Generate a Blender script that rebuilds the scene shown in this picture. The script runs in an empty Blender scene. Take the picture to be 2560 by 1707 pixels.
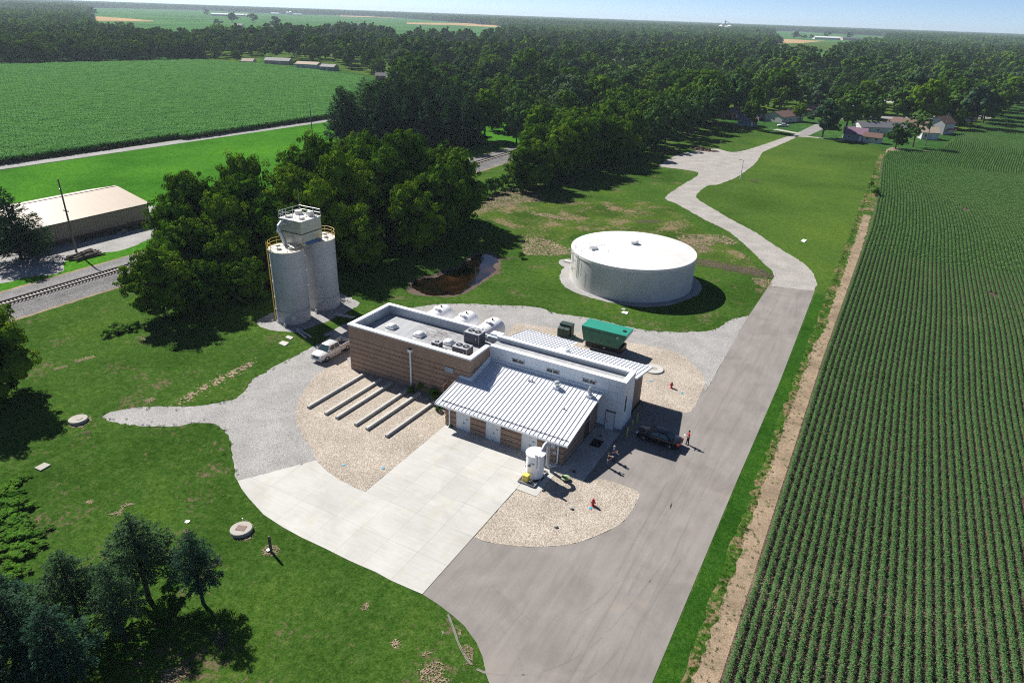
import bpy, bmesh, math, random
import numpy as np
from mathutils import Vector, Matrix
from mathutils.geometry import tessellate_polygon

# ---------------------------------------------------------------- camera, sky, sun, exposure
SC = bpy.context.scene
COL = SC.collection
R = math.radians
cam_d = bpy.data.cameras.new('camera')
cam = bpy.data.objects.new('camera', cam_d)
COL.objects.link(cam)
SC.camera = cam
cam_d.sensor_width = 36.0
cam_d.lens = 36.0 * 1705.4 / 2560.0
cam_d.clip_start = 0.5
cam_d.clip_end = 40000
YAW, PITCH, ROLL = R(28.09), R(25.61), R(2.018)
cam.location = (54.83, -58.86, 42.0)
cam.rotation_euler = (Matrix.Rotation(YAW, 3, 'Z') @ Matrix.Rotation(math.pi / 2 - PITCH, 3, 'X')
                      @ Matrix.Rotation(ROLL, 3, 'Z')).to_euler()

SUN_DIR = Vector((-1.10, 0.34, 1.0)).normalized()      # towards the sun
SUN_EL = math.asin(SUN_DIR.z)
world = bpy.data.worlds.new('World')
SC.world = world
world.use_nodes = True
wn = world.node_tree.nodes
wl = world.node_tree.links
sky = wn.new('ShaderNodeTexSky')
sky.sky_type = 'NISHITA'
sky.sun_disc = False
sky.sun_elevation = SUN_EL
sky.sun_rotation = math.atan2(SUN_DIR.x, SUN_DIR.y)
sky.air_density = 0.4
sky.dust_density = 0.3
sky.ozone_density = 2.5
sky.altitude = 900
wl.new(sky.outputs[0], wn['Background'].inputs[0])
wn['Background'].inputs[1].default_value = 0.075
sun_d = bpy.data.lights.new('sun', 'SUN')
sun_d.energy = 5.0
sun_d.angle = R(0.53)
sun_d.color = (1.0, 0.955, 0.89)
sun = bpy.data.objects.new('sun', sun_d)
COL.objects.link(sun)
sun.location = (-100, 40, 120)
sun.rotation_euler = (-SUN_DIR).to_track_quat('-Z', 'Y').to_euler()
SC.view_settings.view_transform = 'Standard'
SC.view_settings.look = 'None'
SC.view_settings.exposure = 0.80
SC.view_settings.gamma = 1.0
SC.view_settings.use_curve_mapping = False
SC.render.engine = 'CYCLES'
SC.cycles.max_bounces = 5
SC.cycles.diffuse_bounces = 2
SC.cycles.glossy_bounces = 3
SC.cycles.transmission_bounces = 3
SC.cycles.volume_bounces = 0
SC.cycles.transparent_max_bounces = 8
SC.cycles.use_denoising = False
SC.cycles.filter_width = 1.1

# ---------------------------------------------------------------- helpers
rnd = random.Random(7)


def link(o, parent=None):
    COL.objects.link(o)
    if parent is not None:
        o.parent = parent
    return o


def tag(o, label=None, cat=None, group=None, kind=None):
    if label: o['label'] = label
    if cat: o['category'] = cat
    if group: o['group'] = group
    if kind: o['kind'] = kind
    return o


def thing(name, label, cat, loc=(0, 0, 0), rz=0.0, group=None):
    o = bpy.data.objects.new(name, None)
    o.empty_display_size = 0.3
    link(o)
    o.location = loc if len(loc) == 3 else (loc[0], loc[1], 0)
    o.rotation_euler = (0, 0, rz)
    return tag(o, label, cat, group)


def dup(root, loc=None, rz=None, label=None, group=None, scale=None):
    r = root.copy()
    COL.objects.link(r)
    if loc is not None: r.location = loc if len(loc) == 3 else (loc[0], loc[1], 0)
    if rz is not None: r.rotation_euler = (0, 0, rz)
    if label: r['label'] = label
    if group: r['group'] = group
    if scale is not None: r.scale = scale
    for ch in list(root.children):
        c = ch.copy(); COL.objects.link(c); c.parent = r
        for g in list(ch.children):
            d = g.copy(); COL.objects.link(d); d.parent = c
    return r


class MB:
    """collects geometry for ONE mesh object"""
    def __init__(s):
        s.v, s.f = [], []

    def add(s, vs, fs):
        b = len(s.v)
        s.v += [tuple(v) for v in vs]
        s.f += [tuple(b + i for i in f) for f in fs]
        return s

    def box(s, x0, x1, y0, y1, z0, z1):
        return s.add([(x0, y0, z0), (x1, y0, z0), (x1, y1, z0), (x0, y1, z0), (x0, y0, z1), (x1, y0, z1), (x1, y1, z1), (x0, y1, z1)],
                     [(3, 2, 1, 0), (4, 5, 6, 7), (0, 1, 5, 4), (1, 2, 6, 5), (2, 3, 7, 6), (3, 0, 4, 7)])

    def hexa(s, p):        # eight corners, bottom ring then top ring
        return s.add(p, [(3, 2, 1, 0), (4, 5, 6, 7), (0, 1, 5, 4), (1, 2, 6, 5), (2, 3, 7, 6), (3, 0, 4, 7)])

    def bbox(s, x0, x1, y0, y1, z0, z1, c=0.02):   # box with chamfered upright and top edges
        p = [(x0 + c, y0), (x1 - c, y0), (x1, y0 + c), (x1, y1 - c), (x1 - c, y1), (x0 + c, y1), (x0, y1 - c), (x0, y0 + c)]
        cx, cy = (x0 + x1) / 2, (y0 + y1) / 2
        n = 8
        vs = [(x, y, z0) for x, y in p] + [(x, y, z1 - c) for x, y in p]
        kx, ky = 1 - 2 * c / max(x1 - x0, 1e-6), 1 - 2 * c / max(y1 - y0, 1e-6)
        vs += [(cx + (x - cx) * kx, cy + (y - cy) * ky, z1) for x, y in p]
        fs = [tuple(range(n))[::-1], tuple(range(2 * n, 3 * n))]
        for k in (0, n):
            fs += [(k + i, k + (i + 1) % n, k + n + (i + 1) % n, k + n + i) for i in range(n)]
        return s.add(vs, fs)

    def prism(s, poly, z0, z1):
        n = len(poly)
        a = sum(poly[i][0] * poly[(i + 1) % n][1] - poly[(i + 1) % n][0] * poly[i][1] for i in range(n))
        if a < 0: poly = poly[::-1]
        vs = [(x, y, z0) for x, y in poly] + [(x, y, z1) for x, y in poly]
        tri = tessellate_polygon([[Vector((x, y, 0)) for x, y in poly]])
        fs = []
        for t in tri:
            (ax, ay), (bx, by), (cx, cy) = (poly[i] for i in t)
            if (bx - ax) * (cy - ay) - (by - ay) * (cx - ax) < 0: t = t[::-1]
            fs.append(tuple(n + i for i in t)); fs.append(tuple(t[::-1]))
        fs += [(i, (i + 1) % n, n + (i + 1) % n, n + i) for i in range(n)]
        return s.add(vs, fs)

    def sheet(s, poly, z):
        bm = bmesh.new()
        vs = [bm.verts.new((x, y, z)) for x, y in poly]
        es = [bm.edges.new((vs[i], vs[(i + 1) % len(vs)])) for i in range(len(vs))]
        bmesh.ops.triangle_fill(bm, use_beauty=True, use_dissolve=False, edges=es, normal=(0, 0, 1))
        bm.verts.index_update()
        s.add([v.co[:] for v in bm.verts], [tuple(v.index for v in (f.verts if f.normal.z >= 0 else reversed(f.verts[:]))) for f in bm.faces])
        bm.free()
        return s

    def cyl(s, c, r, z0, z1, n=24, r1=None, cap=True):
        r1 = r if r1 is None else r1
        vs = [(c[0] + r * math.cos(2 * math.pi * i / n), c[1] + r * math.sin(2 * math.pi * i / n), z0) for i in range(n)]
        vs += [(c[0] + r1 * math.cos(2 * math.pi * i / n), c[1] + r1 * math.sin(2 * math.pi * i / n), z1) for i in range(n)]
        fs = [(i, (i + 1) % n, n + (i + 1) % n, n + i) for i in range(n)]
        if cap: fs += [tuple(range(n))[::-1], tuple(range(n, 2 * n))]
        return s.add(vs, fs)

    def lathe(s, prof, c=(0, 0), n=24, axis='z', a0=0.0, a1=2 * math.pi):
        full = abs(a1 - a0 - 2 * math.pi) < 1e-6
        m = n if full else n + 1
        vs = []
        for r, z in prof:
            for i in range(m):
                a = a0 + (a1 - a0) * i / n
                vs.append((c[0] + r * math.cos(a), c[1] + r * math.sin(a), z))
        fs = []
        for k in range(len(prof) - 1):
            for i in range(n):
                j = (i + 1) % m
                fs.append((k * m + i, k * m + j, (k + 1) * m + j, (k + 1) * m + i))
        if axis == 'y':
            vs = [(x, z, -y) for x, y, z in vs]
        elif axis == 'x':
            vs = [(z, x, y) for x, y, z in vs]
        return s.add(vs, fs)

    def tube(s, path, r, n=6, r1=None):
        path = [Vector(p) for p in path]
        m = len(path)
        vs, fs = [], []
        for k, p in enumerate(path):
            t = (path[min(k + 1, m - 1)] - path[max(k - 1, 0)]).normalized()
            u = t.cross(Vector((0, 0, 1)))
            if u.length < 1e-3: u = Vector((1, 0, 0))
            u.normalize(); w = t.cross(u)
            rr = r if r1 is None else r + (r1 - r) * k / max(m - 1, 1)
            vs += [tuple(p + rr * (math.cos(2 * math.pi * i / n) * u + math.sin(2 * math.pi * i / n) * w)) for i in range(n)]
        for k in range(m - 1):
            fs += [(k * n + i, k * n + (i + 1) % n, (k + 1) * n + (i + 1) % n, (k + 1) * n + i) for i in range(n)]
        fs += [tuple(range(n))[::-1], tuple((m - 1) * n + i for i in range(n))]
        return s.add(vs, fs)

    def mesh(s, name):
        me = bpy.data.meshes.new(name)
        me.from_pydata(s.v, [], s.f)
        me.update()
        return me

    def build(s, name, mat, parent=None, smooth=False, bevel=0.0, loc=None):
        me = s.mesh(name)
        me.materials.append(mat)
        bm = bmesh.new(); bm.from_mesh(me)
        bmesh.ops.recalc_face_normals(bm, faces=bm.faces[:])
        if bevel: bmesh.ops.bevel(bm, geom=bm.edges[:], offset=bevel, segments=1, affect='EDGES', clamp_overlap=True)
        bm.to_mesh(me); bm.free()
        if smooth:
            me.polygons.foreach_set('use_smooth', [True] * len(me.polygons))
            try: me.set_sharp_from_angle(angle=R(40))
            except Exception: pass
        o = bpy.data.objects.new(name, me)
        if loc: o.location = loc
        return link(o, parent)


def np_mesh(name, verts, quads, mat, tint=None, smooth=False):
    me = bpy.data.meshes.new(name)
    nv, nf, k = len(verts), len(quads), quads.shape[1]
    me.vertices.add(nv)
    me.vertices.foreach_set('co', np.asarray(verts, np.float32).ravel())
    me.loops.add(nf * k)
    me.loops.foreach_set('vertex_index', np.asarray(quads, np.int32).ravel())
    me.polygons.add(nf)
    me.polygons.foreach_set('loop_start', np.arange(nf, dtype=np.int32) * k)
    me.polygons.foreach_set('loop_total', np.full(nf, k, np.int32))
    me.update(calc_edges=True)
    if tint is not None:
        a = me.attributes.new('tint', 'FLOAT', 'FACE')
        a.data.foreach_set('value', np.asarray(tint, np.float32))
    if mat: me.materials.append(mat)
    return me


# ---------------------------------------------------------------- materials
def nodes_of(name):
    m = bpy.data.materials.new(name)
    m.use_nodes = True
    nt = m.node_tree
    return m, nt.nodes, nt.links, nt.nodes['Principled BSDF']


def ramp(n, l, fac, cols, pos=None, interp='LINEAR'):
    r = n.new('ShaderNodeValToRGB')
    r.color_ramp.interpolation = interp
    el = r.color_ramp.elements
    k = len(cols)
    pos = pos or [0.3 + 0.4 * i / max(k - 1, 1) for i in range(k)]
    while len(el) < k: el.new(0.5)
    for e, p, c in zip(el, pos, cols):
        e.position = p; e.color = (*c, 1)
    l.new(fac, r.inputs[0])
    return r.outputs[0]


def noise(n, l, vec, scale, detail=4, rough=0.55, dist=0.0):
    t = n.new('ShaderNodeTexNoise')
    t.inputs['Scale'].default_value = scale
    t.inputs['Detail'].default_value = detail
    t.inputs['Roughness'].default_value = rough
    t.inputs['Distortion'].default_value = dist
    l.new(vec, t.inputs['Vector'])
    return t.outputs['Fac']


def mixc(n, l, fac, a, b, mode='MIX'):
    m = n.new('ShaderNodeMix'); m.data_type = 'RGBA'; m.blend_type = mode
    for key, v in ((0, fac), (6, a), (7, b)):
        if isinstance(v, (int, float)): m.inputs[key].default_value = v
        elif isinstance(v, tuple): m.inputs[key].default_value = (*v, 1)
        else: l.new(v, m.inputs[key])
    return m.outputs[2]


def bump(n, l, h, bs, strength=0.5, dist=0.05):
    b = n.new('ShaderNodeBump')
    b.inputs['Strength'].default_value = strength
    b.inputs['Distance'].default_value = dist
    l.new(h, b.inputs['Height'])
    l.new(b.outputs[0], bs.inputs['Normal'])


def pos_of(n, world_space=True):
    if world_space:
        return n.new('ShaderNodeNewGeometry').outputs['Position']
    return n.new('ShaderNodeTexCoord').outputs['Object']


def stretch(n, l, vec, s):
    m = n.new('ShaderNodeMapping')
    m.inputs['Scale'].default_value = s
    l.new(vec, m.inputs[0])
    return m.outputs[0]


def pm(name, c, rough=0.6, var=0.12, scale=2.0, metal=0.0, spec=0.4, bmp=0.0, bscale=20.0, world_space=False, emit=None, dirt=None):
    """plain surface with slight uneven tone"""
    m, n, l, b = nodes_of(name)
    p = pos_of(n, world_space)
    f = noise(n, l, p, scale, 5, 0.6)
    lo = tuple(x * (1 - var) for x in c); hi = tuple(min(1, x * (1 + var)) for x in c)
    col = ramp(n, l, f, [lo, c, hi])
    if dirt:
        f2 = noise(n, l, stretch(n, l, p, (1, 1, 0.25)), scale * 1.7, 6, 0.7)
        mk = ramp(n, l, f2, [(0, 0, 0), (1, 1, 1)], [0.52, 0.75])
        col = mixc(n, l, mk, col, dirt)
    l.new(col, b.inputs['Base Color'])
    b.inputs['Roughness'].default_value = rough
    b.inputs['Metallic'].default_value = metal
    b.inputs['Specular IOR Level'].default_value = spec
    if bmp: bump(n, l, noise(n, l, p, bscale, 3), b, bmp, 0.02)
    return m


def streak_mat(name, c, rough=0.5, streak=(0.36, 0.34, 0.31), amt=0.5, rows=None):
    """painted wall with rain streaks, faint lift lines and blotches"""
    m, n, l, b = nodes_of(name)
    p = pos_of(n, False)
    f1 = noise(n, l, p, 0.35, 5, 0.6)
    col = ramp(n, l, f1, [tuple(x * 0.93 for x in c), c, tuple(min(1, x * 1.05) for x in c)], [0.35, 0.5, 0.65])
    f2 = noise(n, l, stretch(n, l, p, (2.2, 2.2, 0.10)), 1.0, 5, 0.65)
    mk = ramp(n, l, f2, [(0, 0, 0), (amt, amt, amt)], [0.50, 0.74])
    col = mixc(n, l, mk, col, streak)
    f3 = noise(n, l, p, 9.0, 4, 0.7)
    col = mixc(n, l, 1.0, col, ramp(n, l, f3, [(0.95, 0.95, 0.95), (1.04, 1.04, 1.04)], [0.35, 0.65]), 'MULTIPLY')
    l.new(col, b.inputs['Base Color'])
    b.inputs['Roughness'].default_value = rough
    b.inputs['Specular IOR Level'].default_value = 0.3
    return m


def grass_mat(name, dark, mid, light, bare=None, bare_amt=0.72, fine=7.0, big=0.06, bstr=1.0, rows=None):
    m, n, l, b = nodes_of(name)
    p = pos_of(n)
    f1 = noise(n, l, p, big, 5, 0.6)
    f2 = noise(n, l, p, fine * 0.16, 5, 0.65)
    f3 = noise(n, l, p, fine, 5, 0.75)
    f4 = noise(n, l, p, fine * 0.42, 4, 0.7)
    c1 = ramp(n, l, f3, [tuple(x * 0.45 for x in dark), mid, tuple(x * 1.15 for x in light)], [0.32, 0.5, 0.68])
    c2 = ramp(n, l, f2, [dark, mid, light], [0.36, 0.5, 0.64])
    col = mixc(n, l, 0.45, c1, c2)
    col = mixc(n, l, 1.0, col, ramp(n, l, f4, [(0.66, 0.70, 0.6), (1.0, 1.0, 1.0), (1.28, 1.2, 1.2)], [0.36, 0.5, 0.64]), 'MULTIPLY')
    tone = ramp(n, l, f1, [(0.70, 0.76, 0.68), (1.0, 1.0, 1.0), (1.3, 1.18, 1.05)], [0.36, 0.5, 0.64])
    col = mixc(n, l, 1.0, col, tone, 'MULTIPLY')
    if rows:
        w = n.new('ShaderNodeTexWave'); w.bands_direction = rows[0]
        w.inputs['Scale'].default_value = rows[1]; w.inputs['Distortion'].default_value = 2.0
        w.inputs['Detail'].default_value = 2; w.inputs['Detail Scale'].default_value = 0.6
        l.new(p, w.inputs['Vector'])
        col = mixc(n, l, 1.0, col, ramp(n, l, w.outputs['Fac'], [(0.86, 0.88, 0.86), (1.05, 1.04, 1.05)], [0.2, 0.8]), 'MULTIPLY')
    if bare:
        fb = noise(n, l, p, 0.16, 4, 0.6)
        fb2 = noise(n, l, p, 1.6, 6, 0.72)
        ad = n.new('ShaderNodeMath'); ad.operation = 'MULTIPLY_ADD'
        l.new(fb, ad.inputs[0]); ad.inputs[1].default_value = 0.55
        mu = n.new('ShaderNodeMath'); mu.operation = 'MULTIPLY'; l.new(fb2, mu.inputs[0]); mu.inputs[1].default_value = 0.6
        l.new(mu.outputs[0], ad.inputs[2])
        mk = ramp(n, l, ad.outputs[0], [(0, 0, 0), (1, 1, 1)], [bare_amt, bare_amt + 0.05])
        bc = ramp(n, l, f3, [tuple(x * 0.6 for x in bare), bare], [0.35, 0.6])
        col = mixc(n, l, mk, col, bc)
    l.new(col, b.inputs['Base Color'])
    b.inputs['Roughness'].default_value = 0.95
    b.inputs['Specular IOR Level'].default_value = 0.0
    bump(n, l, mixc(n, l, 0.4, f3, f4), b, bstr, 0.16)
    return m


def stone_mat(name, cols, scale, rough=0.8, var_big=0.12, bstr=0.6, bdist=0.03, extra=None):
    """loose stones: voronoi cells, each with its own tone"""
    m, n, l, b = nodes_of(name)
    p = pos_of(n)
    v = n.new('ShaderNodeTexVoronoi'); v.inputs['Scale'].default_value = scale
    l.new(p, v.inputs['Vector'])
    sep = n.new('ShaderNodeSeparateColor'); l.new(v.outputs['Color'], sep.inputs[0])
    k = len(cols)
    col = ramp(n, l, sep.outputs[0], cols, [0.05 + 0.9 * i / (k - 1) for i in range(k)])
    edge = ramp(n, l, v.outputs['Distance'], [(1, 1, 1), (0.6, 0.58, 0.55)], [0.45, 0.85])
    col = mixc(n, l, 1.0, col, edge, 'MULTIPLY')
    f1 = noise(n, l, p, 0.25, 5, 0.6)
    col = mixc(n, l, 1.0, col, ramp(n, l, f1, [(1 - var_big,) * 3, (1, 1, 1), (1 + var_big,) * 3], [0.35, 0.5, 0.65]), 'MULTIPLY')
    if extra:
        fe = noise(n, l, p, extra[1], 5, 0.6)
        col = mixc(n, l, ramp(n, l, fe, [(0, 0, 0), (1, 1, 1)], [extra[2], extra[2] + 0.12]), col, extra[0])
    l.new(col, b.inputs['Base Color'])
    b.inputs['Roughness'].default_value = rough
    b.inputs['Specular IOR Level'].default_value = 0.05
    inv = n.new('ShaderNodeMath'); inv.operation = 'SUBTRACT'; inv.inputs[0].default_value = 1.0
    l.new(v.outputs['Distance'], inv.inputs[1])
    bump(n, l, inv.outputs[0], b, bstr, bdist)
    return m


def leaf_mat(name, dark, mid, light, trans=0.22, rough=0.55, var=1.0):
    m, n, l, b = nodes_of(name)
    at = n.new('ShaderNodeAttribute'); at.attribute_name = 'tint'
    oi = n.new('ShaderNodeObjectInfo')
    col = ramp(n, l, at.outputs['Fac'], [dark, mid, light], [0.1, 0.5, 0.95])
    tone = ramp(n, l, oi.outputs['Random'], [tuple(1 + (q - 1) * var for q in (0.62, 0.70, 0.66)), (1.0, 1.0, 1.0), tuple(1 + (q - 1) * var for q in (1.5, 1.28, 0.95))], [0.0, 0.5, 1.0])
    col = mixc(n, l, 1.0, col, tone, 'MULTIPLY')
    l.new(col, b.inputs['Base Color'])
    b.inputs['Roughness'].default_value = rough
    b.inputs['Specular IOR Level'].default_value = 0.0
    tr = n.new('ShaderNodeBsdfTranslucent')
    l.new(mixc(n, l, 1.0, col, (1.25, 1.35, 0.5), 'MULTIPLY'), tr.inputs[0])
    mx = n.new('ShaderNodeMixShader'); mx.inputs[0].default_value = trans
    l.new(b.outputs[0], mx.inputs[1]); l.new(tr.outputs[0], mx.inputs[2])
    l.new(mx.outputs[0], n['Material Output'].inputs[0])
    return m


def smooth_line(pts, step=0.5, jit=0.0, closed=True, seed=1, corners=()):
    """resample an outline with rounded bends and an uneven edge"""
    r = random.Random(seed)
    n = len(pts)
    out = []
    rng = range(n if closed else n - 1)
    for i in rng:
        p0, p1, p2, p3 = (pts[(i + k) % n] if closed else pts[min(max(i + k, 0), n - 1)] for k in (-1, 0, 1, 2))
        d = math.dist(p1, p2)
        m = max(1, int(d / step))
        lin = i in corners or ((i + 1) % n) in corners
        for k in range(m):
            t = k / m
            if lin:
                x, y = p1[0] + (p2[0] - p1[0]) * t, p1[1] + (p2[1] - p1[1]) * t
            else:
                x, y = (0.5 * ((2 * p1[q]) + (-p0[q] + p2[q]) * t + (2 * p0[q] - 5 * p1[q] + 4 * p2[q] - p3[q]) * t * t
                        + (-p0[q] + 3 * p1[q] - 3 * p2[q] + p3[q]) * t ** 3) for q in (0, 1))
            j = jit if not (k == 0 and i in corners) else 0
            out.append((x + r.uniform(-j, j), y + r.uniform(-j, j)))
    return out

# ================================================================ SETTING: ground and pavings
M = {}
M['grass'] = grass_mat('grass', (0.022, 0.062, 0.008), (0.043, 0.100, 0.015), (0.088, 0.148, 0.033), bare=(0.17, 0.135, 0.08), bare_amt=0.645)
M['lawn'] = grass_mat('lawn', (0.036, 0.082, 0.012), (0.058, 0.114, 0.019), (0.088, 0.145, 0.031), bare=(0.15, 0.13, 0.065), bare_amt=0.70, fine=6.0, big=0.03, bstr=0.9)
M['thin_grass'] = grass_mat('thin grass', (0.028, 0.065, 0.008), (0.050, 0.100, 0.015), (0.100, 0.135, 0.035), bare=(0.24, 0.18, 0.11), bare_amt=0.60, fine=6.0, big=0.09)
M['meadow'] = grass_mat('meadow', (0.028, 0.118, 0.009), (0.046, 0.160, 0.014), (0.070, 0.200, 0.022), fine=4.0, big=0.035, bstr=0.9)
M['verge'] = grass_mat('verge grass', (0.014, 0.055, 0.006), (0.026, 0.085, 0.010), (0.050, 0.120, 0.018), fine=8.0, big=0.1)
M['weed'] = grass_mat('weedy verge', (0.022, 0.070, 0.008), (0.042, 0.108, 0.014), (0.085, 0.145, 0.028), bare=(0.26, 0.19, 0.11), bare_amt=0.58, fine=6.0, big=0.2)
M['far_field'] = grass_mat('far crops', (0.032, 0.110, 0.030), (0.050, 0.145, 0.040), (0.075, 0.170, 0.055), fine=0.5, big=0.006, bstr=0.3)
M['far_land'] = grass_mat('far land', (0.022, 0.070, 0.016), (0.035, 0.095, 0.022), (0.055, 0.120, 0.032), fine=0.8, big=0.01, bstr=0.4)
M['gravel'] = stone_mat('grey gravel', [(0.24, 0.235, 0.23), (0.31, 0.305, 0.30), (0.36, 0.355, 0.345), (0.43, 0.425, 0.415)], 15.0, bstr=0.4, bdist=0.015)
M['gravel_road'] = stone_mat('gravel road', [(0.27, 0.255, 0.235), (0.33, 0.315, 0.295), (0.38, 0.36, 0.34), (0.44, 0.42, 0.40)], 14.0, bstr=0.2, bdist=0.01, var_big=0.12)
M['pebble'] = stone_mat('river pebbles', [(0.24, 0.195, 0.15), (0.34, 0.285, 0.225), (0.40, 0.345, 0.285), (0.45, 0.405, 0.345), (0.58, 0.55, 0.50)], 15.0, bstr=0.5, bdist=0.02)
M['ballast'] = stone_mat('ballast', [(0.09, 0.09, 0.095), (0.15, 0.15, 0.155), (0.21, 0.207, 0.205), (0.29, 0.285, 0.28)], 11.0, bstr=0.6, bdist=0.03)
M['dirt'] = stone_mat('bare dirt', [(0.23, 0.17, 0.115), (0.285, 0.22, 0.15), (0.34, 0.265, 0.19)], 14.0, bstr=0.35, bdist=0.02, var_big=0.25, extra=((0.075, 0.105, 0.032), 1.1, 0.58))
M['mud'] = stone_mat('dark mud', [(0.085, 0.06, 0.048), (0.12, 0.09, 0.07), (0.15, 0.115, 0.09)], 11.0, bstr=0.4, bdist=0.02)
M['soil'] = stone_mat('field soil', [(0.060, 0.043, 0.034), (0.105, 0.078, 0.060), (0.15, 0.113, 0.086)], 9.0, bstr=0.9, bdist=0.05, extra=((0.23, 0.175, 0.125), 0.05, 0.60))


def asphalt_mat(name, c, seams=True):
    m, n, l, b = nodes_of(name)
    p = pos_of(n)
    f1 = noise(n, l, p, 0.22, 6, 0.62, 0.6)
    f2 = noise(n, l, stretch(n, l, p, (1.3, 0.16, 1)), 1.0, 5, 0.6, 0.8)
    f3 = noise(n, l, p, 14, 4, 0.8)
    col = ramp(n, l, f1, [tuple(x * 0.86 for x in c), c, tuple(x * 1.10 for x in c)], [0.34, 0.5, 0.66])
    col = mixc(n, l, 1.0, col, ramp(n, l, f2, [(0.90, 0.89, 0.89), (1.03, 1.03, 1.03)], [0.36, 0.6]), 'MULTIPLY')
    col = mixc(n, l, 1.0, col, ramp(n, l, f3, [(0.84, 0.84, 0.84), (1.12, 1.12, 1.12)], [0.3, 0.7]), 'MULTIPLY')
    tan = ramp(n, l, noise(n, l, p, 0.11, 4, 0.6, 1.5), [(0, 0, 0), (0.6, 0.6, 0.6)], [0.6, 0.78])
    col = mixc(n, l, tan, col, (c[0] * 1.22, c[1] * 1.15, c[2] * 1.0))
    if seams:      # paving seams along the lane
        sx = n.new('ShaderNodeSeparateXYZ'); l.new(p, sx.inputs[0])
        wob = noise(n, l, p, 0.4, 2)
        for x0 in (43.6, 46.2):
            a = n.new('ShaderNodeMath'); a.operation = 'SUBTRACT'; l.new(sx.outputs[0], a.inputs[0]); a.inputs[1].default_value = x0 - 0.06
            a2 = n.new('ShaderNodeMath'); a2.operation = 'MULTIPLY_ADD'; l.new(wob, a2.inputs[0]); a2.inputs[1].default_value = -0.12; l.new(a.outputs[0], a2.inputs[2])
            ab = n.new('ShaderNodeMath'); ab.operation = 'ABSOLUTE'; l.new(a2.outputs[0], ab.inputs[0])
            col = mixc(n, l, 1.0, col, ramp(n, l, ab.outputs[0], [(0.90, 0.89, 0.88), (1, 1, 1)], [0.02, 0.12]), 'MULTIPLY')
    l.new(col, b.inputs['Base Color'])
    b.inputs['Roughness'].default_value = 0.85
    b.inputs['Specular IOR Level'].default_value = 0.25
    bump(n, l, f3, b, 0.25, 0.02)
    return m


M['asphalt'] = asphalt_mat('weathered asphalt', (0.228, 0.211, 0.196))
M['street'] = asphalt_mat('street asphalt', (0.24, 0.235, 0.23), False)


def concrete_mat(name, c, stain=(0.47, 0.44, 0.33)):
    m, n, l, b = nodes_of(name)
    p = pos_of(n)
    f1 = noise(n, l, p, 0.3, 6, 0.6, 0.5)
    f2 = noise(n, l, stretch(n, l, p, (0.35, 3.0, 1)), 1.2, 5, 0.6)
    f3 = noise(n, l, p, 20, 3, 0.7)
    col = ramp(n, l, f1, [tuple(x * 0.90 for x in c), c, tuple(x * 1.06 for x in c)], [0.34, 0.5, 0.64])
    col = mixc(n, l, 1.0, col, ramp(n, l, f2, [(0.95, 0.95, 0.95), (1.03, 1.03, 1.03)], [0.35, 0.6]), 'MULTIPLY')
    col = mixc(n, l, 1.0, col, ramp(n, l, f3, [(0.94, 0.94, 0.94), (1.05, 1.05, 1.05)], [0.3, 0.7]), 'MULTIPLY')
    mk = ramp(n, l, noise(n, l, p, 0.45, 5, 0.65, 1.0), [(0, 0, 0), (0.55, 0.55, 0.55)], [0.52, 0.72])
    col = mixc(n, l, mk, col, stain)
    mk2 = ramp(n, l, noise(n, l, p, 0.8, 6, 0.7, 2.0), [(0, 0, 0), (0.5, 0.5, 0.5)], [0.66, 0.8])
    col = mixc(n, l, mk2, col, tuple(x * 0.7 for x in c))
    oi = n.new('ShaderNodeObjectInfo')
    col = mixc(n, l, 1.0, col, ramp(n, l, oi.outputs['Random'], [(0.95, 0.95, 0.95), (1.03, 1.03, 1.02)], [0, 1]), 'MULTIPLY')
    l.new(col, b.inputs['Base Color'])
    b.inputs['Roughness'].default_value = 0.8
    b.inputs['Specular IOR Level'].default_value = 0.25
    bump(n, l, f3, b, 0.1, 0.01)
    return m


M['concrete'] = concrete_mat('pale concrete', (0.455, 0.45, 0.425), (0.42, 0.39, 0.29))
M['concrete_dark'] = concrete_mat('weathered concrete', (0.36, 0.34, 0.30), (0.30, 0.26, 0.18))


def water_mat():
    m, n, l, b = nodes_of('pond water')
    p = pos_of(n)
    f = noise(n, l, p, 0.16, 4, 0.6)
    f2 = noise(n, l, p, 2.2, 5, 0.8)
    col = ramp(n, l, f, [(0.004, 0.003, 0.002), (0.014, 0.007, 0.003), (0.045, 0.020, 0.007)], [0.40, 0.54, 0.68])
    scum = ramp(n, l, f2, [(0, 0, 0), (0.5, 0.5, 0.5)], [0.60, 0.75])
    col = mixc(n, l, scum, col, (0.03, 0.028, 0.016))
    l.new(col, b.inputs['Base Color'])
    b.inputs['Roughness'].default_value = 0.04
    b.inputs['IOR'].default_value = 1.45
    b.inputs['Specular IOR Level'].default_value = 0.8
    bump(n, l, noise(n, l, p, 3.0, 2), b, 0.04, 0.02)
    return m


M['water'] = water_mat()


def structure(name, mb, m, parent=None, smooth=False):
    return tag(mb.build(name, m, parent, smooth), kind='structure')


def patch(name, pts, z, m, step=0.5, jit=0.0, seed=1, corners=(), label=None):
    poly = smooth_line(pts, step, jit, True, seed, corners) if step else pts
    return structure(name, MB().sheet(poly, z), m)


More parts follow.
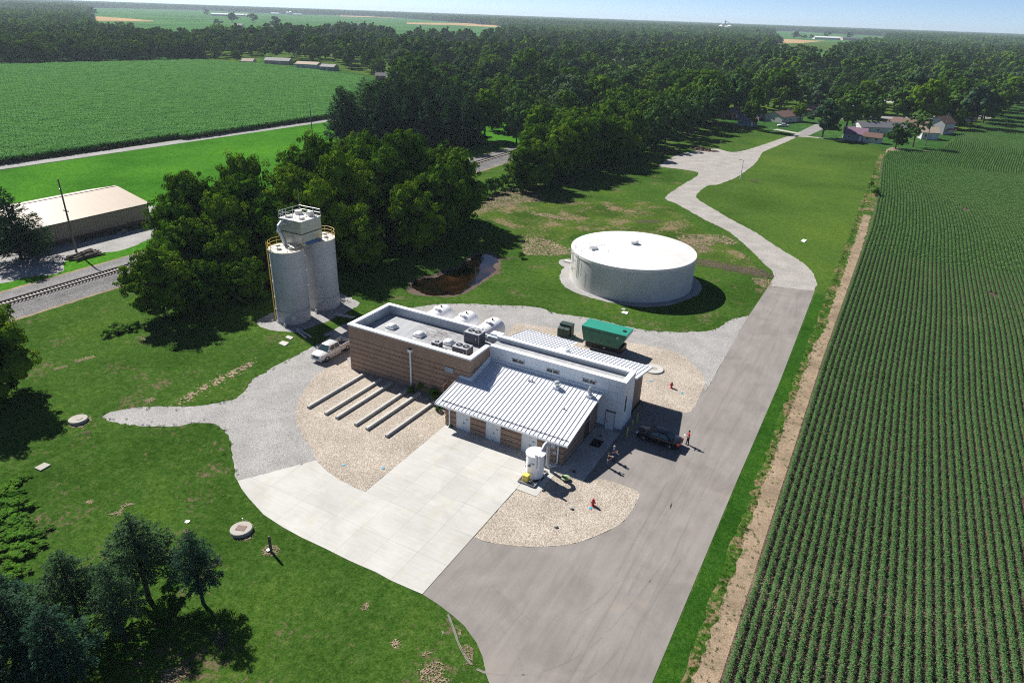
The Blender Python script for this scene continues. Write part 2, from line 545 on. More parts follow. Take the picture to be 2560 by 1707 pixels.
# the one big ground sheet
g = MB()
ring = [9000 * 1.0]
K = 96
xs = [(12000 * math.cos(2 * math.pi * i / K), 12000 * math.sin(2 * math.pi * i / K)) for i in range(K)]
structure('ground', MB().sheet(xs, -0.02), M['far_land'])
structure('grass_field', MB().sheet([(-52, -140), (49.5, -140), (49.5, 240), (20, 250), (-30, 290), (-52, 290)], 0.0), M['grass'])
structure('lawn', MB().sheet(smooth_line([(49.0, 63), (50.6, 90), (51.3, 140), (51.4, 180), (50.8, 215), (51.0, 240), (48, 252), (30, 254), (17, 255), (10, 240),
                                           (9, 200), (11, 160), (8, 125), (20, 105), (36, 84)], 3, 0.2), 0.008), M['lawn'])
structure('meadow', MB().sheet([(-153.5, -160), (-62, -160), (-62, 330), (-151, 330)], 0.006), M['meadow'])
structure('thin_grass_slope', MB().sheet(smooth_line([(-29.03, 74.55), (-27.86, 85.22), (-23.79, 94.59), (-13.08, 100.28), (-2.82, 103.51), (6.15, 110.06), (18.04, 95.66), (25.41, 87.93), (30.23, 82.61), (37.43, 73.49), (35.61, 69.93), (28.85, 71.26), (24.87, 73.57), (17.01, 82.07), (1.81, 76.02), (-1.66, 66.13), (-2.52, 59.99), (-8.62, 64.18), (-21.08, 71.28)], 1.5, 0.5, True, 3), 0.005), M['thin_grass'])

# paved lane and apron
ASPH = ([(48.4, 65.2), (40.97, 62.74), (40.7, 45), (41.2, 18.6)]
        + [(40.61, 20.18), (40.98, 14.85), (40.76, 12.64), (39.84, 12.27), (37.42, 12.20), (34.71, 12.64)]
        + [(35.0, 12.4), (35.0, 4.4), (35.35, 4.2), (35.35, -6.2)]
        + [(36.78, -4.76), (40.35, -4.75), (40.96, -5.35), (41.07, -6.76), (40.98, -9.63), (40.20, -11.68), (39.16, -13.47), (38.22, -14.71), (36.96, -15.85), (34.94, -17.20), (33.09, -18.02), (31.51, -18.52)]
        + [(30.17, -18.62), (30.17, -26.3)]
        + [(31.79, -26.50), (33.31, -26.84), (34.68, -27.22), (36.29, -28.06), (37.30, -28.86), (38.32, -30.03), (38.86, -30.51)]
        + [(40.6, -46), (41.0, -140), (48.75, -140), (48.7, 1.7), (48.85, 26)])
structure('asphalt_lane', MB().sheet(ASPH, 0.020), M['asphalt'])

# grey gravel drive looping round the building
GRAVEL = ([(-15.58, -23.38), (-15.01, -21.02), (-12.28, -18.72), (-8.87, -16.47), (-7.43, -14.68), (-6.51, -13.27), (-6.94, -11.06), (-8.23, -8.72), (-8.48, -6.01)] + [(-8.71, -5.84), (-8.60, -0.61), (-8.69, 3.24), (-8.99, 6.01)]
          + [(-10.2, 6), (-9.5, 14), (-6, 20)]
          + [(-5.25, 21.05), (-2.96, 24.05), (0.59, 26.62), (4.33, 28.47), (10.94, 31.68), (13.95, 31.07), (18.75, 32.06), (21.93, 32.39), (26.13, 32.41), (29.55, 32.98), (34.57, 35.77), (37.29, 38.65), (38.95, 44.52), (40.66, 47.08)]
          + [(40.72, 45.0), (41.25, 18.5), (30, 10), (10, 2), (8, -8), (10.29, -17.21), (6.22, -23.73)]
          + [(5.51, -23.30), (3.65, -22.06), (1.75, -20.71), (-0.12, -19.20), (-2.10, -18.33), (-4.34, -18.08), (-6.02, -18.94), (-7.46, -20.75), (-12.04, -23.04)])
structure('gravel_drive', MB().sheet(smooth_line(GRAVEL, 0.5, 0.13, True, 4, corners=tuple(i for i, p in enumerate(GRAVEL) if p[0] > 40 or p in ((30, 10), (10, 2), (8, -8), (10.29, -17.21), (6.22, -23.73)))), 0.012), M['gravel'])

BEDL = [(-2.19, 1.54), (-2.76, -1.89), (-1.83, -5.60), (0.27, -9.53), (2.35, -12.23), (4.54, -13.86), (6.95, -15.18), (9.24, -16.43)] + [(10.29, -17.21)] + [(12.11, -17.94), (14.18, -18.45), (16.26, -18.60)] + [(17.85, -18.6), (17.85, -4.5), (18.0, 0.3), (0.3, 0.3)]
structure('pebble_bed', MB().sheet(smooth_line(BEDL, 0.4, 0.07, True, 5, corners=(8, 12, 13, 14, 15)), 0.024), M['pebble'])
BEDR = ([(34.77, 12.59), (37.42, 12.20), (39.82, 12.34), (40.74, 12.71), (40.96, 14.92), (40.59, 20.26), (40.16, 22.29), (38.18, 25.09), (35.83, 27.39), (32.33, 28.00), (29.31, 27.54), (25.75, 27.06), (20.64, 26.58), (16.49, 25.83), (13.33, 24.97), (11.09, 23.32)] + [(14, 12), (16, 9), (34.6, 9)])
structure('pebble_bed', MB().sheet(smooth_line(BEDR, 0.4, 0.06, True, 6, corners=(0, 16, 17, 18)), 0.025), M['pebble'])
BEDF = ([(32.38, -4.7), (32.38, -6.2), (35.33, -6.2)] + [(36.76, -4.72), (40.33, -4.70), (40.93, -5.37), (41.05, -6.78), (40.94, -9.61), (40.16, -11.65), (39.12, -13.45), (38.18, -14.69), (36.95, -15.81), (34.92, -17.16), (33.07, -17.98), (31.49, -18.48)] + [(30.2, -18.6), (30.2, -10.7), (32.38, -10.7)])
structure('pebble_bed', MB().sheet(smooth_line(BEDF, 0.4, 0.03, True, 7, corners=(0, 1, 2, 15, 16, 17)), 0.026), M['pebble'])

# gravel road beyond the lane, with its turnout
GR = ([(48.3, 65.1)] + [(48.39, 67.76), (47.15, 74.34), (44.20, 80.49), (38.93, 87.23), (31.85, 97.11), (24.31, 105.45), (18.44, 112.77), (13.19, 119.56), (11.26, 125.01), (10.88, 137.17), (13.17, 141.55), (15.17, 154.30), (15.55, 166.93), (15.51, 180.47), (13.46, 206.18)]
      + [(13.96, 211.18), (18.04, 249.77), (15.69, 256.36), (6.28, 201.58), (-2.94, 200.76), (-10.08, 180.90), (-9.59, 157.61)]
      + [(-7.80, 155.32), (-0.85, 155.82), (4.44, 152.07), (4.67, 129.92), (5.38, 116.06), (10.30, 110.97), (19.92, 100.51), (27.00, 93.70), (34.04, 82.50), (37.60, 76.00), (40.40, 70.90), (40.97, 65.88)] + [(40.9, 62.9)])
structure('gravel_road', MB().sheet(smooth_line(GR, 0.9, 0.16, True, 8, corners=(0, len(GR) - 1)), 0.014), M['gravel_road'])
structure('street', MB().sheet([(15.6, 253), (21.4, 254), (26, 300), (34, 420), (60, 800), (52, 800), (28, 420), (19.5, 300)], 0.018), M['street'])
structure('driveway', MB().sheet([(21.3, 255.5), (36, 256.5), (36, 259), (21.6, 258)], 0.022), M['concrete_dark'])
structure('driveway', MB().sheet([(6, 268), (18, 262), (18.5, 265), (7.5, 272)], 0.024), M['concrete_dark'])
structure('street', MB().sheet([(27, 330), (100, 400), (96, 412), (27, 345)], 0.016), M['street'])

# county road, meadow side
structure('county_road', MB().sheet([(-164.5, -200), (-160.2, 20), (-157.6, 100), (-155.0, 180), (-154.6, 700), (-149.0, 700), (-149.4, 180), (-152.0, 100), (-154.6, 20), (-159, -200)], 0.016), M['street'])
structure('road_verge', MB().sheet([(-167, -200), (-163, 20), (-160.4, 100), (-157.6, 180), (-157, 330), (-155, 330), (-155.2, 180), (-157.8, 100), (-160.4, 20), (-164.7, -200)], 0.010), M['lawn'])

# gravel yard by the tan shed
YARD = [(-89.57, 34.36), (-87.27, 37.55), (-78.73, 33.85), (-72.53, 28.13), (-68.25, 19.01), (-66.93, 13.47), (-68.30, 10.61), (-70.27, 7.03), (-68.73, 3.80), (-64.05, 0.30), (-66.68, -3.97), (-67.09, -7.55)] + [(-75, -14), (-92, -14)] + [(-86.73, 2.55), (-83.39, 6.45), (-79.18, 11.83), (-77.00, 25.93)]
structure('gravel_yard', MB().sheet(smooth_line(YARD, 0.8, 0.18, True, 9, corners=(12, 13)), 0.013), M['gravel'])

# railway embankment
prof = [(-62.5, 0.0), (-60.2, 0.12), (-58.4, 0.42), (-54.6, 0.42), (-52.8, 0.12), (-50.6, 0.0)]
b = MB()
ys = [-120 + 6 * i for i in range(72)]
for k, y in enumerate(ys):
    for (x, z) in prof:
        j = rnd.uniform(-0.25, 0.25) if z < 0.3 else 0
        b.v.append((x + j, y, z + 0.012))
for k in range(len(ys) - 1):
    for i in range(5):
        b.f.append((k * 6 + i, k * 6 + i + 1, (k + 1) * 6 + i + 1, (k + 1) * 6 + i))
structure('rail_embankment', b, M['ballast'])
for (xa, xb, sd) in ((-51.6, -49.9, 11), (-63.3, -61.9, 12)):
    pts = [(xa, y) for y in range(-60, 160, 4)] + [(xb, y) for y in range(156, -64, -4)]
    structure('dirt_track', MB().sheet(smooth_line(pts, 1.0, 0.2, True, sd), 0.011), M['dirt'])

# right-hand crop: verge, bare strip, soil
structure('grass_verge', MB().sheet(smooth_line([(48.78, y) for y in range(-140, 66, 3)] + [(50.9, y) for y in range(63, -142, -3)], 0.8, 0.08, True, 13), 0.012), M['verge'])
structure('weedy_strip', MB().sheet(smooth_line([(50.4, y) for y in range(-140, 240, 3)] + [(53.0 + (0.8 if y > 90 else 0), y) for y in range(237, -142, -3)], 0.8, 0.25, True, 14), 0.014), M['weed'])
structure('dirt_strip', MB().sheet(smooth_line([(51.2, y) for y in range(-140, 46, 3)] + [(51.9, y) for y in range(48, 130, 3)] + [(53.6, y) for y in range(129, 46, -3)] + [(53.1, y) for y in range(45, -142, -3)], 0.7, 0.25, True, 15), 0.018), M['dirt'])
CROP = [(52.75, -140), (52.85, 37), (54.0, 120), (53.4, 160), (52.6, 185), (51.6, 218), (52.4, 238), (56.8, 244), (64, 248), (69.4, 256), (72.3, 272), (78, 312), (90, 367), (102, 426), (115, 510), (123, 530), (520, 760), (520, -140)]
structure('field_soil', MB().sheet(CROP, 0.020), M['soil'])
structure('dirt_headland', MB().sheet(smooth_line([(52.11, 240.13), (53.34, 249.64), (58.72, 251.02), (64.06, 250.70), (68.83, 255.86), (68.79, 250.79), (60.98, 243.24), (54.82, 238.25), (52.61, 234.45)], 1, 0.3, True, 16), 0.026), M['dirt'])

# pond
POND = [(-8.76, 26.76), (-6.35, 26.39), (-4.67, 27.30), (-3.22, 28.56), (-2.49, 29.77), (-2.51, 32.52), (-2.57, 36.07), (-2.91, 39.93), (-3.37, 43.29), (-4.96, 44.44), (-5.44, 47.41), (-7.78, 49.59), (-10.01, 49.69), (-10.94, 48.34), (-10.40, 45.38), (-10.26, 42.80), (-9.40, 40.16), (-10.15, 37.78), (-10.17, 34.16), (-11.84, 31.87), (-11.56, 28.67)]
structure('pond', MB().sheet(smooth_line(POND, 0.5, 0.2, True, 17), 0.012), M['water'])
structure('mud_bank', MB().sheet(smooth_line([(-9.12, 25.38), (-4.35, 26.84), (-1.91, 29.33), (-1.98, 35.74), (-2.50, 42.32), (-5.26, 48.20), (-8.06, 50.82), (-10.44, 50.40), (-11.90, 48.83), (-11.15, 44.87), (-10.27, 40.84), (-11.15, 38.35), (-11.57, 34.40), (-12.68, 31.88), (-12.10, 28.31)], 0.6, 0.25, True, 18), 0.008), M['mud'])

# worn and bare places
def ragged(pts, z, seed):
    """worn ground: many small irregular scraps, dense inside the outline and thinning beyond it"""
    r = random.Random(seed)
    xs_, ys_ = [p[0] for p in pts], [p[1] for p in pts]
    w = max(max(xs_) - min(xs_), max(ys_) - min(ys_))
    s = min(max(w * 0.035, 0.06), 0.26)
    pad_ = 4.0 * s
    n = int((max(xs_) - min(xs_) + 2 * pad_) * (max(ys_) - min(ys_) + 2 * pad_) / (s * s) * 0.75)
    m = MB()
    k = 0
    for _ in range(min(n, 5000)):
        x, y = r.uniform(min(xs_) - pad_, max(xs_) + pad_), r.uniform(min(ys_) - pad_, max(ys_) + pad_)
        ins = inside(x, y, pts)
        if not ins:
            d = min(seg_dist(x, y, pts[i], pts[(i + 1) % len(pts)]) for i in range(len(pts)))
            if r.random() > 0.5 * math.exp(-d / (1.6 * s)): continue
        sz = s * r.uniform(0.5, 1.1) * (1.0 if ins else 0.55)
        a0 = r.uniform(0, 6.28); nn = r.randint(5, 7)
        el = r.uniform(0.5, 1.0)
        vs = []
        for i in range(nn):
            a = a0 + 2 * math.pi * i / nn
            q = sz * r.uniform(0.55, 1.05)
            vs.append((x + q * math.cos(a), y + q * el * math.sin(a), z + 0.00002 * k))
        m.add(vs, [tuple(range(nn))])
        k += 1
    return m


def inside(x, y, poly):
    c = False
    n = len(poly)
    for i in range(n):
        (x1, y1), (x2, y2) = poly[i], poly[(i + 1) % n]
        if (y1 > y) != (y2 > y) and x < (x2 - x1) * (y - y1) / (y2 - y1) + x1: c = not c
    return c


def seg_dist(x, y, a, b):
    dx, dy = b[0] - a[0], b[1] - a[1]
    t = max(0, min(1, ((x - a[0]) * dx + (y - a[1]) * dy) / (dx * dx + dy * dy + 1e-9)))
    return math.hypot(x - a[0] - t * dx, y - a[1] - t * dy)


BARE = [
    ([(-30.89, 80.98), (-31.94, 89.68), (-32.30, 101.00), (-30.56, 103.53), (-25.34, 101.40), (-20.65, 98.00), (-19.37, 93.52), (-22.74, 88.96), (-25.07, 81.24), (-26.76, 76.19)], 'dirt'),
    ([(-8.08, 61.67), (-6.85, 65.41), (-3.42, 64.91), (-0.40, 63.49), (2.79, 62.32), (4.37, 59.51), (0.99, 55.94), (-3.09, 53.77), (-5.26, 56.77)], 'dirt'),
    ([(17.94, 82.72), (21.13, 87.24), (26.35, 90.12), (30.64, 87.13), (29.36, 83.39), (26.34, 84.15), (26.32, 75.87), (25.45, 73.97), (23.65, 78.06)], 'dirt'),
    ([(-17.60, 82.80), (-12.60, 83.59), (-6.77, 82.36), (-6.81, 80.59), (-11.28, 80.91), (-15.67, 80.84)], 'dirt'),
    ([(6.24, 90.76), (10.97, 93.77), (11.89, 92.16), (7.46, 88.49)], 'mud'),
    ([(25.83, 70.68), (29.42, 71.65), (33.96, 71.73), (38.38, 71.80), (41.09, 68.62), (39.33, 66.69), (34.28, 67.34), (29.92, 67.00), (26.80, 66.87)], 'mud'),
    ([(26.59, 69.72), (32.35, 70.28), (38.02, 70.42), (40.20, 68.56), (38.81, 67.85), (34.07, 68.32), (29.62, 68.19)], 'mud'),
    ([(37.42, 65.62), (39.38, 66.40), (41.02, 66.44), (41.48, 62.16), (40.44, 61.47), (38.85, 62.92)], 'dirt'),
    ([(-6.19, 48.58), (-4.09, 51.47), (-3.48, 51.04), (-5.43, 47.91)], 'mud'),
    ([(-11.50, -17.30), (-11.96, -15.29), (-12.20, -12.50), (-12.23, -10.21), (-12.26, -7.32), (-12.11, -5.20), (-11.25, -5.67), (-11.12, -8.07), (-11.00, -11.01), (-10.82, -13.41), (-10.56, -15.97), (-10.71, -17.30)], 'dirt'),
    ([(-31.30, -17.19), (-30.53, -15.04), (-29.87, -15.25), (-30.37, -17.36)], 'dirt'),
    ([(-31.27, -19.76), (-30.72, -18.33), (-30.24, -18.61), (-30.65, -19.99)], 'dirt'),
    ([(26.80, -29.82), (26.86, -29.25), (27.12, -29.09), (27.41, -29.72), (27.10, -30.08)], 'dirt'),
    ([(30.85, -31.27), (31.03, -30.76), (31.53, -30.87), (31.70, -31.55), (31.29, -31.56)], 'dirt'),
    ([(34.29, -27.70), (34.71, -27.70), (35.03, -28.16), (34.74, -28.17)], 'dirt'),
    ([(35.52, -29.06), (35.77, -28.52), (36.38, -28.63), (36.91, -29.54), (36.32, -29.59)], 'dirt'),
    ([(36.60, -30.02), (36.78, -29.69), (37.21, -29.81), (37.26, -30.15)], 'dirt'),
    ([(34.13, -32.35), (34.44, -30.92), (35.18, -30.85), (35.86, -31.47), (36.70, -31.96), (35.13, -33.02)], 'dirt'),
    ([(33.36, -31.10), (33.47, -30.50), (34.06, -30.38), (33.91, -30.93)], 'dirt'),
    ([(-3.23, -33.06), (-2.87, -32.61), (-2.38, -32.78), (-2.62, -33.17)], 'dirt'),
    ([(0.29, -33.15), (0.63, -32.14), (-0.19, -31.46), (0.25, -31.19), (0.99, -30.98), (0.59, -31.70), (1.34, -32.62)], 'dirt'),
    ([(19.24, -37.64), (19.15, -36.80), (20.18, -36.64), (20.81, -37.44), (20.31, -38.02)], 'mud'),
    ([(18.66, -41.19), (19.71, -40.17), (20.56, -40.60), (20.16, -41.86), (19.67, -42.15)], 'dirt'),
    ([(19.45, 153.39), (21.33, 155.34), (22.24, 152.90), (20.43, 150.76)], 'mud'),
    ([(-15.04, -18.90), (-14.78, -17.90), (-14.02, -17.85), (-13.84, -18.97)], 'dirt'),
    ([(11.29, -28.95), (11.10, -28.04), (11.47, -27.40), (12.39, -27.47), (13.23, -28.08), (13.63, -28.82), (13.20, -29.38), (12.14, -29.53)], 'dirt'),
    ([(15.47, -29.25), (15.42, -28.62), (15.92, -28.27), (16.70, -28.41), (17.08, -28.93), (16.67, -29.50), (16.05, -29.64)], 'dirt'),
    ([(-17.81, -26.02), (-18.19, -24.54), (-16.61, -24.08), (-15.65, -24.68), (-15.46, -25.90), (-16.47, -26.52)], 'dirt'),
    ([(-14.55, -26.31), (-14.06, -25.84), (-13.55, -26.01), (-13.96, -26.52)], 'mud'),
]
for k, (pts, mt) in enumerate(BARE):
    structure('bare_patch', ragged(pts, 0.0265 + 0.0005 * k, 40 + k), M[mt])
# ring of white limestone round the reservoir
structure('gravel_ring', MB().sheet(smooth_line([(19.03 + (12.3 + 0.25 * math.sin(5 * a) + (0.5 if 2.6 < a < 4.2 else 0)) * math.cos(a), 52.08 + (12.3 + 0.25 * math.sin(5 * a)) * math.sin(a)) for a in [2 * math.pi * i / 40 for i in range(40)]], 0.6, 0.15, True, 19), 0.022), M['gravel'])
structure('gravel_apron', MB().sheet(smooth_line([(4.02, 53.89), (4.09, 55.44), (5.70, 56.23), (7.80, 51.81), (7.07, 51.32), (5.20, 52.34)], 0.5, 0.1, True, 20), 0.023), M['gravel'])
structure('gravel_apron', MB().sheet(smooth_line([(-21.5, 4.2), (-14.5, 4.0), (-13.2, 8), (-13, 16), (-15, 18.2), (-21, 18)], 0.6, 0.2, True, 21), 0.02), M['gravel'])

# tyre scuffs on the lane
M['scuff'] = asphalt_mat('rubber scuff', (0.219, 0.207, 0.197), False)
r3 = random.Random(33)
SC_ = [((33, -27), (38, -30), (43.5, -25), (46, -12)), ((33.5, -28.5), (39, -32), (45, -26), (47.2, -10)), ((44.5, -50), (43.5, -38), (38, -30), (31, -24)), ((46.2, -50), (45, -36), (40, -28), (31.5, -21)), ((35, -23), (40, -24), (43, -18), (44.2, -4)), ((42.2, 12), (42.6, -6), (42.8, -22), (42.6, -44)), ((44.1, 30), (44.3, 0), (44.3, -20), (44.2, -44)), ((38.5, 1.0), (41, -1), (44, -5), (45.5, -16))]
for k, cv in enumerate(SC_):
    pl_ = smooth_line(list(cv), 0.5, 0.02, False, 60 + k)
    st_ = MB()
    run = 0
    for q in range(len(pl_) - 1):
        if r3.random() < 0.12: run = 0 if run else 1
        if run: continue
        (x0_, y0_), (x1_, y1_) = pl_[q], pl_[q + 1]
        dx_, dy_ = x1_ - x0_, y1_ - y0_; L0 = math.hypot(dx_, dy_) + 1e-6
        nx_, ny_ = -dy_ / L0, dx_ / L0
        for off_ in (0.0, 0.09):
            w_ = r3.uniform(0.02, 0.045)
            st_.add([(x0_ + nx_ * (off_ - w_), y0_ + ny_ * (off_ - w_), 0.0235), (x1_ + nx_ * (off_ - w_), y1_ + ny_ * (off_ - w_), 0.0235), (x1_ + nx_ * (off_ + w_), y1_ + ny_ * (off_ + w_), 0.0235), (x0_ + nx_ * (off_ + w_), y0_ + ny_ * (off_ + w_), 0.0235)], [(0, 1, 2, 3)])
    structure('tyre_mark', st_, M['scuff'])
# concrete apron in separate slabs
PAD = ([(6.22, -23.73), (10.29, -17.21)] + [(12.11, -17.94), (14.18, -18.45), (16.26, -18.60)] + [(17.88, -18.6), (17.8, -4.55), (30.13, -4.55), (30.13, -26.3)]
       + [(28.86, -26.36), (27.06, -26.42), (25.39, -26.32), (23.80, -26.36)] + [(25.57, -26.34), (22.70, -26.43), (19.93, -26.38), (17.30, -26.41), (14.98, -26.30), (12.15, -25.96), (9.10, -24.99), (7.47, -24.37)])


def clip(poly, a, b, c):        # keep a*x+b*y<=c
    out = []
    n = len(poly)
    for i in range(n):
        p, q = poly[i], poly[(i + 1) % n]
        dp, dq = a * p[0] + b * p[1] - c, a * q[0] + b * q[1] - c
        if dp <= 0: out.append(p)
        if (dp < 0 < dq) or (dq < 0 < dp):
            t = dp / (dp - dq); out.append((p[0] + t * (q[0] - p[0]), p[1] + t * (q[1] - p[1])))
    return out


pad = tag(bpy.data.objects.new('concrete_apron', None), kind='structure')
link(pad)
gx = [5, 9.6, 13.7, 17.85, 20.9, 23.95, 27.05, 30.14]
gy = [-27, -22.7, -18.62, -15.1, -11.6, -8.1, -4.5]
for i in range(len(gx) - 1):
    for j in range(len(gy) - 1):
        q = PAD
        for a, b_, c_ in ((1, 0, gx[i + 1] - 0.005), (-1, 0, -gx[i] - 0.005), (0, 1, gy[j + 1] - 0.005), (0, -1, -gy[j] - 0.005)):
            q = clip(q, a, b_, c_)
            if len(q) < 3: break
        if len(q) >= 3:
            ar = abs(sum(q[k][0] * q[(k + 1) % len(q)][1] - q[(k + 1) % len(q)][0] * q[k][1] for k in range(len(q)))) / 2
            if ar > 0.1: MB().prism(q, -0.1, 0.034 + rnd.uniform(0, 0.004)).build('concrete_slab', M['concrete'], pad)
structure('walkway', MB().box(32.42, 35.33, -6.18, 4.25, -0.1, 0.05), M['concrete'])
structure('equipment_slab', MB().box(30.17, 32.36, -10.65, -4.72, -0.1, 0.042), M['concrete'])

# far country: fields of other crops
OPEN1 = ([(-3791.96, 2275.20), (-3953.13, 2823.18), (-3851.46, 3115.45), (-3202.88, 3053.03), (-3036.68, 3583.20)] + [(-2703.00, 3531.91), (-1742.86, 2691.33), (-1158.61, 2153.69)]
         + [(-676.46, 1255.54), (-531.79, 932.90), (-605.06, 950.59), (-578.63, 844.79), (-565.08, 767.48), (-679.37, 846.69), (-811.91, 960.47), (-845.97, 947.92)] + [(-991.01, 1128.27), (-790.89, 867.54), (-723.06, 709.73), (-681.19, 591.77), (-728.36, 562.80), (-673.74, 470.06), (-690.38, 436.92), (-850.15, 523.99), (-903.53, 521.56), (-1103.23, 624.85), (-1306.69, 762.86)])
OPEN2 = [(-748.09, 4408.44), (-649.19, 4884.27), (-340.89, 4293.08), (-100.80, 4107.69), (-25.77, 6712.50), (-13.96, 6116.71)] + [(-25.22, 2207.15), (-67.78, 1658.80), (-71.02, 1383.68), (-59.56, 1147.63), (-39.87, 856.64), (-79.64, 911.88), (-91.99, 786.43), (-142.44, 1114.74)]
for k, pts in enumerate((OPEN1, OPEN2)):
    structure('far_field', MB().sheet(pts, 0.06 + 0.05 * k), M['far_field'])
structure('ball_field', MB().sheet([(-174.84, 1263.18), (-242.94, 1714.02), (-205.86, 1879.47), (-147.56, 2215.95), (-120.79, 1859.32), (-94.28, 1381.53), (-148.74, 1250.22)], 0.2), M['lawn'])
M['stubble'] = grass_mat('wheat stubble', (0.30, 0.20, 0.10), (0.40, 0.28, 0.15), (0.48, 0.35, 0.2), fine=0.4, big=0.01, bstr=0.2)
for k, pts in enumerate([[(-1837.17, 1060.61), (-1915.94, 1188.34), (-1758.31, 1161.25), (-1563.74, 1103.64), (-1501.14, 1054.44), (-1482.50, 932.15), (-1504.69, 873.20)], [(-1652.68, 2214.38), (-1674.01, 2609.49), (-1345.63, 2494.24), (-1132.15, 2105.51), (-1373.79, 2136.35), (-1465.37, 1968.95)],
                         [(-283.52, 1918.08), (-329.54, 2264.76), (-284.18, 2294.42), (-227.63, 2237.43), (-194.02, 2289.85), (-205.86, 1879.47), (-245.10, 1707.95)], [(-3107.05, 3480.97), (-3042.03, 3661.33), (-3039.30, 3937.29), (-2629.53, 3407.69), (-2688.89, 3223.62), (-2715.54, 3042.08)], [(-1000.77, 2329.87), (-998.70, 2391.92), (-929.28, 2230.98), (-932.52, 2175.93)]]):
    structure('stubble_field', MB().sheet(pts, 0.3 + 0.05 * k), M['stubble'])
structure('clearing', MB().sheet([(-451.20, 335.82), (-567.74, 429.50), (-562.54, 471.66), (-528.10, 482.34), (-425.14, 377.26), (-406.02, 344.18)], 0.03), M['lawn'])
structure('clearing', MB().sheet([(-795.27, 396.05), (-786.14, 428.65), (-614.85, 329.94), (-663.26, 341.57)], 0.03), M['lawn'])
structure('corn_ground', MB().sheet([(-162.8, -60), (-160.9, 40), (-157.6, 175)] + [(-271.32, 321.71), (-385.58, 340.75), (-448.80, 333.18), (-463.71, 263.06), (-473.57, 201.43)] + [(-485, 100), (-330, -60)], 0.02), M['soil'])

# ================================================================ THE TREATMENT PLANT BUILDING
def block_mat(name, c):
    m, n, l, b = nodes_of(name)
    p = pos_of(n, False)
    br = n.new('ShaderNodeTexBrick')
    br.inputs['Scale'].default_value = 1.0
    br.inputs['Mortar Size'].default_value = 0.008
    br.inputs['Brick Width'].default_value = 0.4
    br.inputs['Row Height'].default_value = 0.2
    br.inputs['Color1'].default_value = (*c, 1)
    br.inputs['Color2'].default_value = (c[0] * 1.12, c[1] * 1.1, c[2] * 1.08, 1)
    br.inputs['Mortar'].default_value = (c[0] * 0.75, c[1] * 0.75, c[2] * 0.75, 1)
    sx = n.new('ShaderNodeSeparateXYZ'); l.new(p, sx.inputs[0])
    ad = n.new('ShaderNodeMath'); l.new(sx.outputs[0], ad.inputs[0]); l.new(sx.outputs[1], ad.inputs[1])
    cb = n.new('ShaderNodeCombineXYZ'); l.new(ad.outputs[0], cb.inputs[0]); l.new(sx.outputs[2], cb.inputs[1])
    l.new(cb.outputs[0], br.inputs['Vector'])
    f = noise(n, l, p, 0.6, 5, 0.6)
    col = mixc(n, l, 1.0, br.outputs['Color'], ramp(n, l, f, [(0.86, 0.86, 0.86), (1.08, 1.08, 1.08)], [0.35, 0.65]), 'MULTIPLY')
    f2 = noise(n, l, p, 30, 2)
    col = mixc(n, l, 1.0, col, ramp(n, l, f2, [(0.88, 0.88, 0.88), (1.1, 1.1, 1.1)], [0.3, 0.7]), 'MULTIPLY')
    l.new(col, b.inputs['Base Color'])
    b.inputs['Roughness'].default_value = 0.85
    b.inputs['Specular IOR Level'].default_value = 0.2
    bump(n, l, f2, b, 0.3, 0.01)
    return m


M['block'] = block_mat('tan split-face block', (0.315, 0.220, 0.165))
M['block_joint'] = pm('dark block band', (0.10, 0.062, 0.042), 0.9)
M['white_metal'] = pm('white painted metal', (0.80, 0.82, 0.83), 0.4, 0.03, 0.8)
M['panel'] = pm('white wall panel', (0.74, 0.79, 0.82), 0.45, 0.03, 0.7)
M['seam_roof'] = pm('standing seam roof', (0.70, 0.725, 0.77), 0.38, 0.04, 0.5, metal=0.0, spec=0.5)
M['parapet_metal'] = pm('grey parapet sheet', (0.40, 0.45, 0.49), 0.5, 0.10, 0.9, dirt=(0.30, 0.33, 0.35))
M['door'] = pm('pale grey door paint', (0.66, 0.70, 0.72), 0.45, 0.02)
M['acrylic'] = pm('milky acrylic', (0.78, 0.82, 0.80), 0.25, 0.03, 3.0, spec=0.6)
M['dark'] = pm('black trim', (0.02, 0.02, 0.022), 0.5, 0.1)
M['dark_glass'] = pm('dark glass', (0.03, 0.035, 0.035), 0.08, 0.1, spec=0.7)
M['louver'] = pm('louver grey', (0.42, 0.46, 0.50), 0.5, 0.05)
M['grey_steel'] = pm('grey steel', (0.30, 0.31, 0.33), 0.45, 0.08, metal=0.4)
M['galv'] = pm('galvanised', (0.50, 0.52, 0.54), 0.4, 0.1, 4.0, metal=0.5)
M['ac_side'] = pm('condenser coil', (0.10, 0.105, 0.13), 0.6, 0.15, 9.0)
M['ac_top'] = pm('condenser top', (0.36, 0.37, 0.40), 0.5, 0.06)
M['copper'] = pm('tan painted pipe', (0.42, 0.28, 0.20), 0.5, 0.08)
M['plinth'] = pm('grey plinth', (0.20, 0.23, 0.27), 0.8, 0.1)


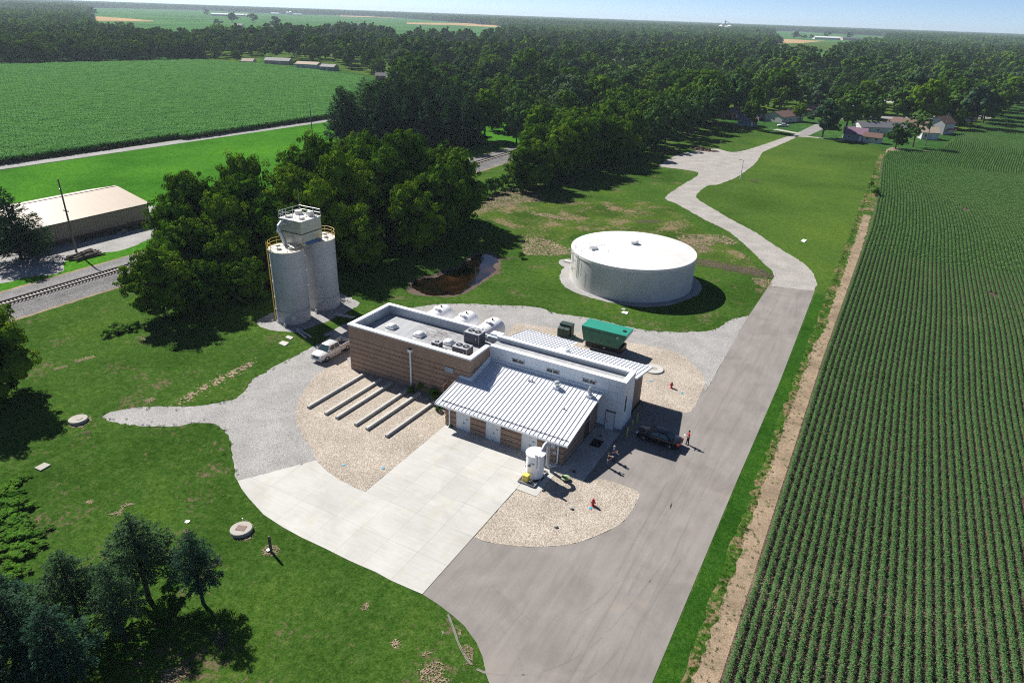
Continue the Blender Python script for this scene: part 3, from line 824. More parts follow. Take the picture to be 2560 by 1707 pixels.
def membrane_mat():
    m, n, l, b = nodes_of('grey roof membrane')
    p = pos_of(n)
    f = noise(n, l, stretch(n, l, p, (1.6, 0.22, 1)), 1.0, 5, 0.6)
    col = ramp(n, l, f, [(0.29, 0.305, 0.325), (0.335, 0.345, 0.36), (0.385, 0.39, 0.40)], [0.35, 0.5, 0.65])
    # brown silt left by ponding at the scupper
    v = n.new('ShaderNodeVectorMath'); v.operation = 'DISTANCE'; v.inputs[1].default_value = (9.9, 6.2, 5.15)
    l.new(stretch(n, l, p, (1, 1, 1)), v.inputs[0])
    near = ramp(n, l, v.outputs['Value'], [(1, 1, 1), (0, 0, 0)], [0.0, 1.0])
    dv = n.new('ShaderNodeMath'); dv.operation = 'DIVIDE'; l.new(v.outputs['Value'], dv.inputs[0]); dv.inputs[1].default_value = 4.6
    nr = ramp(n, l, dv.outputs[0], [(1, 1, 1), (0, 0, 0)], [0.1, 1.0])
    f2 = noise(n, l, stretch(n, l, p, (0.5, 1.4, 1)), 1.3, 6, 0.7, 1.5)
    f3 = ramp(n, l, f2, [(0, 0, 0), (1, 1, 1)], [0.42, 0.62])
    mk = mixc(n, l, 1.0, nr, f3, 'MULTIPLY')
    col = mixc(n, l, mk, col, (0.075, 0.055, 0.045))
    l.new(col, b.inputs['Base Color'])
    b.inputs['Roughness'].default_value = 0.6
    b.inputs['Specular IOR Level'].default_value = 0.3
    return m


M['membrane'] = membrane_mat()

ZT = 6.40
bld = thing('treatment_plant_building', 'long tan block plant building with white parapets and ribbed pale metal roofs', 'building')
JOINTS = [0.64, 1.28, 1.93, 2.57, 3.21, 3.87, 4.52]


def courses(x0, x1, y0, y1, ztop, lines, holes=()):
    """stacked block bands with a recessed dark joint between; holes = (axis face, a, b, ztop) cut-outs on the y0 face"""
    zs = [0.0] + [z for z in lines if z < ztop - 0.2] + [ztop]
    MB().box(x0 + 0.03, x1 - 0.03, y0 + (0.16 if holes else 0.03), y1 - 0.03, -0.05, ztop - 0.02).build('wall_core', M['block_joint'], bld)
    for a, b_ in zip(zs[:-1], zs[1:]):
        lo, hi = a + (0.085 if a > 0 else -0.05), b_
        segs = [(x0, x1)]
        for h0, h1, hz in holes:
            if lo < hz:
                ns = []
                for s0, s1 in segs:
                    if h1 <= s0 or h0 >= s1: ns.append((s0, s1))
                    else:
                        if h0 > s0: ns.append((s0, h0))
                        if h1 < s1: ns.append((h1, s1))
                segs = ns
        for s0, s1 in segs:
            MB().box(s0, s1, y0, y1, lo, hi).build('block_course', M['block'], bld)


# main block: solid to roof level, parapet walls above
RZ = 5.15
courses(0, 18.14, 0, 8.23, RZ - 0.02, JOINTS)
PT = 0.5
for nm, (x0, x1, y0, y1, zt) in {'front': (0, 18.14, 0, PT, ZT - 0.2), 'left': (0, PT, PT, 8.23, ZT - 0.2), 'back': (PT, 14.85, 8.23 - PT, 8.23, ZT - 0.2),
                                 'low': (14.85, 16.05, 8.23 - PT, 8.23, 5.52), 'right': (18.14 - PT, 18.14, PT, 4.31, ZT - 0.2)}.items():
    MB().box(x0, x1, y0, y1, RZ - 0.02, zt).build('parapet_wall', M['block'], bld)
# parapet: coping ring and inner metal sheets, roof membrane inside
CW = 0.62
def coping(x0, x1, y0, y1, z, t=0.20, name='coping'):
    m = MB().box(x0, x1, y0, y1, z - t, z)
    return m.build(name, M['white_metal'], bld, bevel=0.015)
coping(-0.08, 18.2, -0.08, CW, ZT)
coping(-0.08, CW - 0.08, CW + 0.003, 8.31, ZT - 0.002)
coping(CW - 0.077, 14.9, 8.31 - CW, 8.309, ZT - 0.004)
coping(18.2 - CW, 18.197, CW + 0.003, 4.30, ZT - 0.006)
coping(14.9, 16.05, 7.68, 8.309, 5.62)
coping(16.05, 17.6, 7.95, 8.9, 6.05)
MB().box(16.05, 17.6, 7.4, 8.85, RZ, 5.86).build('parapet_wall', M['parapet_metal'], bld)
MB().box(14.85, 14.9, 7.72, 8.25, 5.5, ZT - 0.2).build('parapet_end', M['white_metal'], bld)
# inner parapet sheets with upright seams, one by one
def sheets_x(x0, x1, y, z0, z1, step, sgn):
    k = max(1, round((x1 - x0) / step)); w = (x1 - x0) / k
    for i in range(k):
        a = x0 + i * w
        MB().box(a + 0.012, a + w - 0.012, min(y, y + sgn * 0.03), max(y, y + sgn * 0.03), z0, z1).box(a - 0.018, a + 0.009, min(y, y + sgn * 0.05), max(y, y + sgn * 0.05), z0, z1).build('parapet_sheet', M['parapet_metal'], bld)
def sheets_y(y0, y1, x, z0, z1, step, sgn):
    k = max(1, round((y1 - y0) / step)); w = (y1 - y0) / k
    for i in range(k):
        a = y0 + i * w
        MB().box(min(x, x + sgn * 0.03), max(x, x + sgn * 0.03), a + 0.012, a + w - 0.012, z0, z1).box(min(x, x + sgn * 0.05), max(x, x + sgn * 0.05), a - 0.018, a + 0.009, z0, z1).build('parapet_sheet', M['parapet_metal'], bld)
sheets_x(PT + 0.05, 14.85, 8.23 - PT, RZ + 0.02, ZT - 0.21, 1.02, -1)
sheets_x(14.9, 16.05, 8.23 - PT, RZ + 0.02, 5.42, 0.6, -1)
sheets_y(PT, 7.72, PT, RZ + 0.02, ZT - 0.21, 1.02, 1)
MB().box(PT + 0.05, 18.14 - PT, PT, 7.68, RZ - 0.01, RZ).build('roof_membrane', M['membrane'], bld)

# skylights on the flat roof
def skylight(x, y, z, w=1.25, d=1.25, square=True):
    s = MB().bbox(-w / 2, w / 2, -d / 2, d / 2, 0, 0.28).build('skylight', M['white_metal'], bld, loc=(x, y, z))
    dm = MB()
    prof = [(1.0, 0.0), (0.97, 0.10), (0.80, 0.20), (0.5, 0.29), (0.12, 0.33)]
    n = 16
    vs = []
    for r_, h in prof:
        for i in range(n):
            a = 2 * math.pi * (i + 0.5) / n
            c_, s_ = math.cos(a), math.sin(a)
            k = 1 / max(abs(c_), abs(s_))
            k = k if square else 1.0
            vs.append((w * 0.46 * r_ * c_ * k, d * 0.46 * r_ * s_ * k, 0.28 + h))
    fs = [(k * n + i, k * n + (i + 1) % n, (k + 1) * n + (i + 1) % n, (k + 1) * n + i) for k in range(4) for i in range(n)] + [tuple(4 * n + i for i in range(n))]
    dm.add(vs, fs).build('dome', M['acrylic'], s, smooth=True)
    return s
for x, y in ((3.6, 4.15), (8.0, 4.1), (12.35, 4.2)):
    s = skylight(x, y, RZ)
    for dx, dy in ((0.75, 0.3), (-0.2, -0.85)):
        MB().box(x + dx - 0.18, x + dx + 0.18, y + dy - 0.13, y + dy + 0.13, RZ + 0.001, RZ + 0.004).build('roof_patch', M['white_metal'], bld)

# scupper downspout, louvre and pipe on the long front wall
m = MB().box(9.45, 10.0, -0.38, -0.02, 5.15, 5.5)
lead = m.build('leader_head', M['white_metal'], bld, bevel=0.02)
MB().box(9.5, 9.95, -0.33, -0.06, 5.501, 5.504).build('opening', M['dark'], lead)
MB().box(9.64, 9.8, -0.24, -0.08, 0.15, 5.15).tube([(9.72, -0.16, 0.16), (9.68, -0.45, 0.06)], 0.075).build('downspout', M['white_metal'], bld)
lv = MB().box(14.6, 15.88, -0.04, 0.02, 3.85, 4.57).build('wall_louvre', M['dark'], bld)
for k in range(5):
    z = 3.9 + 0.13 * k
    MB().hexa([(14.64, -0.09, z), (15.84, -0.09, z), (15.84, -0.03, z + 0.02), (14.64, -0.03, z + 0.02), (14.64, -0.09, z + 0.03), (15.84, -0.09, z + 0.03), (15.84, -0.045, z + 0.1), (14.64, -0.045, z + 0.1)]).build('blade', M['louver'], lv)
MB().tube([(14.63, -0.32, 0.0), (14.63, -0.32, 2.0), (14.66, -0.32, 2.25), (14.85, -0.32, 2.42), (15.05, -0.3, 2.62), (15.1, -0.15, 2.8), (15.1, 0.02, 2.8)], 0.15, 10).build('vent_pipe', M['copper'], bld, smooth=True)
# faint conduit arcs are too slight to build; block stays plain

# ---- spine with white panels
SX0, SX1, SY0, SY1 = 18.16, 35.33, 4.31, 7.5
MB().box(17.6, SX1 - 0.03, SY0 + 0.03, SY1, -0.05, 5.72).build('spine_core', M['block_joint'], bld)
for nm, b6 in {'f': (SX0, SX1 - 0.03, SY0 + 0.03, SY0 + 0.45), 'b': (17.6, SX1 - 0.03, SY1 - 0.4, SY1), 'r': (SX1 - 0.45, SX1 - 0.03, SY0 + 0.45, SY1 - 0.4)}.items():
    MB().box(*b6, 5.72, ZT - 0.2).build('parapet_wall', M['parapet_metal'], bld)
MB().box(17.62, SX1 - 0.45, SY0 + 0.46, SY1 - 0.42, 5.721, 5.735).build('roof_membrane', M['membrane'], bld)
coping(18.2 + 0.003, SX1 + 0.06, SY0 - 0.06, SY0 + 0.56, ZT + 0.002)
coping(17.55, SX1 + 0.058, SY1 - 0.5, SY1 + 0.06, ZT - 0.003)
coping(SX1 - 0.55, SX1 + 0.056, SY0 + 0.565, SY1 - 0.505, ZT - 0.005)
sheets_x(17.65, SX1 - 0.5, SY1 - 0.4, 5.74, ZT - 0.21, 3.4, -1)
# front panels (upright joints, four horizontal joints), each a piece
wins = [(21.23, 22.84, 5.06, 5.57), (25.74, 27.36, 5.06, 5.57), (30.25, 31.88, 5.06, 5.57)]
vx = [SX0, 21.2, 22.87, 25.71, 27.39, 30.22, 31.91, 33.42, 34.49, SX1]
hz = [0.02, 0.40, 2.45, 3.72, 4.82, 5.60, ZT - 0.21]
vh = [(vx[i], vx[i + 1]) for i in range(len(vx) - 1)]
for i, (a, b_) in enumerate(vh):
    for j in range(len(hz) - 1):
        z0, z1 = hz[j], hz[j + 1]
        if a == 33.42 and z1 < 2.5: continue
        if z1 < 4.3 and b_ < 32.0: continue
        if any(abs(a - (w[0] - 0.03)) < 0.02 and z0 < 5.3 < z1 for w in wins):
            MB().box(a + 0.008, b_ - 0.008, SY0, SY0 + 0.028, z0 + 0.008, 5.05).build('wall_panel', M['panel'], bld)
            continue
        if j == 0: continue
        MB().box(a + 0.008, b_ - 0.008, SY0, SY0 + 0.028, z0 + 0.008, z1 - 0.008).build('wall_panel', M['panel'], bld)
for (a, b_, z0, z1) in wins:
    w = MB()
    for q in ((a, b_, z0, z0 + 0.05), (a, b_, z1 - 0.05, z1), (a, a + 0.05, z0 + 0.05, z1 - 0.05), (b_ - 0.05, b_, z0 + 0.05, z1 - 0.05), ((a + b_) / 2 - 0.03, (a + b_) / 2 + 0.03, z0 + 0.05, z1 - 0.05)):
        w.box(q[0], q[1], SY0 - 0.03, SY0 + 0.025, q[2], q[3])
    wo = w.build('clerestory_window', M['white_metal'], bld)
    for k in (0, 1):
        xa = a + 0.05 + k * ((b_ - a) / 2 - 0.02); xb = xa + (b_ - a) / 2 - 0.08
        MB().box(xa, xb, SY0 + 0.0, SY0 + 0.01, z0 + 0.05, z1 - 0.05).build('pane', M['dark_glass'], wo)
# right end panels with slit window
ey = [SY0, 4.72, 5.25, 6.4, SY1]
for i in range(4):
    for j in range(1, 6):
        z0, z1 = hz[j], hz[j + 1]
        if i == 1 and j in (2, 3, 4): continue
        MB().box(SX1 - 0.028, SX1, ey[i] + 0.008, ey[i + 1] - 0.008, z0 + 0.008, z1 - 0.008).build('wall_panel', M['panel'], bld)
for k in range(4):
    z0 = 2.72 + 0.74 * k
    o = MB().box(SX1 - 0.025, SX1 - 0.01, 4.75, 5.22, z0, z0 + 0.69).build('slit_window', M['dark_glass'], bld)
    MB().box(SX1 - 0.02, SX1 + 0.01, 4.73, 5.24, z0 + 0.69, z0 + 0.74).build('frame', M['white_metal'], o)
MB().box(32.4, SX1 + 0.10, SY0 - 0.10, SY0 + 0.02, -0.05, 0.40).build('plinth', M['plinth'], bld)
MB().box(SX1 - 0.02, SX1 + 0.10, SY0 + 0.022, SY1 + 0.3, -0.05, 0.398).build('plinth', M['plinth'], bld)
d = MB().box(33.46, 34.46, SY0 - 0.115, SY0 + 0.01, 0.05, 2.28).build('side_door', M['door'], bld, bevel=0.01)
MB().box(33.53, 33.70, SY0 - 0.17, SY0 - 0.117, 1.02, 1.08).build('handle', M['dark'], d)
MB().box(33.40, 33.455, SY0 - 0.125, SY0 + 0.02, 0.05, 2.36).box(34.465, 34.52, SY0 - 0.125, SY0 + 0.02, 0.05, 2.36).box(33.40, 34.52, SY0 - 0.122, SY0 + 0.02, 2.29, 2.36).build('door_frame', M['grey_steel'], d)
MB().box(33.9, 34.05, SY0 - 0.06, SY0, 3.2, 3.3).build('wall_light', M['galv'], bld)
MB().box(33.12, 33.2, SY0 - 0.03, SY0, 0.95, 1.1).build('intercom', M['dark'], bld)

# ---- front wing under the ribbed lean-to roof
LX0, LX1, LY0 = 17.76, 32.37, -4.67
doors = [(19.20, 21.04), (23.04, 24.88), (27.45, 29.29)]
EV, EZ, TV, TZ = -5.08, 2.78, 4.30, 4.56           # eave and top of the roof plane
slope = (TZ - EZ) / (TV - EV)
roof_z = lambda y: EZ + (y - EV) * slope
LJ = [0.64, 1.28, 1.93]
courses(LX0, LX1, LY0, LY0 + 0.35, 2.62, LJ, [(a, b_, 2.40) for a, b_ in doors])
courses(LX0, 18.1, LY0 + 0.352, -0.002, 2.62, LJ)
# right flank as stepped courses up to the slope
zs = [0.0] + JOINTS[:6]
for k in range(len(zs)):
    lo = zs[k] + (0.085 if k else -0.05); hi = zs[k + 1] if k + 1 < len(zs) else 4.4
    for (ya, yb) in ((LY0 + 0.352, 0.72), (2.34, SY0 - 0.002)) if lo < 2.4 else ((LY0 + 0.352, SY0 - 0.002),):
        def top(y): return min(hi, roof_z(y) - 0.10)
        if top(yb) <= lo + 0.02: continue
        y_in = max(ya, EV + (lo + 0.12 - EZ) / slope)
        y_full = min(max(EV + (hi + 0.10 - EZ) / slope, y_in), yb)
        poly = [(y_in, lo), (yb, lo), (yb, top(yb)), (y_full, top(y_full)), (y_in, top(y_in))]
        pp = [poly[0]]
        for q in poly[1:]:
            if math.dist(q, pp[-1]) > 0.01: pp.append(q)
        n = len(pp)
        mb = MB().add([(LX1 - 0.35, y, z) for y, z in pp] + [(LX1, y, z) for y, z in pp],
                      [tuple(range(n))[::-1], tuple(range(n, 2 * n))] + [(i, (i + 1) % n, n + (i + 1) % n, n + i) for i in range(n)])
        mb.build('block_course', M['block'], bld)
MB().add([(LX1 - 0.32, LY0 + 0.36, 0), (LX1 - 0.04, LY0 + 0.36, 0), (LX1 - 0.04, 4.3, 0), (LX1 - 0.32, 4.3, 0),
          (LX1 - 0.32, LY0 + 0.36, 2.6), (LX1 - 0.04, LY0 + 0.36, 2.6), (LX1 - 0.04, 4.3, 4.3), (LX1 - 0.32, 4.3, 4.3)],
         [(3, 2, 1, 0), (4, 5, 6, 7), (0, 1, 5, 4), (1, 2, 6, 5), (2, 3, 7, 6), (3, 0, 4, 7)]).build('wall_core', M['block_joint'], bld)
MB().box(18.1, LX1 - 0.34, LY0 + 0.36, 4.3, -0.02, 2.55).build('wing_core', M['block_joint'], bld)


def double_door(a, b_):
    d = MB().box(a + 0.05, (a + b_) / 2 - 0.006, LY0 + 0.06, LY0 + 0.11, 0.04, 2.36).build('door_leaf', M['door'], bld)
    e = MB().box((a + b_) / 2 + 0.006, b_ - 0.05, LY0 + 0.06, LY0 + 0.11, 0.04, 2.36).build('door_leaf', M['door'], bld)
    MB().box(a, a + 0.048, LY0 + 0.03, LY0 + 0.14, 0, 2.4).box(b_ - 0.048, b_, LY0 + 0.03, LY0 + 0.14, 0, 2.4).box(a + 0.048, b_ - 0.048, LY0 + 0.03, LY0 + 0.14, 2.362, 2.4).build('door_frame', M['white_metal'], bld)
    c = (a + b_) / 2
    MB().box(c + 0.05, c + 0.18, LY0 - 0.01, LY0 + 0.058, 1.0, 1.05).box(c + 0.04, c + 0.09, LY0 + 0.045, LY0 + 0.059, 0.93, 1.15).build('handle', M['dark'], e)
    MB().box(c + 0.36, c + 0.58, LY0 + 0.052, LY0 + 0.059, 1.55, 1.66).build('door_sign', M['dark'], e)
for a, b_ in doors: double_door(a, b_)
for x in (25.05, 31.2):
    MB().box(x, x + 0.42, LY0 - 0.14, LY0 - 0.002, 2.18, 2.33).build('wall_light', M['dark'], bld)
MB().box(25.7, 25.85, LY0 - 0.06, LY0 - 0.002, 0.9, 0.99).build('hose_bib', M['galv'], bld)
# right flank door with transom
d = MB().box(LX1 - 0.2, LX1 - 0.1, 0.76, 2.30, 0.05, 2.0).build('side_door', M['door'], bld)
MB().box(LX1 - 0.2, LX1 - 0.08, 0.76, 2.30, 2.06, 2.5).build('transom_window', M['dark_glass'], d)
MB().box(LX1 - 0.3, LX1 - 0.02, 0.70, 0.757, 0.0, 2.3).box(LX1 - 0.3, LX1 - 0.02, 2.303, 2.36, 0, 2.5).box(LX1 - 0.2, LX1 - 0.02, 0.757, 2.303, 2.0, 2.06).build('door_frame', M['white_metal'], d)

# ribbed roof: one pan per seam
RX0, RX1 = 16.72, 32.88
NP = 33
PW = (RX1 - RX0) / NP


def pan(w, y0, y1, z0, z1, name):
    L_ = y1 - y0
    m = MB()
    th = 0.035
    m.hexa([(0.004, 0, -th), (w, 0, -th), (w, L_, z1 - z0 - th), (0.004, L_, z1 - z0 - th), (0.004, 0, 0), (w, 0, 0), (w, L_, z1 - z0), (0.004, L_, z1 - z0)])
    m.hexa([(0.0, 0, 0.001), (0.022, 0, 0.001), (0.022, L_, z1 - z0 + 0.001), (0.0, L_, z1 - z0 + 0.001), (0.0, 0, 0.075), (0.022, 0, 0.075), (0.022, L_, z1 - z0 + 0.075), (0.0, L_, z1 - z0 + 0.075)])
    me = m.mesh(name); me.materials.append(M['seam_roof'])
    bm = bmesh.new(); bm.from_mesh(me); bmesh.ops.recalc_face_normals(bm, faces=bm.faces[:]); bm.to_mesh(me); bm.free()
    return me
full = pan(PW, EV, TV, EZ, TZ, 'roof_pan')
short = pan(PW, EV, -0.06, EZ, roof_z(-0.06), 'roof_pan_short')
for k in range(NP):
    x = RX0 + k * PW
    o = bpy.data.objects.new('roof_pan', short if x + PW < 18.6 else full)
    o.location = (x, EV, EZ)
    link(o, bld)
# trim: verges, gutter, flashings, snow fence
MB().hexa([(RX1, EV - 0.02, EZ - 0.16), (RX1 + 0.05, EV - 0.02, EZ - 0.16), (RX1 + 0.05, TV, TZ - 0.16), (RX1, TV, TZ - 0.16), (RX1, EV - 0.02, EZ + 0.06), (RX1 + 0.05, EV - 0.02, EZ + 0.06), (RX1 + 0.05, TV, TZ + 0.06), (RX1, TV, TZ + 0.06)]).build('verge_trim', M['white_metal'], bld)
z0_ = roof_z(-0.06)
MB().hexa([(RX0 - 0.05, EV - 0.02, EZ - 0.16), (RX0, EV - 0.02, EZ - 0.16), (RX0, -0.06, z0_ - 0.16), (RX0 - 0.05, -0.06, z0_ - 0.16), (RX0 - 0.05, EV - 0.02, EZ + 0.06), (RX0, EV - 0.02, EZ + 0.06), (RX0, -0.06, z0_ + 0.06), (RX0 - 0.05, -0.06, z0_ + 0.06)]).build('verge_trim', M['white_metal'], bld)
g_ = MB()
g_.box(RX0 - 0.05, RX1 + 0.05, EV - 0.14, EV - 0.12, EZ - 0.17, EZ - 0.03).box(RX0 - 0.05, RX1 + 0.05, EV - 0.12, EV - 0.025, EZ - 0.17, EZ - 0.15).box(RX0 - 0.05, RX1 + 0.05, EV - 0.025, EV - 0.003, EZ - 0.17, EZ - 0.04)
g_.build('gutter', M['white_metal'], bld)
MB().box(RX0, RX1, EV + 0.02, LY0 - 0.01, EZ - 0.2, EZ - 0.17).build('soffit', M['white_metal'], bld)
MB().box(LX0 - 0.02, LX1 + 0.02, LY0 - 0.03, LY0 - 0.003, 2.45, 2.60).build('frieze', M['white_metal'], bld)
for x in (18.35, 31.72):
    MB().box(x, x + 0.13, EV - 0.12, EV + 0.0, 2.5, EZ - 0.171).tube([(x + 0.085, EV - 0.06, 2.52), (x + 0.085, LY0 - 0.12, 2.25)], 0.085).box(x, x + 0.13, LY0 - 0.17, LY0 - 0.04, 0.2, 2.28).tube([(x + 0.085, LY0 - 0.1, 0.22), (x - 0.05, LY0 - 0.35, 0.06)], 0.06).build('downspout', M['white_metal'], bld)
fl = MB()
fl.hexa([(18.15, -0.10, z0_ + 0.01), (18.60, -0.10, z0_ + 0.01), (18.60, 4.26, TZ + 0.02), (18.15, 4.26, TZ + 0.02), (18.15, -0.10, z0_ + 0.30), (18.20, -0.10, z0_ + 0.30), (18.20, 4.26, TZ + 0.42), (18.15, 4.26, TZ + 0.42)])
fl.build('flashing', M['white_metal'], bld)
MB().hexa([(RX0 - 0.02, -0.28, z0_ - 0.02), (18.6, -0.28, z0_ - 0.02), (18.6, -0.012, z0_ + 0.05), (RX0 - 0.02, -0.012, z0_ + 0.05), (RX0 - 0.02, -0.06, z0_ + 0.22), (18.14, -0.06, z0_ + 0.22), (18.14, -0.012, z0_ + 0.22), (RX0 - 0.02, -0.012, z0_ + 0.22)]).build('flashing', M['white_metal'], bld)
MB().hexa([(18.6, 4.0, roof_z(4.0) + 0.05), (RX1 + 0.03, 4.0, roof_z(4.0) + 0.05), (RX1 + 0.03, 4.28, TZ + 0.10), (18.6, 4.28, TZ + 0.10), (18.6, 4.2, TZ + 0.16), (RX1 + 0.03, 4.2, TZ + 0.16), (RX1 + 0.03, 4.28, TZ + 0.22), (18.6, 4.28, TZ + 0.22)]).build('flashing', M['white_metal'], bld)
sg = MB()
ysg = EV + 0.62
sg.box(RX0 + 0.5, RX1 - 0.4, ysg, ysg + 0.035, roof_z(ysg) + 0.075, roof_z(ysg) + 0.11)
for k in range(1, NP):
    x = RX0 + k * PW
    if x > RX0 + 0.4 and x < RX1 - 0.3:
        sg.box(x - 0.03, x + 0.06, ysg - 0.05, ysg + 0.08, roof_z(ysg) + 0.04, roof_z(ysg) + 0.13).box(x + PW / 2 - 0.07, x + PW / 2 + 0.07, ysg - 0.02, ysg + 0.05, roof_z(ysg) + 0.01, roof_z(ysg) + 0.1)
sg.build('snow_guard', M['grey_steel'], bld)
# roof vents
def roof_vent(px, py, kind):
    z = roof_z(py)
    if kind == 'turbine':
        o = MB().box(px - 0.33, px + 0.33, py - 0.33, py + 0.33, z - 0.05, z + 0.28).build('roof_vent', M['white_metal'], bld, bevel=0.02)
        MB().lathe([(0.0, z + 0.28), (0.2, z + 0.28), (0.2, z + 0.42), (0.33, z + 0.5), (0.36, z + 0.72), (0.25, z + 0.88), (0.0, z + 0.92)], (px, py), 16).build('cowl', M['galv'], o, smooth=True)
    elif kind == 'cone':
        o = MB().box(px - 0.33, px + 0.33, py - 0.33, py + 0.33, z - 0.05, z + 0.28).build('roof_vent', M['white_metal'], bld, bevel=0.02)
        MB().lathe([(0.0, z + 0.28), (0.26, z + 0.28), (0.26, z + 0.5), (0.30, z + 0.55), (0.13, z + 0.95), (0.12, z + 1.2), (0.0, z + 1.2)], (px, py), 14).build('cowl', M['galv'], o, smooth=True)
    else:
        MB().lathe([(0.16, z - 0.02), (0.09, z + 0.12), (0.06, z + 0.14), (0.06, z + 0.38), (0.0, z + 0.38)], (px, py), 10).build('vent_stack', M['grey_steel'], bld, smooth=True)
roof_vent(*(27.87, 2.73), 'turbine')
roof_vent(*(31.75, 2.95), 'cone')
for q in ((24.42, 2.58), (24.87, 2.61), (30.13, -0.11)): roof_vent(q[0], q[1], 'stack')

# ---- rear wing, ribbed roof falling to the back
BY, BZ0, BZ1 = 13.55, 5.45, 4.22          # eave line, z at spine, z at eave
MB().box(17.6, 34.75, SY1 + 0.002, 12.5, -0.05, 4.25).build('rear_wall', M['block'], bld)
MB().add([(34.7, SY1 + 0.01, 4.2), (34.7, 12.5, 4.2), (34.7, 12.5, 4.36), (34.7, SY1 + 0.01, 5.3), (34.4, SY1 + 0.01, 4.2), (34.4, 12.5, 4.2), (34.4, 12.5, 4.36), (34.4, SY1 + 0.01, 5.3)],
         [(0, 1, 2, 3), (7, 6, 5, 4), (0, 4, 5, 1), (1, 5, 6, 2), (2, 6, 7, 3), (3, 7, 4, 0)]).build('gable_wall', M['block'], bld)
MB().box(17.6, 24.3, 12.51, 15.2, -0.05, 3.5).build('rear_wall', M['block'], bld)
bs = (BZ1 - BZ0) / (BY - SY1)
def pan2(w, L_, name): return pan(w, 0, L_, 0, bs * L_, name)
long_ = pan2(0.49, 16.0 - SY1, 'rear_pan_long'); shrt = pan2(0.49, BY - SY1, 'rear_pan')
x = 17.3
while x < 35.2:
    o = bpy.data.objects.new('roof_pan', long_ if x < 24.2 else shrt)
    o.location = (x, SY1 + 0.06, BZ0)
    link(o, bld); x += 0.49
RXE = x
rz_b = lambda y: BZ0 + (y - SY1 - 0.06) * bs
MB().hexa([(RXE, SY1 + 0.06, BZ0 - 0.2), (RXE + 0.05, SY1 + 0.06, BZ0 - 0.2), (RXE + 0.05, BY + 0.1, rz_b(BY) - 0.2), (RXE, BY + 0.1, rz_b(BY) - 0.2), (RXE, SY1 + 0.06, BZ0 + 0.06), (RXE + 0.05, SY1 + 0.06, BZ0 + 0.06), (RXE + 0.05, BY + 0.1, rz_b(BY) + 0.06), (RXE, BY + 0.1, rz_b(BY) + 0.06)]).build('verge_trim', M['white_metal'], bld)
MB().box(24.3, RXE, BY + 0.08, BY + 0.2, rz_b(BY) - 0.2, rz_b(BY) - 0.02).build('gutter', M['white_metal'], bld)
sg = MB()
for k in range(38):
    xx = 17.5 + 0.49 * k
    if xx < RXE: yy = (15.5 if xx < 24.2 else 13.1); sg.box(xx - 0.03, xx + 0.06, yy, yy + 0.1, rz_b(yy) + 0.03, rz_b(yy) + 0.13)
sg.build('snow_guard', M['grey_steel'], bld)
skylight(25.2, 9.9, rz_b(9.9) - 0.05, 1.6, 1.5)
for k in range(5):
    px = 25.9 + 1.95 * k
    skylight(px, 8.35, rz_b(8.35) - 0.12, 1.25, 1.25, False)

# ---- roof-top condensers
def condenser(name, label, x, y, w, d, h, fans, rz=0.0):
    t = thing(name, label, 'air conditioner', (x, y, RZ), rz, 'air conditioning units on the flat roof')
    MB().box(-w / 2 - 0.05, w / 2 + 0.05, -d / 2 + 0.05, -d / 2 + 0.15, 0, 0.08).box(-w / 2 - 0.05, w / 2 + 0.05, d / 2 - 0.15, d / 2 - 0.05, 0, 0.08).build('skid', M['dark'], t)
    MB().bbox(-w / 2 + 0.03, w / 2 - 0.03, -d / 2 + 0.03, d / 2 - 0.03, 0.08, h - 0.08).build('coil', M['ac_side'], t)
    c = MB()
    for sx in (-1, 1):
        for sy in (-1, 1):
            c.box(sx * w / 2 - 0.04, sx * w / 2 + 0.04, sy * d / 2 - 0.04, sy * d / 2 + 0.04, 0.08, h - 0.08)
    c.build('corner_post', M['ac_top'], t)
    MB().bbox(-w / 2 - 0.045, w / 2 + 0.045, -d / 2 - 0.045, d / 2 + 0.045, h - 0.08, h).build('lid', M['ac_top'], t)
    for (fx, fy, fr) in fans:
        f = MB().lathe([(fr, h), (fr, h + 0.05), (fr - 0.05, h + 0.05), (fr - 0.07, h + 0.004), (0, h + 0.004)], (fx, fy), 20).build('fan', M['dark'], t)
        g2 = MB()
        for k in range(4):
            a = k * math.pi / 4 + 0.3
            g2.tube([(fx + 0.3 * math.cos(a) * fr / 0.4, fy + 0.3 * math.sin(a) * fr / 0.4, h + 0.03), (fx - 0.3 * math.cos(a) * fr / 0.4, fy - 0.3 * math.sin(a) * fr / 0.4, h + 0.03)], 0.022, 4)
        g2.cyl((fx, fy), 0.10, h + 0.01, h + 0.05, 10).build('blade', M['ac_top'], f)
    MB().box(w / 2 - 0.45, w / 2 - 0.38, -d / 2 - 0.012, -d / 2 + 0.02, h * 0.45, h * 0.62).build('badge', M['white_metal'], t)
    return t
condenser('condenser_unit', 'tall dark twin-fan condenser by the back parapet', 14.75, 6.35, 2.1, 1.5, 1.45, [(-0.45, 0.0, 0.42), (0.5, 0.0, 0.42)])
condenser('condenser_unit', 'dark twin-fan condenser beside the front parapet corner', 15.3, 2.75, 2.0, 1.4, 1.1, [(-0.45, 0.0, 0.42), (0.5, 0.0, 0.42)])
condenser('condenser_unit', 'small single-fan condenser next to a white skylight', 11.75, 2.55, 1.0, 0.85, 0.8, [(0, 0, 0.28)])
t = thing('roof_conduit', 'thin bent conduit on low stands on the flat roof', 'conduit', (0, 0, 0))
MB().tube([(12.6, 2.2, RZ + 0.1), (12.8, 2.2, RZ + 0.35), (14.2, 2.7, RZ + 0.35), (14.35, 2.75, RZ + 0.5)], 0.035).build('pipe', M['grey_steel'], t)
MB().box(13.2, 13.3, 2.3, 2.45, RZ, RZ + 0.33).build('stand', M['grey_steel'], t)

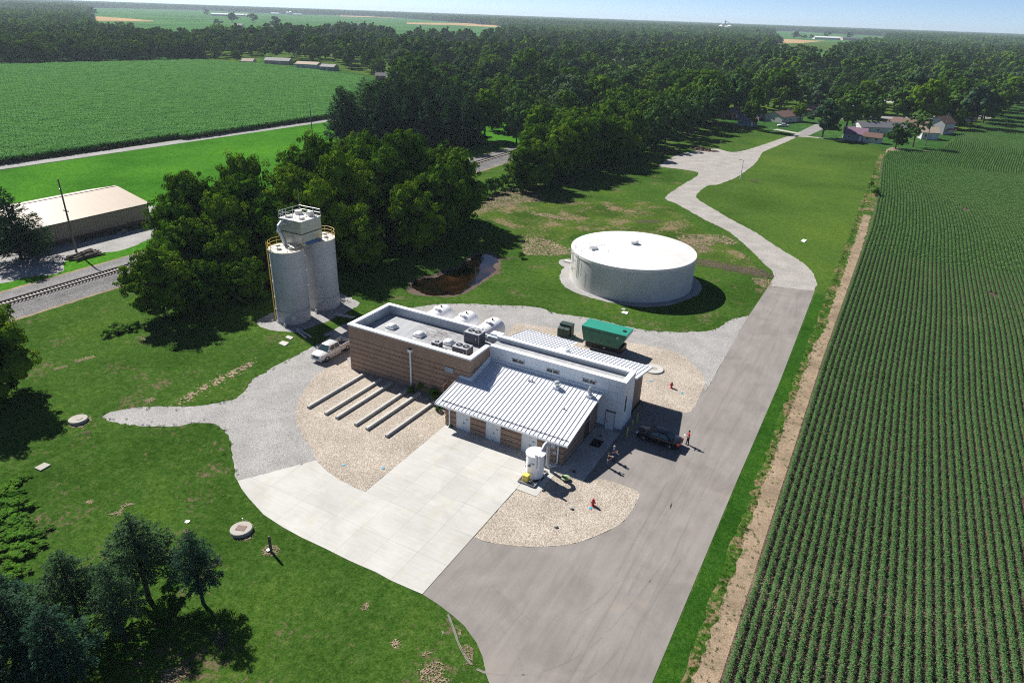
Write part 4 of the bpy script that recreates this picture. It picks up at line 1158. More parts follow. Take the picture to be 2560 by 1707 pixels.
# ================================================================ THINGS ON THE SITE
M['white_paint'] = pm('white tank paint', (0.82, 0.815, 0.80), 0.4, 0.03, 0.6)
M['gel'] = pm('white fibreglass', (0.86, 0.86, 0.87), 0.35, 0.02, 1.0)
M['silo'] = streak_mat('silo grey paint', (0.44, 0.445, 0.455), 0.45, (0.30, 0.29, 0.275), 0.45)
M['silo_roof'] = pm('silo roof plate', (0.66, 0.65, 0.61), 0.5, 0.1, 1.0, dirt=(0.45, 0.38, 0.28))
M['safety_yellow'] = pm('safety yellow', (0.62, 0.42, 0.05), 0.5, 0.1, 3.0)
M['pale_yellow'] = pm('pale yellow paint', (0.42, 0.40, 0.12), 0.5, 0.08)
M['box_yellow'] = pm('yellow plastic', (0.70, 0.55, 0.10), 0.45, 0.05)
M['green'] = pm('green enclosure paint', (0.012, 0.16, 0.105), 0.38, 0.05, 0.8, spec=0.5)
M['green_sunlit'] = pm('green enclosure paint sunlit', (0.02, 0.25, 0.17), 0.4, 0.05, 0.8, spec=0.5)  # enclosure green lightened, sunlight on the roof put into the colour
M['dark_green'] = pm('dark green paint', (0.025, 0.055, 0.042), 0.5, 0.1)
M['black'] = pm('black paint', (0.012, 0.012, 0.013), 0.5, 0.1)
M['red'] = pm('hydrant red', (0.42, 0.015, 0.018), 0.4, 0.1)
M['blue'] = pm('marker blue', (0.05, 0.34, 0.52), 0.5, 0.1)
M['brushed'] = pm('brushed housing steel', (0.42, 0.43, 0.42), 0.36, 0.08, 1.5, metal=0.6)
M['lid_green'] = pm('pale green lid', (0.34, 0.42, 0.20), 0.6, 0.1)
M['rust'] = pm('rusted plate', (0.17, 0.10, 0.085), 0.7, 0.2, 4.0)
M['wood'] = pm('weathered wood', (0.11, 0.085, 0.065), 0.85, 0.25, 2.0)
M['pole_wood'] = pm('utility pole wood', (0.16, 0.14, 0.12), 0.85, 0.2, 1.5)
M['glass'] = pm('tinted glass', (0.025, 0.05, 0.055), 0.06, 0.1, spec=0.8)
M['tyre'] = pm('tyre rubber', (0.018, 0.018, 0.018), 0.8, 0.1)
M['chrome'] = pm('wheel alloy', (0.55, 0.55, 0.57), 0.3, 0.05, metal=0.7)
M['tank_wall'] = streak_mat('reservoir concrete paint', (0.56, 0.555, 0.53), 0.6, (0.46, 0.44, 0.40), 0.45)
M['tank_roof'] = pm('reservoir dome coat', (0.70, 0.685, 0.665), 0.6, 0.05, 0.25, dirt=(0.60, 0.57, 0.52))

# ---- round water reservoir
TX, TY, TR, TH = 19.03, 52.08, 10.84, 5.73
t = thing('water_reservoir', 'wide round white concrete water tank with shallow domed roof', 'tank', (TX, TY, 0))
MB().lathe([(TR - 0.10, -0.2), (TR - 0.10, TH - 0.45), (TR - 0.10, TH - 0.1)], n=128).build('wall', M['tank_wall'], t, smooth=True)
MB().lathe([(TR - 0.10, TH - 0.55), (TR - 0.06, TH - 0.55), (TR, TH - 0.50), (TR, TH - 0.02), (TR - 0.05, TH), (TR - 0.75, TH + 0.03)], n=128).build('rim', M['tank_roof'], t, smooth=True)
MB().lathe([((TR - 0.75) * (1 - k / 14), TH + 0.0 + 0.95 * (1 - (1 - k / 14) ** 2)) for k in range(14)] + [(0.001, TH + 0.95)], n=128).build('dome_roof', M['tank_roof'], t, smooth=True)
vc = MB().lathe([(0.42, TH + 0.9), (0.42, TH + 1.15), (0.75, TH + 1.18), (0.75, TH + 1.5), (0.55, TH + 1.62), (0.0, TH + 1.68)], n=24).build('roof_vent', M['white_paint'], t, smooth=True)
def on_tank(p): return (p[0] - TX, p[1] - TY)
def dome_z(x, y): return TH + 0.95 * (1 - ((x * x + y * y) / (TR - 0.75) ** 2))
hx, hy = on_tank((13.74, 46.73))
ha = math.atan2(hy, hx)
er, et = Vector((math.cos(ha), math.sin(ha), 0)), Vector((-math.sin(ha), math.cos(ha), 0))
def lp(r_, q, z): v = er * r_ + et * q; return (v.x, v.y, z)
rr_ = math.hypot(hx, hy)
hb = MB()
c8 = [lp(rr_ + a, b_, dome_z(*lp(rr_, 0, 0)[:2]) - 0.1) for a, b_ in ((-0.6, -0.55), (0.6, -0.55), (0.6, 0.55), (-0.6, 0.55))]
hb.hexa(c8 + [(x, y, z + 0.42) for x, y, z in c8]).build('roof_hatch', M['galv'], t)
for side in (-1.35, 1.35):
    rail = MB()
    top_, mid_ = [], []
    for k in range(4):
        r_ = TR - 0.5 - 1.35 * k
        x, y, _ = lp(r_, side, 0)
        z = dome_z(x, y) if r_ < TR - 0.75 else TH
        rail.tube([(x, y, z - 0.03), (x, y, z + 1.05)], 0.03, 5)
        top_.append((x, y, z + 1.05)); mid_.append((x, y, z + 0.55))
    rail.tube(top_, 0.025, 5).tube(mid_, 0.02, 5)
    x, y, _ = lp(TR - 0.5 - 1.35 * 3 - 0.8, side, 0)
    rail.tube([top_[-1], (x, y, dome_z(x, y))], 0.025, 5)
    rail.build('guard_rail', M['galv'], t)
ld = MB()
for q in (-0.25, 0.25):
    ld.tube([lp(TR + 0.42, q, TH - 3.2), lp(TR + 0.42, q, TH + 0.9), lp(TR - 0.1, q, TH + 1.15)], 0.035, 5)
for k in range(13):
    ld.tube([lp(TR + 0.42, -0.25, TH - 3.1 + 0.3 * k), lp(TR + 0.42, 0.25, TH - 3.1 + 0.3 * k)], 0.02, 4)
for zz in (-2.8, -1.4, -0.1):
    for q in (-0.25, 0.25): ld.tube([lp(TR - 0.12, q, TH + zz), lp(TR + 0.42, q, TH + zz)], 0.025, 4)
lad = ld.build('ladder', M['grey_steel'], t)
cg = MB()
for zz in (-1.7, -0.9, -0.1, 0.7):
    cg.tube([lp(TR + 0.42 + 0.72 * math.sin(a), 0.36 * math.cos(a), TH + zz) for a in [math.pi * i / 8 for i in range(9)]], 0.022, 4)
for a in (0.3, math.pi / 2, math.pi - 0.3):
    cg.tube([lp(TR + 0.42 + 0.72 * math.sin(a), 0.36 * math.cos(a), TH - 1.7), lp(TR + 0.42 + 0.72 * math.sin(a), 0.36 * math.cos(a), TH + 0.7)], 0.018, 4)
cg.build('safety_cage', M['grey_steel'], lad)
def slab(name, label, cat, pts, h, mt, group=None):
    c = (sum(p[0] for p in pts) / len(pts), sum(p[1] for p in pts) / len(pts))
    o = MB().prism([(p[0] - c[0], p[1] - c[1]) for p in pts], -0.1, h).build(name, mt, None, bevel=0.012, loc=(c[0], c[1], 0))
    return tag(o, label, cat, group)
slab('valve_slab', 'white slab on gravel at the left foot of the round tank', 'slab', [(4.76, 54.39), (4.85, 55.35), (6.05, 55.27), (6.67, 53.92)], 0.22, M['concrete'])
slab('manhole_slab', 'larger white square lid in grass in front of the round tank', 'lid', [(23.06, 36.83), (23.16, 37.59), (24.03, 37.67), (24.14, 36.69)], 0.12, M['white_paint'])
slab('manhole_slab', 'smaller pale square lid in grass in front of the round tank', 'lid', [(22.53, 38.22), (22.65, 38.75), (23.18, 38.81), (23.16, 38.17)], 0.10, M['concrete'])
slab('manhole_slab', 'pale square lid in the wide lawn beside the crop field', 'lid', [(41.83, 95.64), (42.04, 97.42), (42.85, 97.08), (42.64, 95.02)], 0.12, M['white_paint'])
slab('manhole_slab', 'grey square lid in the tree shadow near the spruces', 'lid', [(-12.22, -32.61), (-12.27, -31.60), (-11.35, -31.48), (-11.24, -32.55)], 0.12, M['concrete_dark'])
slab('paving_slab', 'left pale slab in shade below the silos', 'slab', [(-13.26, 0.31), (-13.41, 1.20), (-12.19, 1.29), (-11.87, 0.18)], 0.10, M['concrete'])
slab('paving_slab', 'right pale slab in shade below the silos', 'slab', [(-13.87, 2.14), (-14.07, 2.86), (-12.95, 2.85), (-12.73, 2.11)], 0.10, M['concrete'])

# ---- lime silos
def ring_rail(m, cx, cy, R_, z, a0, a1, n=28, h=1.07):
    for zz in (h, h * 0.55, 0.12):
        m.tube([(cx + R_ * math.cos(a0 + (a1 - a0) * i / n), cy + R_ * math.sin(a0 + (a1 - a0) * i / n), z + zz) for i in range(n + 1)], 0.032, 5)
    k = max(3, int(abs(a1 - a0) * R_ / 1.2))
    for i in range(k + 1):
        a = a0 + (a1 - a0) * i / k
        m.tube([(cx + R_ * math.cos(a), cy + R_ * math.sin(a), z - 0.05), (cx + R_ * math.cos(a), cy + R_ * math.sin(a), z + h)], 0.032, 5)
def silo(label, x, y, a0, a1, ladder, pa):
    s = thing('storage_silo', label, 'silo', (x, y, 0), 0, 'pair of grey storage silos')
    Rs, H = 2.42, 10.95
    prof = [(Rs, -0.1)]
    for z in (1.95, 3.9, 6.3, 8.6):
        prof += [(Rs, z - 0.03), (Rs + 0.022, z - 0.02), (Rs + 0.022, z + 0.02), (Rs, z + 0.03)]
    prof += [(Rs, H)]
    MB().lathe(prof, n=72).build('shell', M['silo'], s, smooth=True)
    MB().lathe([(Rs + 0.08, H - 0.12), (Rs + 0.08, H), (Rs - 0.05, H + 0.01), (0.6, H + 0.22), (0.001, H + 0.24)], n=72).build('roof', M['silo_roof'], s, smooth=True)
    MB().lathe([(Rs + 0.10, 1.86), (Rs + 0.10, 2.0)], n=72).build('stiffener_band', M['silo'], s, smooth=True)
    r_ = MB(); ring_rail(r_, 0, 0, Rs + 0.02, H, a0, a1)
    r_.build('guard_rail', M['safety_yellow'], s)
    # round access hatch and discharge pipe at the foot
    dv = Vector((math.cos(pa), math.sin(pa), 0))
    hq = MB().lathe([(0.001, 0.16), (0.42, 0.16), (0.42, 0.0), (0.5, 0.0), (0.5, -0.25)], n=24)
    rot = dv.to_track_quat('Z', 'Y').to_matrix()
    hq.v = [tuple(rot @ Vector(v) + dv * (Rs + 0.1) + Vector((0, 0, 1.15))) for v in hq.v]
    hq.build('access_hatch', M['silo'], s, smooth=True)
    q = Vector((math.cos(pa - 0.42), math.sin(pa - 0.42), 0))
    MB().tube([tuple(q * (Rs - 0.1) + Vector((0, 0, 1.1))), tuple(q * (Rs + 0.25) + Vector((0, 0, 0.9))), tuple(q * (Rs + 0.55) + Vector((0, 0, 0.5))), tuple(q * (Rs + 1.0) + Vector((0, 0, 0.35)))], 0.2, 10).build('discharge_pipe', M['silo'], s, smooth=True)
    for k in range(3):
        aa = a0 + 1.0 + 1.3 * k
        MB().cyl((1.3 * math.cos(aa), 1.3 * math.sin(aa)), 0.32, H + 0.05, H + 0.38, 16).build('roof_port', M['silo_roof'], s, bevel=0.02)
    if ladder is not None:
        l_ = MB()
        e1, e2 = Vector((math.cos(ladder), math.sin(ladder), 0)), Vector((-math.sin(ladder), math.cos(ladder), 0))
        for qv in (-0.28, 0.28):
            l_.tube([tuple(e1 * (Rs + 0.22) + e2 * qv + Vector((0, 0, 0.2))), tuple(e1 * (Rs + 0.22) + e2 * qv + Vector((0, 0, H + 1.1)))], 0.045, 5)
        for k in range(36):
            l_.tube([tuple(e1 * (Rs + 0.22) - e2 * 0.28 + Vector((0, 0, 0.5 + 0.3 * k))), tuple(e1 * (Rs + 0.22) + e2 * 0.28 + Vector((0, 0, 0.5 + 0.3 * k)))], 0.018, 4)
        l_.build('ladder', M['safety_yellow'], s)
    return s
silo('grey storage silo with a yellow ladder down its side', -17.73, 7.76, -3.9, 0.9, -2.15, -0.75)
silo('grey storage silo without ladder, on the pond side of its twin', -17.7, 14.1, -0.75, 2.4, None, -0.75)

t = thing('filter_housing', 'galvanised box housing with rooftop railing sitting on both silos', 'filter housing', (0, 0, 0))
BX0, BX1, BY0, BY1, BB, BT = -20.2, -16.1, 9.35, 13.4, 10.4, 14.55
MB().box(BX0, BX1, BY0, BY1, BB + 0.6, BT).build('casing', M['brushed'], t, bevel=0.02)
MB().hexa([(BX0 + 0.8, BY0 + 0.9, BB - 0.2), (BX1 - 0.8, BY0 + 0.9, BB - 0.2), (BX1 - 0.8, BY1 - 0.9, BB - 0.2), (BX0 + 0.8, BY1 - 0.9, BB - 0.2), (BX0, BY0, BB + 0.6), (BX1, BY0, BB + 0.6), (BX1, BY1, BB + 0.6), (BX0, BY1, BB + 0.6)]).build('hopper', M['brushed'], t)
MB().box(BX0 - 0.04, BX1 + 0.04, BY0 - 0.04, BY1 + 0.04, 12.68, 12.8).build('band', M['dark'], t)
MB().box(BX0 - 0.06, BX1 + 0.06, BY0 - 0.06, BY1 + 0.06, BT, BT + 0.06).build('roof', M['silo_roof'], t)
MB().hexa([(BX1 + 0.002, BY0 + 0.7, 11.15), (BX1 + 0.5, BY0 + 0.7, 11.15), (BX1 + 0.5, BY1 - 0.5, 11.15), (BX1 + 0.002, BY1 - 0.5, 11.15), (BX1 + 0.002, BY0 + 0.7, 11.5), (BX1 + 0.08, BY0 + 0.7, 11.5), (BX1 + 0.08, BY1 - 0.5, 11.5), (BX1 + 0.002, BY1 - 0.5, 11.5)]).build('blue_shelf', pm('blue steel', (0.12, 0.20, 0.33), 0.5), t)
r_ = MB()
cs_ = [(BX0, BY0), (BX1, BY0), (BX1, BY1), (BX0, BY1), (BX0, BY0)]
for zz in (1.05, 0.55):
    for i in range(4): r_.tube([(*cs_[i], BT + zz), (*cs_[i + 1], BT + zz)], 0.035, 5)
for i in range(4):
    for k in range(3):
        x = cs_[i][0] + (cs_[i + 1][0] - cs_[i][0]) * k / 3; y = cs_[i][1] + (cs_[i + 1][1] - cs_[i][1]) * k / 3
        r_.tube([(x, y, BT), (x, y, BT + 1.05)], 0.035, 5)
r_.build('guard_rail', M['galv'], t)
for (x, y, r2_, h2) in ((-19.4, 12.4, 0.55, 0.6), (-17.2, 12.6, 0.5, 0.75), (-19.3, 10.3, 0.45, 0.35), (-17.0, 10.6, 0.4, 0.3)):
    MB().cyl((x, y), r2_, BT + 0.05, BT + h2, 18).build('roof_fan', M['silo_roof'], t, bevel=0.03)
MB().tube([(BX0 + 0.9, BY0 + 0.1, BT - 0.55), (BX0 + 0.9, BY0 - 0.5, BT - 0.4), (BX0 + 0.9, BY0 - 1.05, BT - 0.8), (BX0 + 0.95, BY0 - 1.2, BT - 1.5), (BX0 + 1.2, BY0 - 1.0, BT - 2.2), (BX0 + 1.5, BY0 - 0.9, BT - 2.9), (BX0 + 1.5, BY0 - 0.9, 10.9)], 0.3, 12).build('dust_duct', M['galv'], t, smooth=True)
l_ = MB()
for y in (BY0 + 0.5, BY0 + 1.0): l_.tube([(BX0 - 0.22, y, 10.9), (BX0 - 0.22, y, BT + 1.1)], 0.035, 5)
for k in range(12): l_.tube([(BX0 - 0.22, BY0 + 0.5, 11.1 + 0.3 * k), (BX0 - 0.22, BY0 + 1.0, 11.1 + 0.3 * k)], 0.02, 4)
l_.build('ladder', M['galv'], t)
MB().tube([(BX0 + 0.15, BY1 - 0.1, BT), (BX0 + 0.12, BY1 - 0.05, BT + 3.6)], 0.025, 5, 0.012).build('antenna', M['galv'], t)
for i, (a, b_) in enumerate((((-14.4, 5.0), (-10.9, 4.1)), ((-14.0, 4.6), (-11.3, 3.5)), ((-13.6, 12.3), (-10.3, 12.7)), ((-13.7, 11.8), (-10.4, 12.3)))):
    tag(MB().tube([(0, 0, 0.16), (b_[0] - a[0], b_[1] - a[1], 0.16)], 0.14, 8).build('loose_pipe', M['silo'], None, loc=(a[0], a[1], 0)),
        'grey pipe length lying on the ground by the front silo' if i < 2 else 'grey pipe length lying on the ground by the rear silo', 'pipe', 'pipes lying by the front silo' if i < 2 else 'pipes lying by the rear silo')

# ---- three horizontal tanks behind the parapet
def htank(x, label):
    s = thing('horizontal_tank', label, 'tank', (x, 13.8, 0), 0, 'white horizontal tanks behind the building')
    Rh, Lh, zc = 1.55, 4.4, 1.72
    prof = [(0.001, -Lh - 0.55), (0.6, -Lh - 0.5), (1.15, -Lh - 0.3), (Rh - 0.06, -Lh - 0.05), (Rh, -Lh + 0.15), (Rh, Lh - 0.15), (Rh - 0.06, Lh + 0.05), (1.15, Lh + 0.3), (0.6, Lh + 0.5), (0.001, Lh + 0.55)]
    m = MB().lathe(prof, n=40, axis='y')
    m.v = [(a, b_, c_ + zc) for a, b_, c_ in m.v]
    m.build('shell', M['gel'], s, smooth=True)
    for y in (-3.2, 0, 3.2):
        MB().add([(-1.3, y - 0.2, 0), (1.3, y - 0.2, 0), (1.3, y + 0.2, 0), (-1.3, y + 0.2, 0), (-1.25, y - 0.2, 0.75), (1.25, y - 0.2, 0.75), (1.25, y + 0.2, 0.75), (-1.25, y + 0.2, 0.75)],
                 [(3, 2, 1, 0), (4, 5, 6, 7), (0, 1, 5, 4), (1, 2, 6, 5), (2, 3, 7, 6), (3, 0, 4, 7)]).build('saddle', M['concrete_dark'], s)
    MB().cyl((0, 2.2), 0.36, zc + Rh - 0.06, zc + Rh + 0.18, 16).box(-0.45, 0.45, 1.85, 2.55, zc + Rh + 0.18, zc + Rh + 0.27).build('manway', M['white_paint'], s)
    MB().cyl((0, 3.3), 0.13, zc + Rh - 0.06, zc + Rh + 0.22, 10).build('vent_nozzle', M['dark'], s)
    MB().tube([(0.5, 0.4, zc + Rh - 0.2), (0.5, 0.4, zc + Rh + 0.9)], 0.03, 5).build('vent_pipe', M['white_paint'], s)
    return s
htank(2.4, 'white horizontal tank farthest from the ribbed rear roof')
htank(6.75, 'white horizontal tank between its two twins behind the parapet')
htank(11.05, 'white horizontal tank nearest the ribbed rear roof')

# ---- standby generator
t = thing('generator', 'big green generator enclosure with sloping ends on a black base', 'generator', (25.8, 23.75, 0))
MB().box(-2.85, 2.75, -1.2, 1.2, 0.0, 0.18).build('pad', M['concrete_dark'], t)
MB().box(-2.75, 2.6, -1.1, 1.1, 0.18, 1.02).build('base_tank', M['black'], t, bevel=0.02)
E0, E1, EY, EB, ET = -3.35, 3.2, 1.42, 1.02, 3.2
xs_l = lambda z: -2.8 + (E0 + 2.8) * (z - EB) / (2.75 - EB)
MB().hexa([(-2.95, -EY, EB), (2.2, -EY, EB), (2.2, EY, EB), (-2.95, EY, EB), (E0, -EY, 2.85), (E1, -EY, 2.85), (E1, EY, 2.85), (E0, EY, 2.85)]).build('enclosure', M['green'], t, bevel=0.02)
MB().hexa([(E0, -EY, 2.853), (E1, -EY, 2.853), (E1, EY, 2.853), (E0, EY, 2.853), (E0, -EY, ET - 0.02), (E1, -EY, ET - 0.02), (E1, EY, ET - 0.02), (E0, EY, ET - 0.02)]).build('upper_casing', M['green'], t)
MB().box(E0 - 0.03, E1 + 0.03, -EY - 0.03, EY + 0.03, ET - 0.02, ET + 0.05).build('roof', M['green_sunlit'], t, bevel=0.015)
for k, xa in enumerate((-2.75, -1.55, -0.35, 0.85)):
    dq = MB().box(xa, xa + 1.14, -EY - 0.025, -EY - 0.002, EB + 0.1, 2.75).build('access_door', M['green'], t, bevel=0.006)
    MB().box(xa + (0.9 if k % 2 == 0 else 0.1), xa + (1.05 if k % 2 == 0 else 0.25), -EY - 0.05, -EY - 0.026, 1.85, 1.93).build('latch', M['black'], dq)
    for zz in (1.3, 2.5): MB().box(xa + 0.02, xa + 0.12, -EY - 0.04, -EY - 0.026, zz, zz + 0.05).build('hinge', M['galv'], dq)
MB().cyl((2.45, -0.1), 0.28, ET + 0.05, ET + 0.14, 18).build('exhaust_outlet', M['black'], t)
MB().box(E1 + 0.002, E1 + 0.02, -EY + 0.15, EY - 0.15, 2.9, 3.05).build('intake_trim', M['white_metal'], t)
MB().box(0.0, 0.25, -1.13, -1.102, 0.45, 0.62).build('data_plate', M['white_metal'], t)
lg = MB()      # the white C-shaped mark with its gap to the right
for k in range(14):
    a0_, a1_ = 0.75 + k * (2 * math.pi - 1.5) / 14, 0.75 + (k + 1) * (2 * math.pi - 1.5) / 14
    pts8 = []
    for yy in (-EY - 0.03, -EY - 0.004):
        for r2_, a in ((0.11, a0_), (0.19, a0_), (0.19, a1_), (0.11, a1_)):
            pts8.append((2.05 + r2_ * 1.15 * math.cos(a), yy, 2.62 + r2_ * math.sin(a)))
    lg.hexa(pts8)
lg.build('logo', M['white_metal'], t)

t = thing('transformer_cabinet', 'dark green pad transformer cabinet behind the rear roof', 'transformer', (19.25, 24.2, 0))
MB().box(-1.15, 1.15, -1.1, 1.1, 0, 0.15).build('pad', M['concrete_dark'], t)
MB().box(-0.95, 0.95, -0.15, 0.85, 0.15, 1.85).build('tank_body', M['dark_green'], t, bevel=0.02)
MB().box(-0.98, 0.98, -0.18, 0.88, 1.85, 1.93).build('lid', M['dark_green'], t, bevel=0.02)
for x0_, x1_ in ((-0.93, -0.02), (0.02, 0.80)):
    MB().hexa([(x0_, -0.85, 0.15), (x1_, -0.85, 0.15), (x1_, -0.152, 0.15), (x0_, -0.152, 0.15), (x0_, -0.85, 1.42), (x1_, -0.85, 1.42), (x1_, -0.152, 1.60), (x0_, -0.152, 1.60)]).build('cabinet_door', M['dark_green'], t, bevel=0.015)

# ---- round sewer lid behind the rear eave
t = thing('manhole', 'pale round concrete disc in pebbles by the rear eave', 'manhole', (*(33.62, 21.06), 0))
MB().lathe([(1.35, -0.1), (1.35, 0.16), (1.28, 0.2), (0.001, 0.2)], n=40).build('concrete_disc', M['concrete'], t)
MB().cyl((0.1, 0.05), 0.38, 0.2, 0.225, 20).build('cover', M['concrete_dark'], t)

# ---- white scrubber vessel on its spill tray
SXc, SYc = 30.72, -7.85
t = thing('scrubber_vessel', 'upright white scrubber vessel with flat lid beside the front wing', 'vessel', (SXc, SYc, 0.042))
MB().cyl((0, 0), 0.98, 0, 0.12, 32).build('foot_ring', M['black'], t)
MB().lathe([(0.86, 0.12), (0.90, 0.3), (0.90, 2.72), (0.94, 2.76)], n=40).build('shell', M['gel'], t, smooth=True)
MB().lathe([(0.94, 2.76), (1.0, 2.78), (1.0, 2.88), (0.9, 2.91), (0.001, 2.94)], n=40).build('lid', M['gel'], t, smooth=True)
MB().tube([(-0.55, -0.95, 0.05), (-0.55, -0.95, 1.75)], 0.17, 12).tube([(-0.15, -1.05, 0.05), (-0.15, -1.05, 1.8)], 0.13, 10).build('side_pipe', M['gel'], t, smooth=True)
MB().cyl((-0.15, -1.05), 0.17, 1.8, 1.86, 12).build('pipe_cap', M['dark'], t)
MB().lathe([(0.001, 0.0), (0.55, 0.0), (0.55, 0.08), (0.001, 0.08)], n=20, axis='x').build('side_flange', M['gel'], t)
t.children[-1].location = (0.95, 0.25, 1.45)
for k in range(4): MB().box(-0.98, -0.86, -0.25, -0.05, 0.9 + 0.45 * k, 1.05 + 0.45 * k).build('gauge', M['grey_steel'], t)
MB().box(0.1, 0.35, -0.915, -0.895, 2.0, 2.06).build('name_plate', M['dark'], t)
MB().tube([(0.45, 0.5, 2.9), (0.5, 0.95, 3.3), (0.55, 1.35, 3.35), (0.6, 1.6, 3.05), (0.62, 1.65, 2.4), (0.62, 1.65, 0.55), (0.75, 1.8, 0.32), (1.2, 2.3, 0.32)], 0.2, 12).build('duct', M['galv'], t, smooth=True)
MB().bbox(0.35, 0.85, 2.75, 3.16, 1.95, 2.55).build('wall_box', M['louver'], t)
t = thing('spill_tray', 'low black-rimmed tray under the yellow box and vessel', 'tray', (0, 0, 0.042))
for (a, b_, c_, d_) in ((29.72, 31.62, -9.62, -9.55), (29.72, 31.62, -6.75, -6.68), (29.72, 29.79, -9.548, -6.752), (31.55, 31.62, -9.548, -6.752)):
    MB().box(a, b_, c_, d_, 0.0, 0.2).build('rim', M['grey_steel'], t)
t = thing('equipment_box', 'small yellow box on the tray before the white vessel', 'box', (30.42, -9.15, 0.042))
MB().bbox(-0.3, 0.3, -0.27, 0.27, 0.12, 0.85, 0.03).build('body', M['box_yellow'], t)
MB().box(-0.25, 0.25, -0.22, 0.22, 0.0, 0.12).build('foot', M['grey_steel'], t)
MB().box(-0.31, 0.31, -0.28, 0.28, 0.85, 0.88).build('lid', M['box_yellow'], t)
t = thing('chemical_pump', 'small grey dosing pump beside the yellow box', 'pump', (30.95, -9.0, 0.042))
MB().bbox(-0.12, 0.12, -0.1, 0.1, 0, 0.25).build('body', M['grey_steel'], t)
MB().cyl((0.0, -0.16), 0.06, 0.05, 0.3, 10).build('head', M['white_paint'], t)
for (x, lb) in ((31.28, 'smaller grey electric box on the front wing wall'), (31.5, 'larger pale electric box near the corner downspout')):
    w = 0.16 if x < 31.4 else 0.24
    o = MB().bbox(-w / 2, w / 2, -0.15, 0.0, 0, 0.28 if w < 0.2 else 0.42).build('electric_box', M['louver'], bld, loc=(x, LY0 - 0.002, 1.1))
MB().tube([(31.48, LY0 - 0.06, 1.1), (31.48, LY0 - 0.06, 0.3)], 0.03, 5).build('conduit', M['galv'], bld)

# round green lid in the pebbles
t = thing('septic_lid', 'pale green round plastic lid in pebbles near the vessel', 'lid', (*(33.68, -6.76), 0))
MB().cyl((0, 0), 0.42, -0.1, 0.26, 24).build('riser', M['dark_green'], t)
lidm = MB().lathe([(0.46, 0.26), (0.46, 0.31), (0.40, 0.34), (0.001, 0.36)], n=24)
lo = lidm.build('cover', M['lid_green'], t, smooth=True)
rb = MB()
for k in range(4):
    a = k * math.pi / 4
    rb.tube([(0.36 * math.cos(a), 0.36 * math.sin(a), 0.36), (-0.36 * math.cos(a), -0.36 * math.sin(a), 0.36)], 0.02, 4)
rb.build('rib', M['lid_green'], lo)
t = thing('drain_box', 'square grey drain lid in shaded pebbles by the walkway', 'drain', (*(33.86, -5.11), 0))
MB().box(-0.45, 0.45, -0.35, 0.35, -0.1, 0.06).build('frame', M['concrete_dark'], t)
MB().cyl((0, 0), 0.16, 0.06, 0.068, 14).build('hole', M['black'], t)
t = thing('floor_mat', 'black square mat on the concrete walkway', 'mat', (*(33.85, 0.88), 0.05))
MB().box(-0.58, 0.58, -0.75, 0.75, 0.0, 0.015).build('rubber', M['black'], t)
mr = MB()
for k in range(9): mr.box(-0.55, 0.55, -0.7 + 0.17 * k, -0.62 + 0.17 * k, 0.015, 0.022)
mr.build('ridge', M['tyre'], t)
tag(MB().cyl((0, 0), 0.16, 0, 0.03, 14).build('cleanout_cap', M['black'], None, loc=(*(33.69, 2.44), 0.05)), 'small round black cap on the walkway near the door', 'cap')

M['beam'] = concrete_mat('beam concrete', (0.46, 0.45, 0.42), (0.38, 0.36, 0.30))
# ---- six concrete beams
for i, (xa, xb, yb) in enumerate(((2.32, 2.5, -0.45), (4.97, 5.2, -0.45), (6.63, 6.85, -0.45), (9.38, 9.6, -0.45), (10.99, 11.3, -0.6), (13.69, 14.0, -0.7))):
    mb = MB()
    w = 0.21
    ya = -10.15
    mb.hexa([(xa - w, ya, -0.05), (xa + w, ya, -0.05), (xb + w, yb, -0.05), (xb - w, yb, -0.05), (xa - w + 0.03, ya, 0.33), (xa + w - 0.03, ya, 0.33), (xb + w - 0.03, yb, 0.33), (xb - w + 0.03, yb, 0.33)])
    cx = (xa + xb) / 2
    mb.v = [(x - cx, y + 5, z) for x, y, z in mb.v]
    tag(mb.build('concrete_beam', M['beam'], None, bevel=0.02, loc=(cx, -5, 0)), 'long low concrete beam lying across the pebbles from the tan wall', 'beam', 'concrete beams in the pebble bed')

# ---- hydrants, bollards, markers
def hydrant(label, p):
    h = thing('fire_hydrant', label, 'hydrant', (*p, 0), 0.4)
    MB().lathe([(0.19, 0.0), (0.19, 0.06), (0.12, 0.08), (0.115, 0.48), (0.155, 0.5), (0.155, 0.55)], n=16).build('barrel', M['red'], h, smooth=True)
    MB().lathe([(0.155, 0.55), (0.14, 0.6), (0.13, 0.72), (0.09, 0.80), (0.03, 0.83), (0.03, 0.9), (0.0, 0.9)], n=16).build('bonnet', M['red'], h, smooth=True)
    for k in range(3):
        a = math.pi / 2 * (k - 1)
        MB().tube([(0.08 * math.sin(a), 0.08 * math.cos(a), 0.40), (0.24 * math.sin(a), 0.24 * math.cos(a), 0.40)], 0.075 if k != 1 else 0.095, 10).build('outlet', M['red'], h)
    return h
hydrant('red fire hydrant in the front pebble bed facing the concrete apron', (37.62, -9.07))
hydrant('red fire hydrant in the rear pebble bed by the lane', (37.17, 17.46))
for k, y in enumerate((3.76, 5.39, 7.02)):
    b_ = thing('bollard', 'pale yellow steel bollard beside the black car', 'bollard', (36.28, y, 0.02), 0, 'row of yellow bollards')
    MB().cyl((0, 0), 0.085, -0.1, 1.34, 16).build('post', M['pale_yellow'], b_, smooth=True)
    MB().lathe([(0.087, 1.34), (0.07, 1.39), (0.001, 1.41)], n=16).build('cap', M['pale_yellow'], b_, smooth=True)
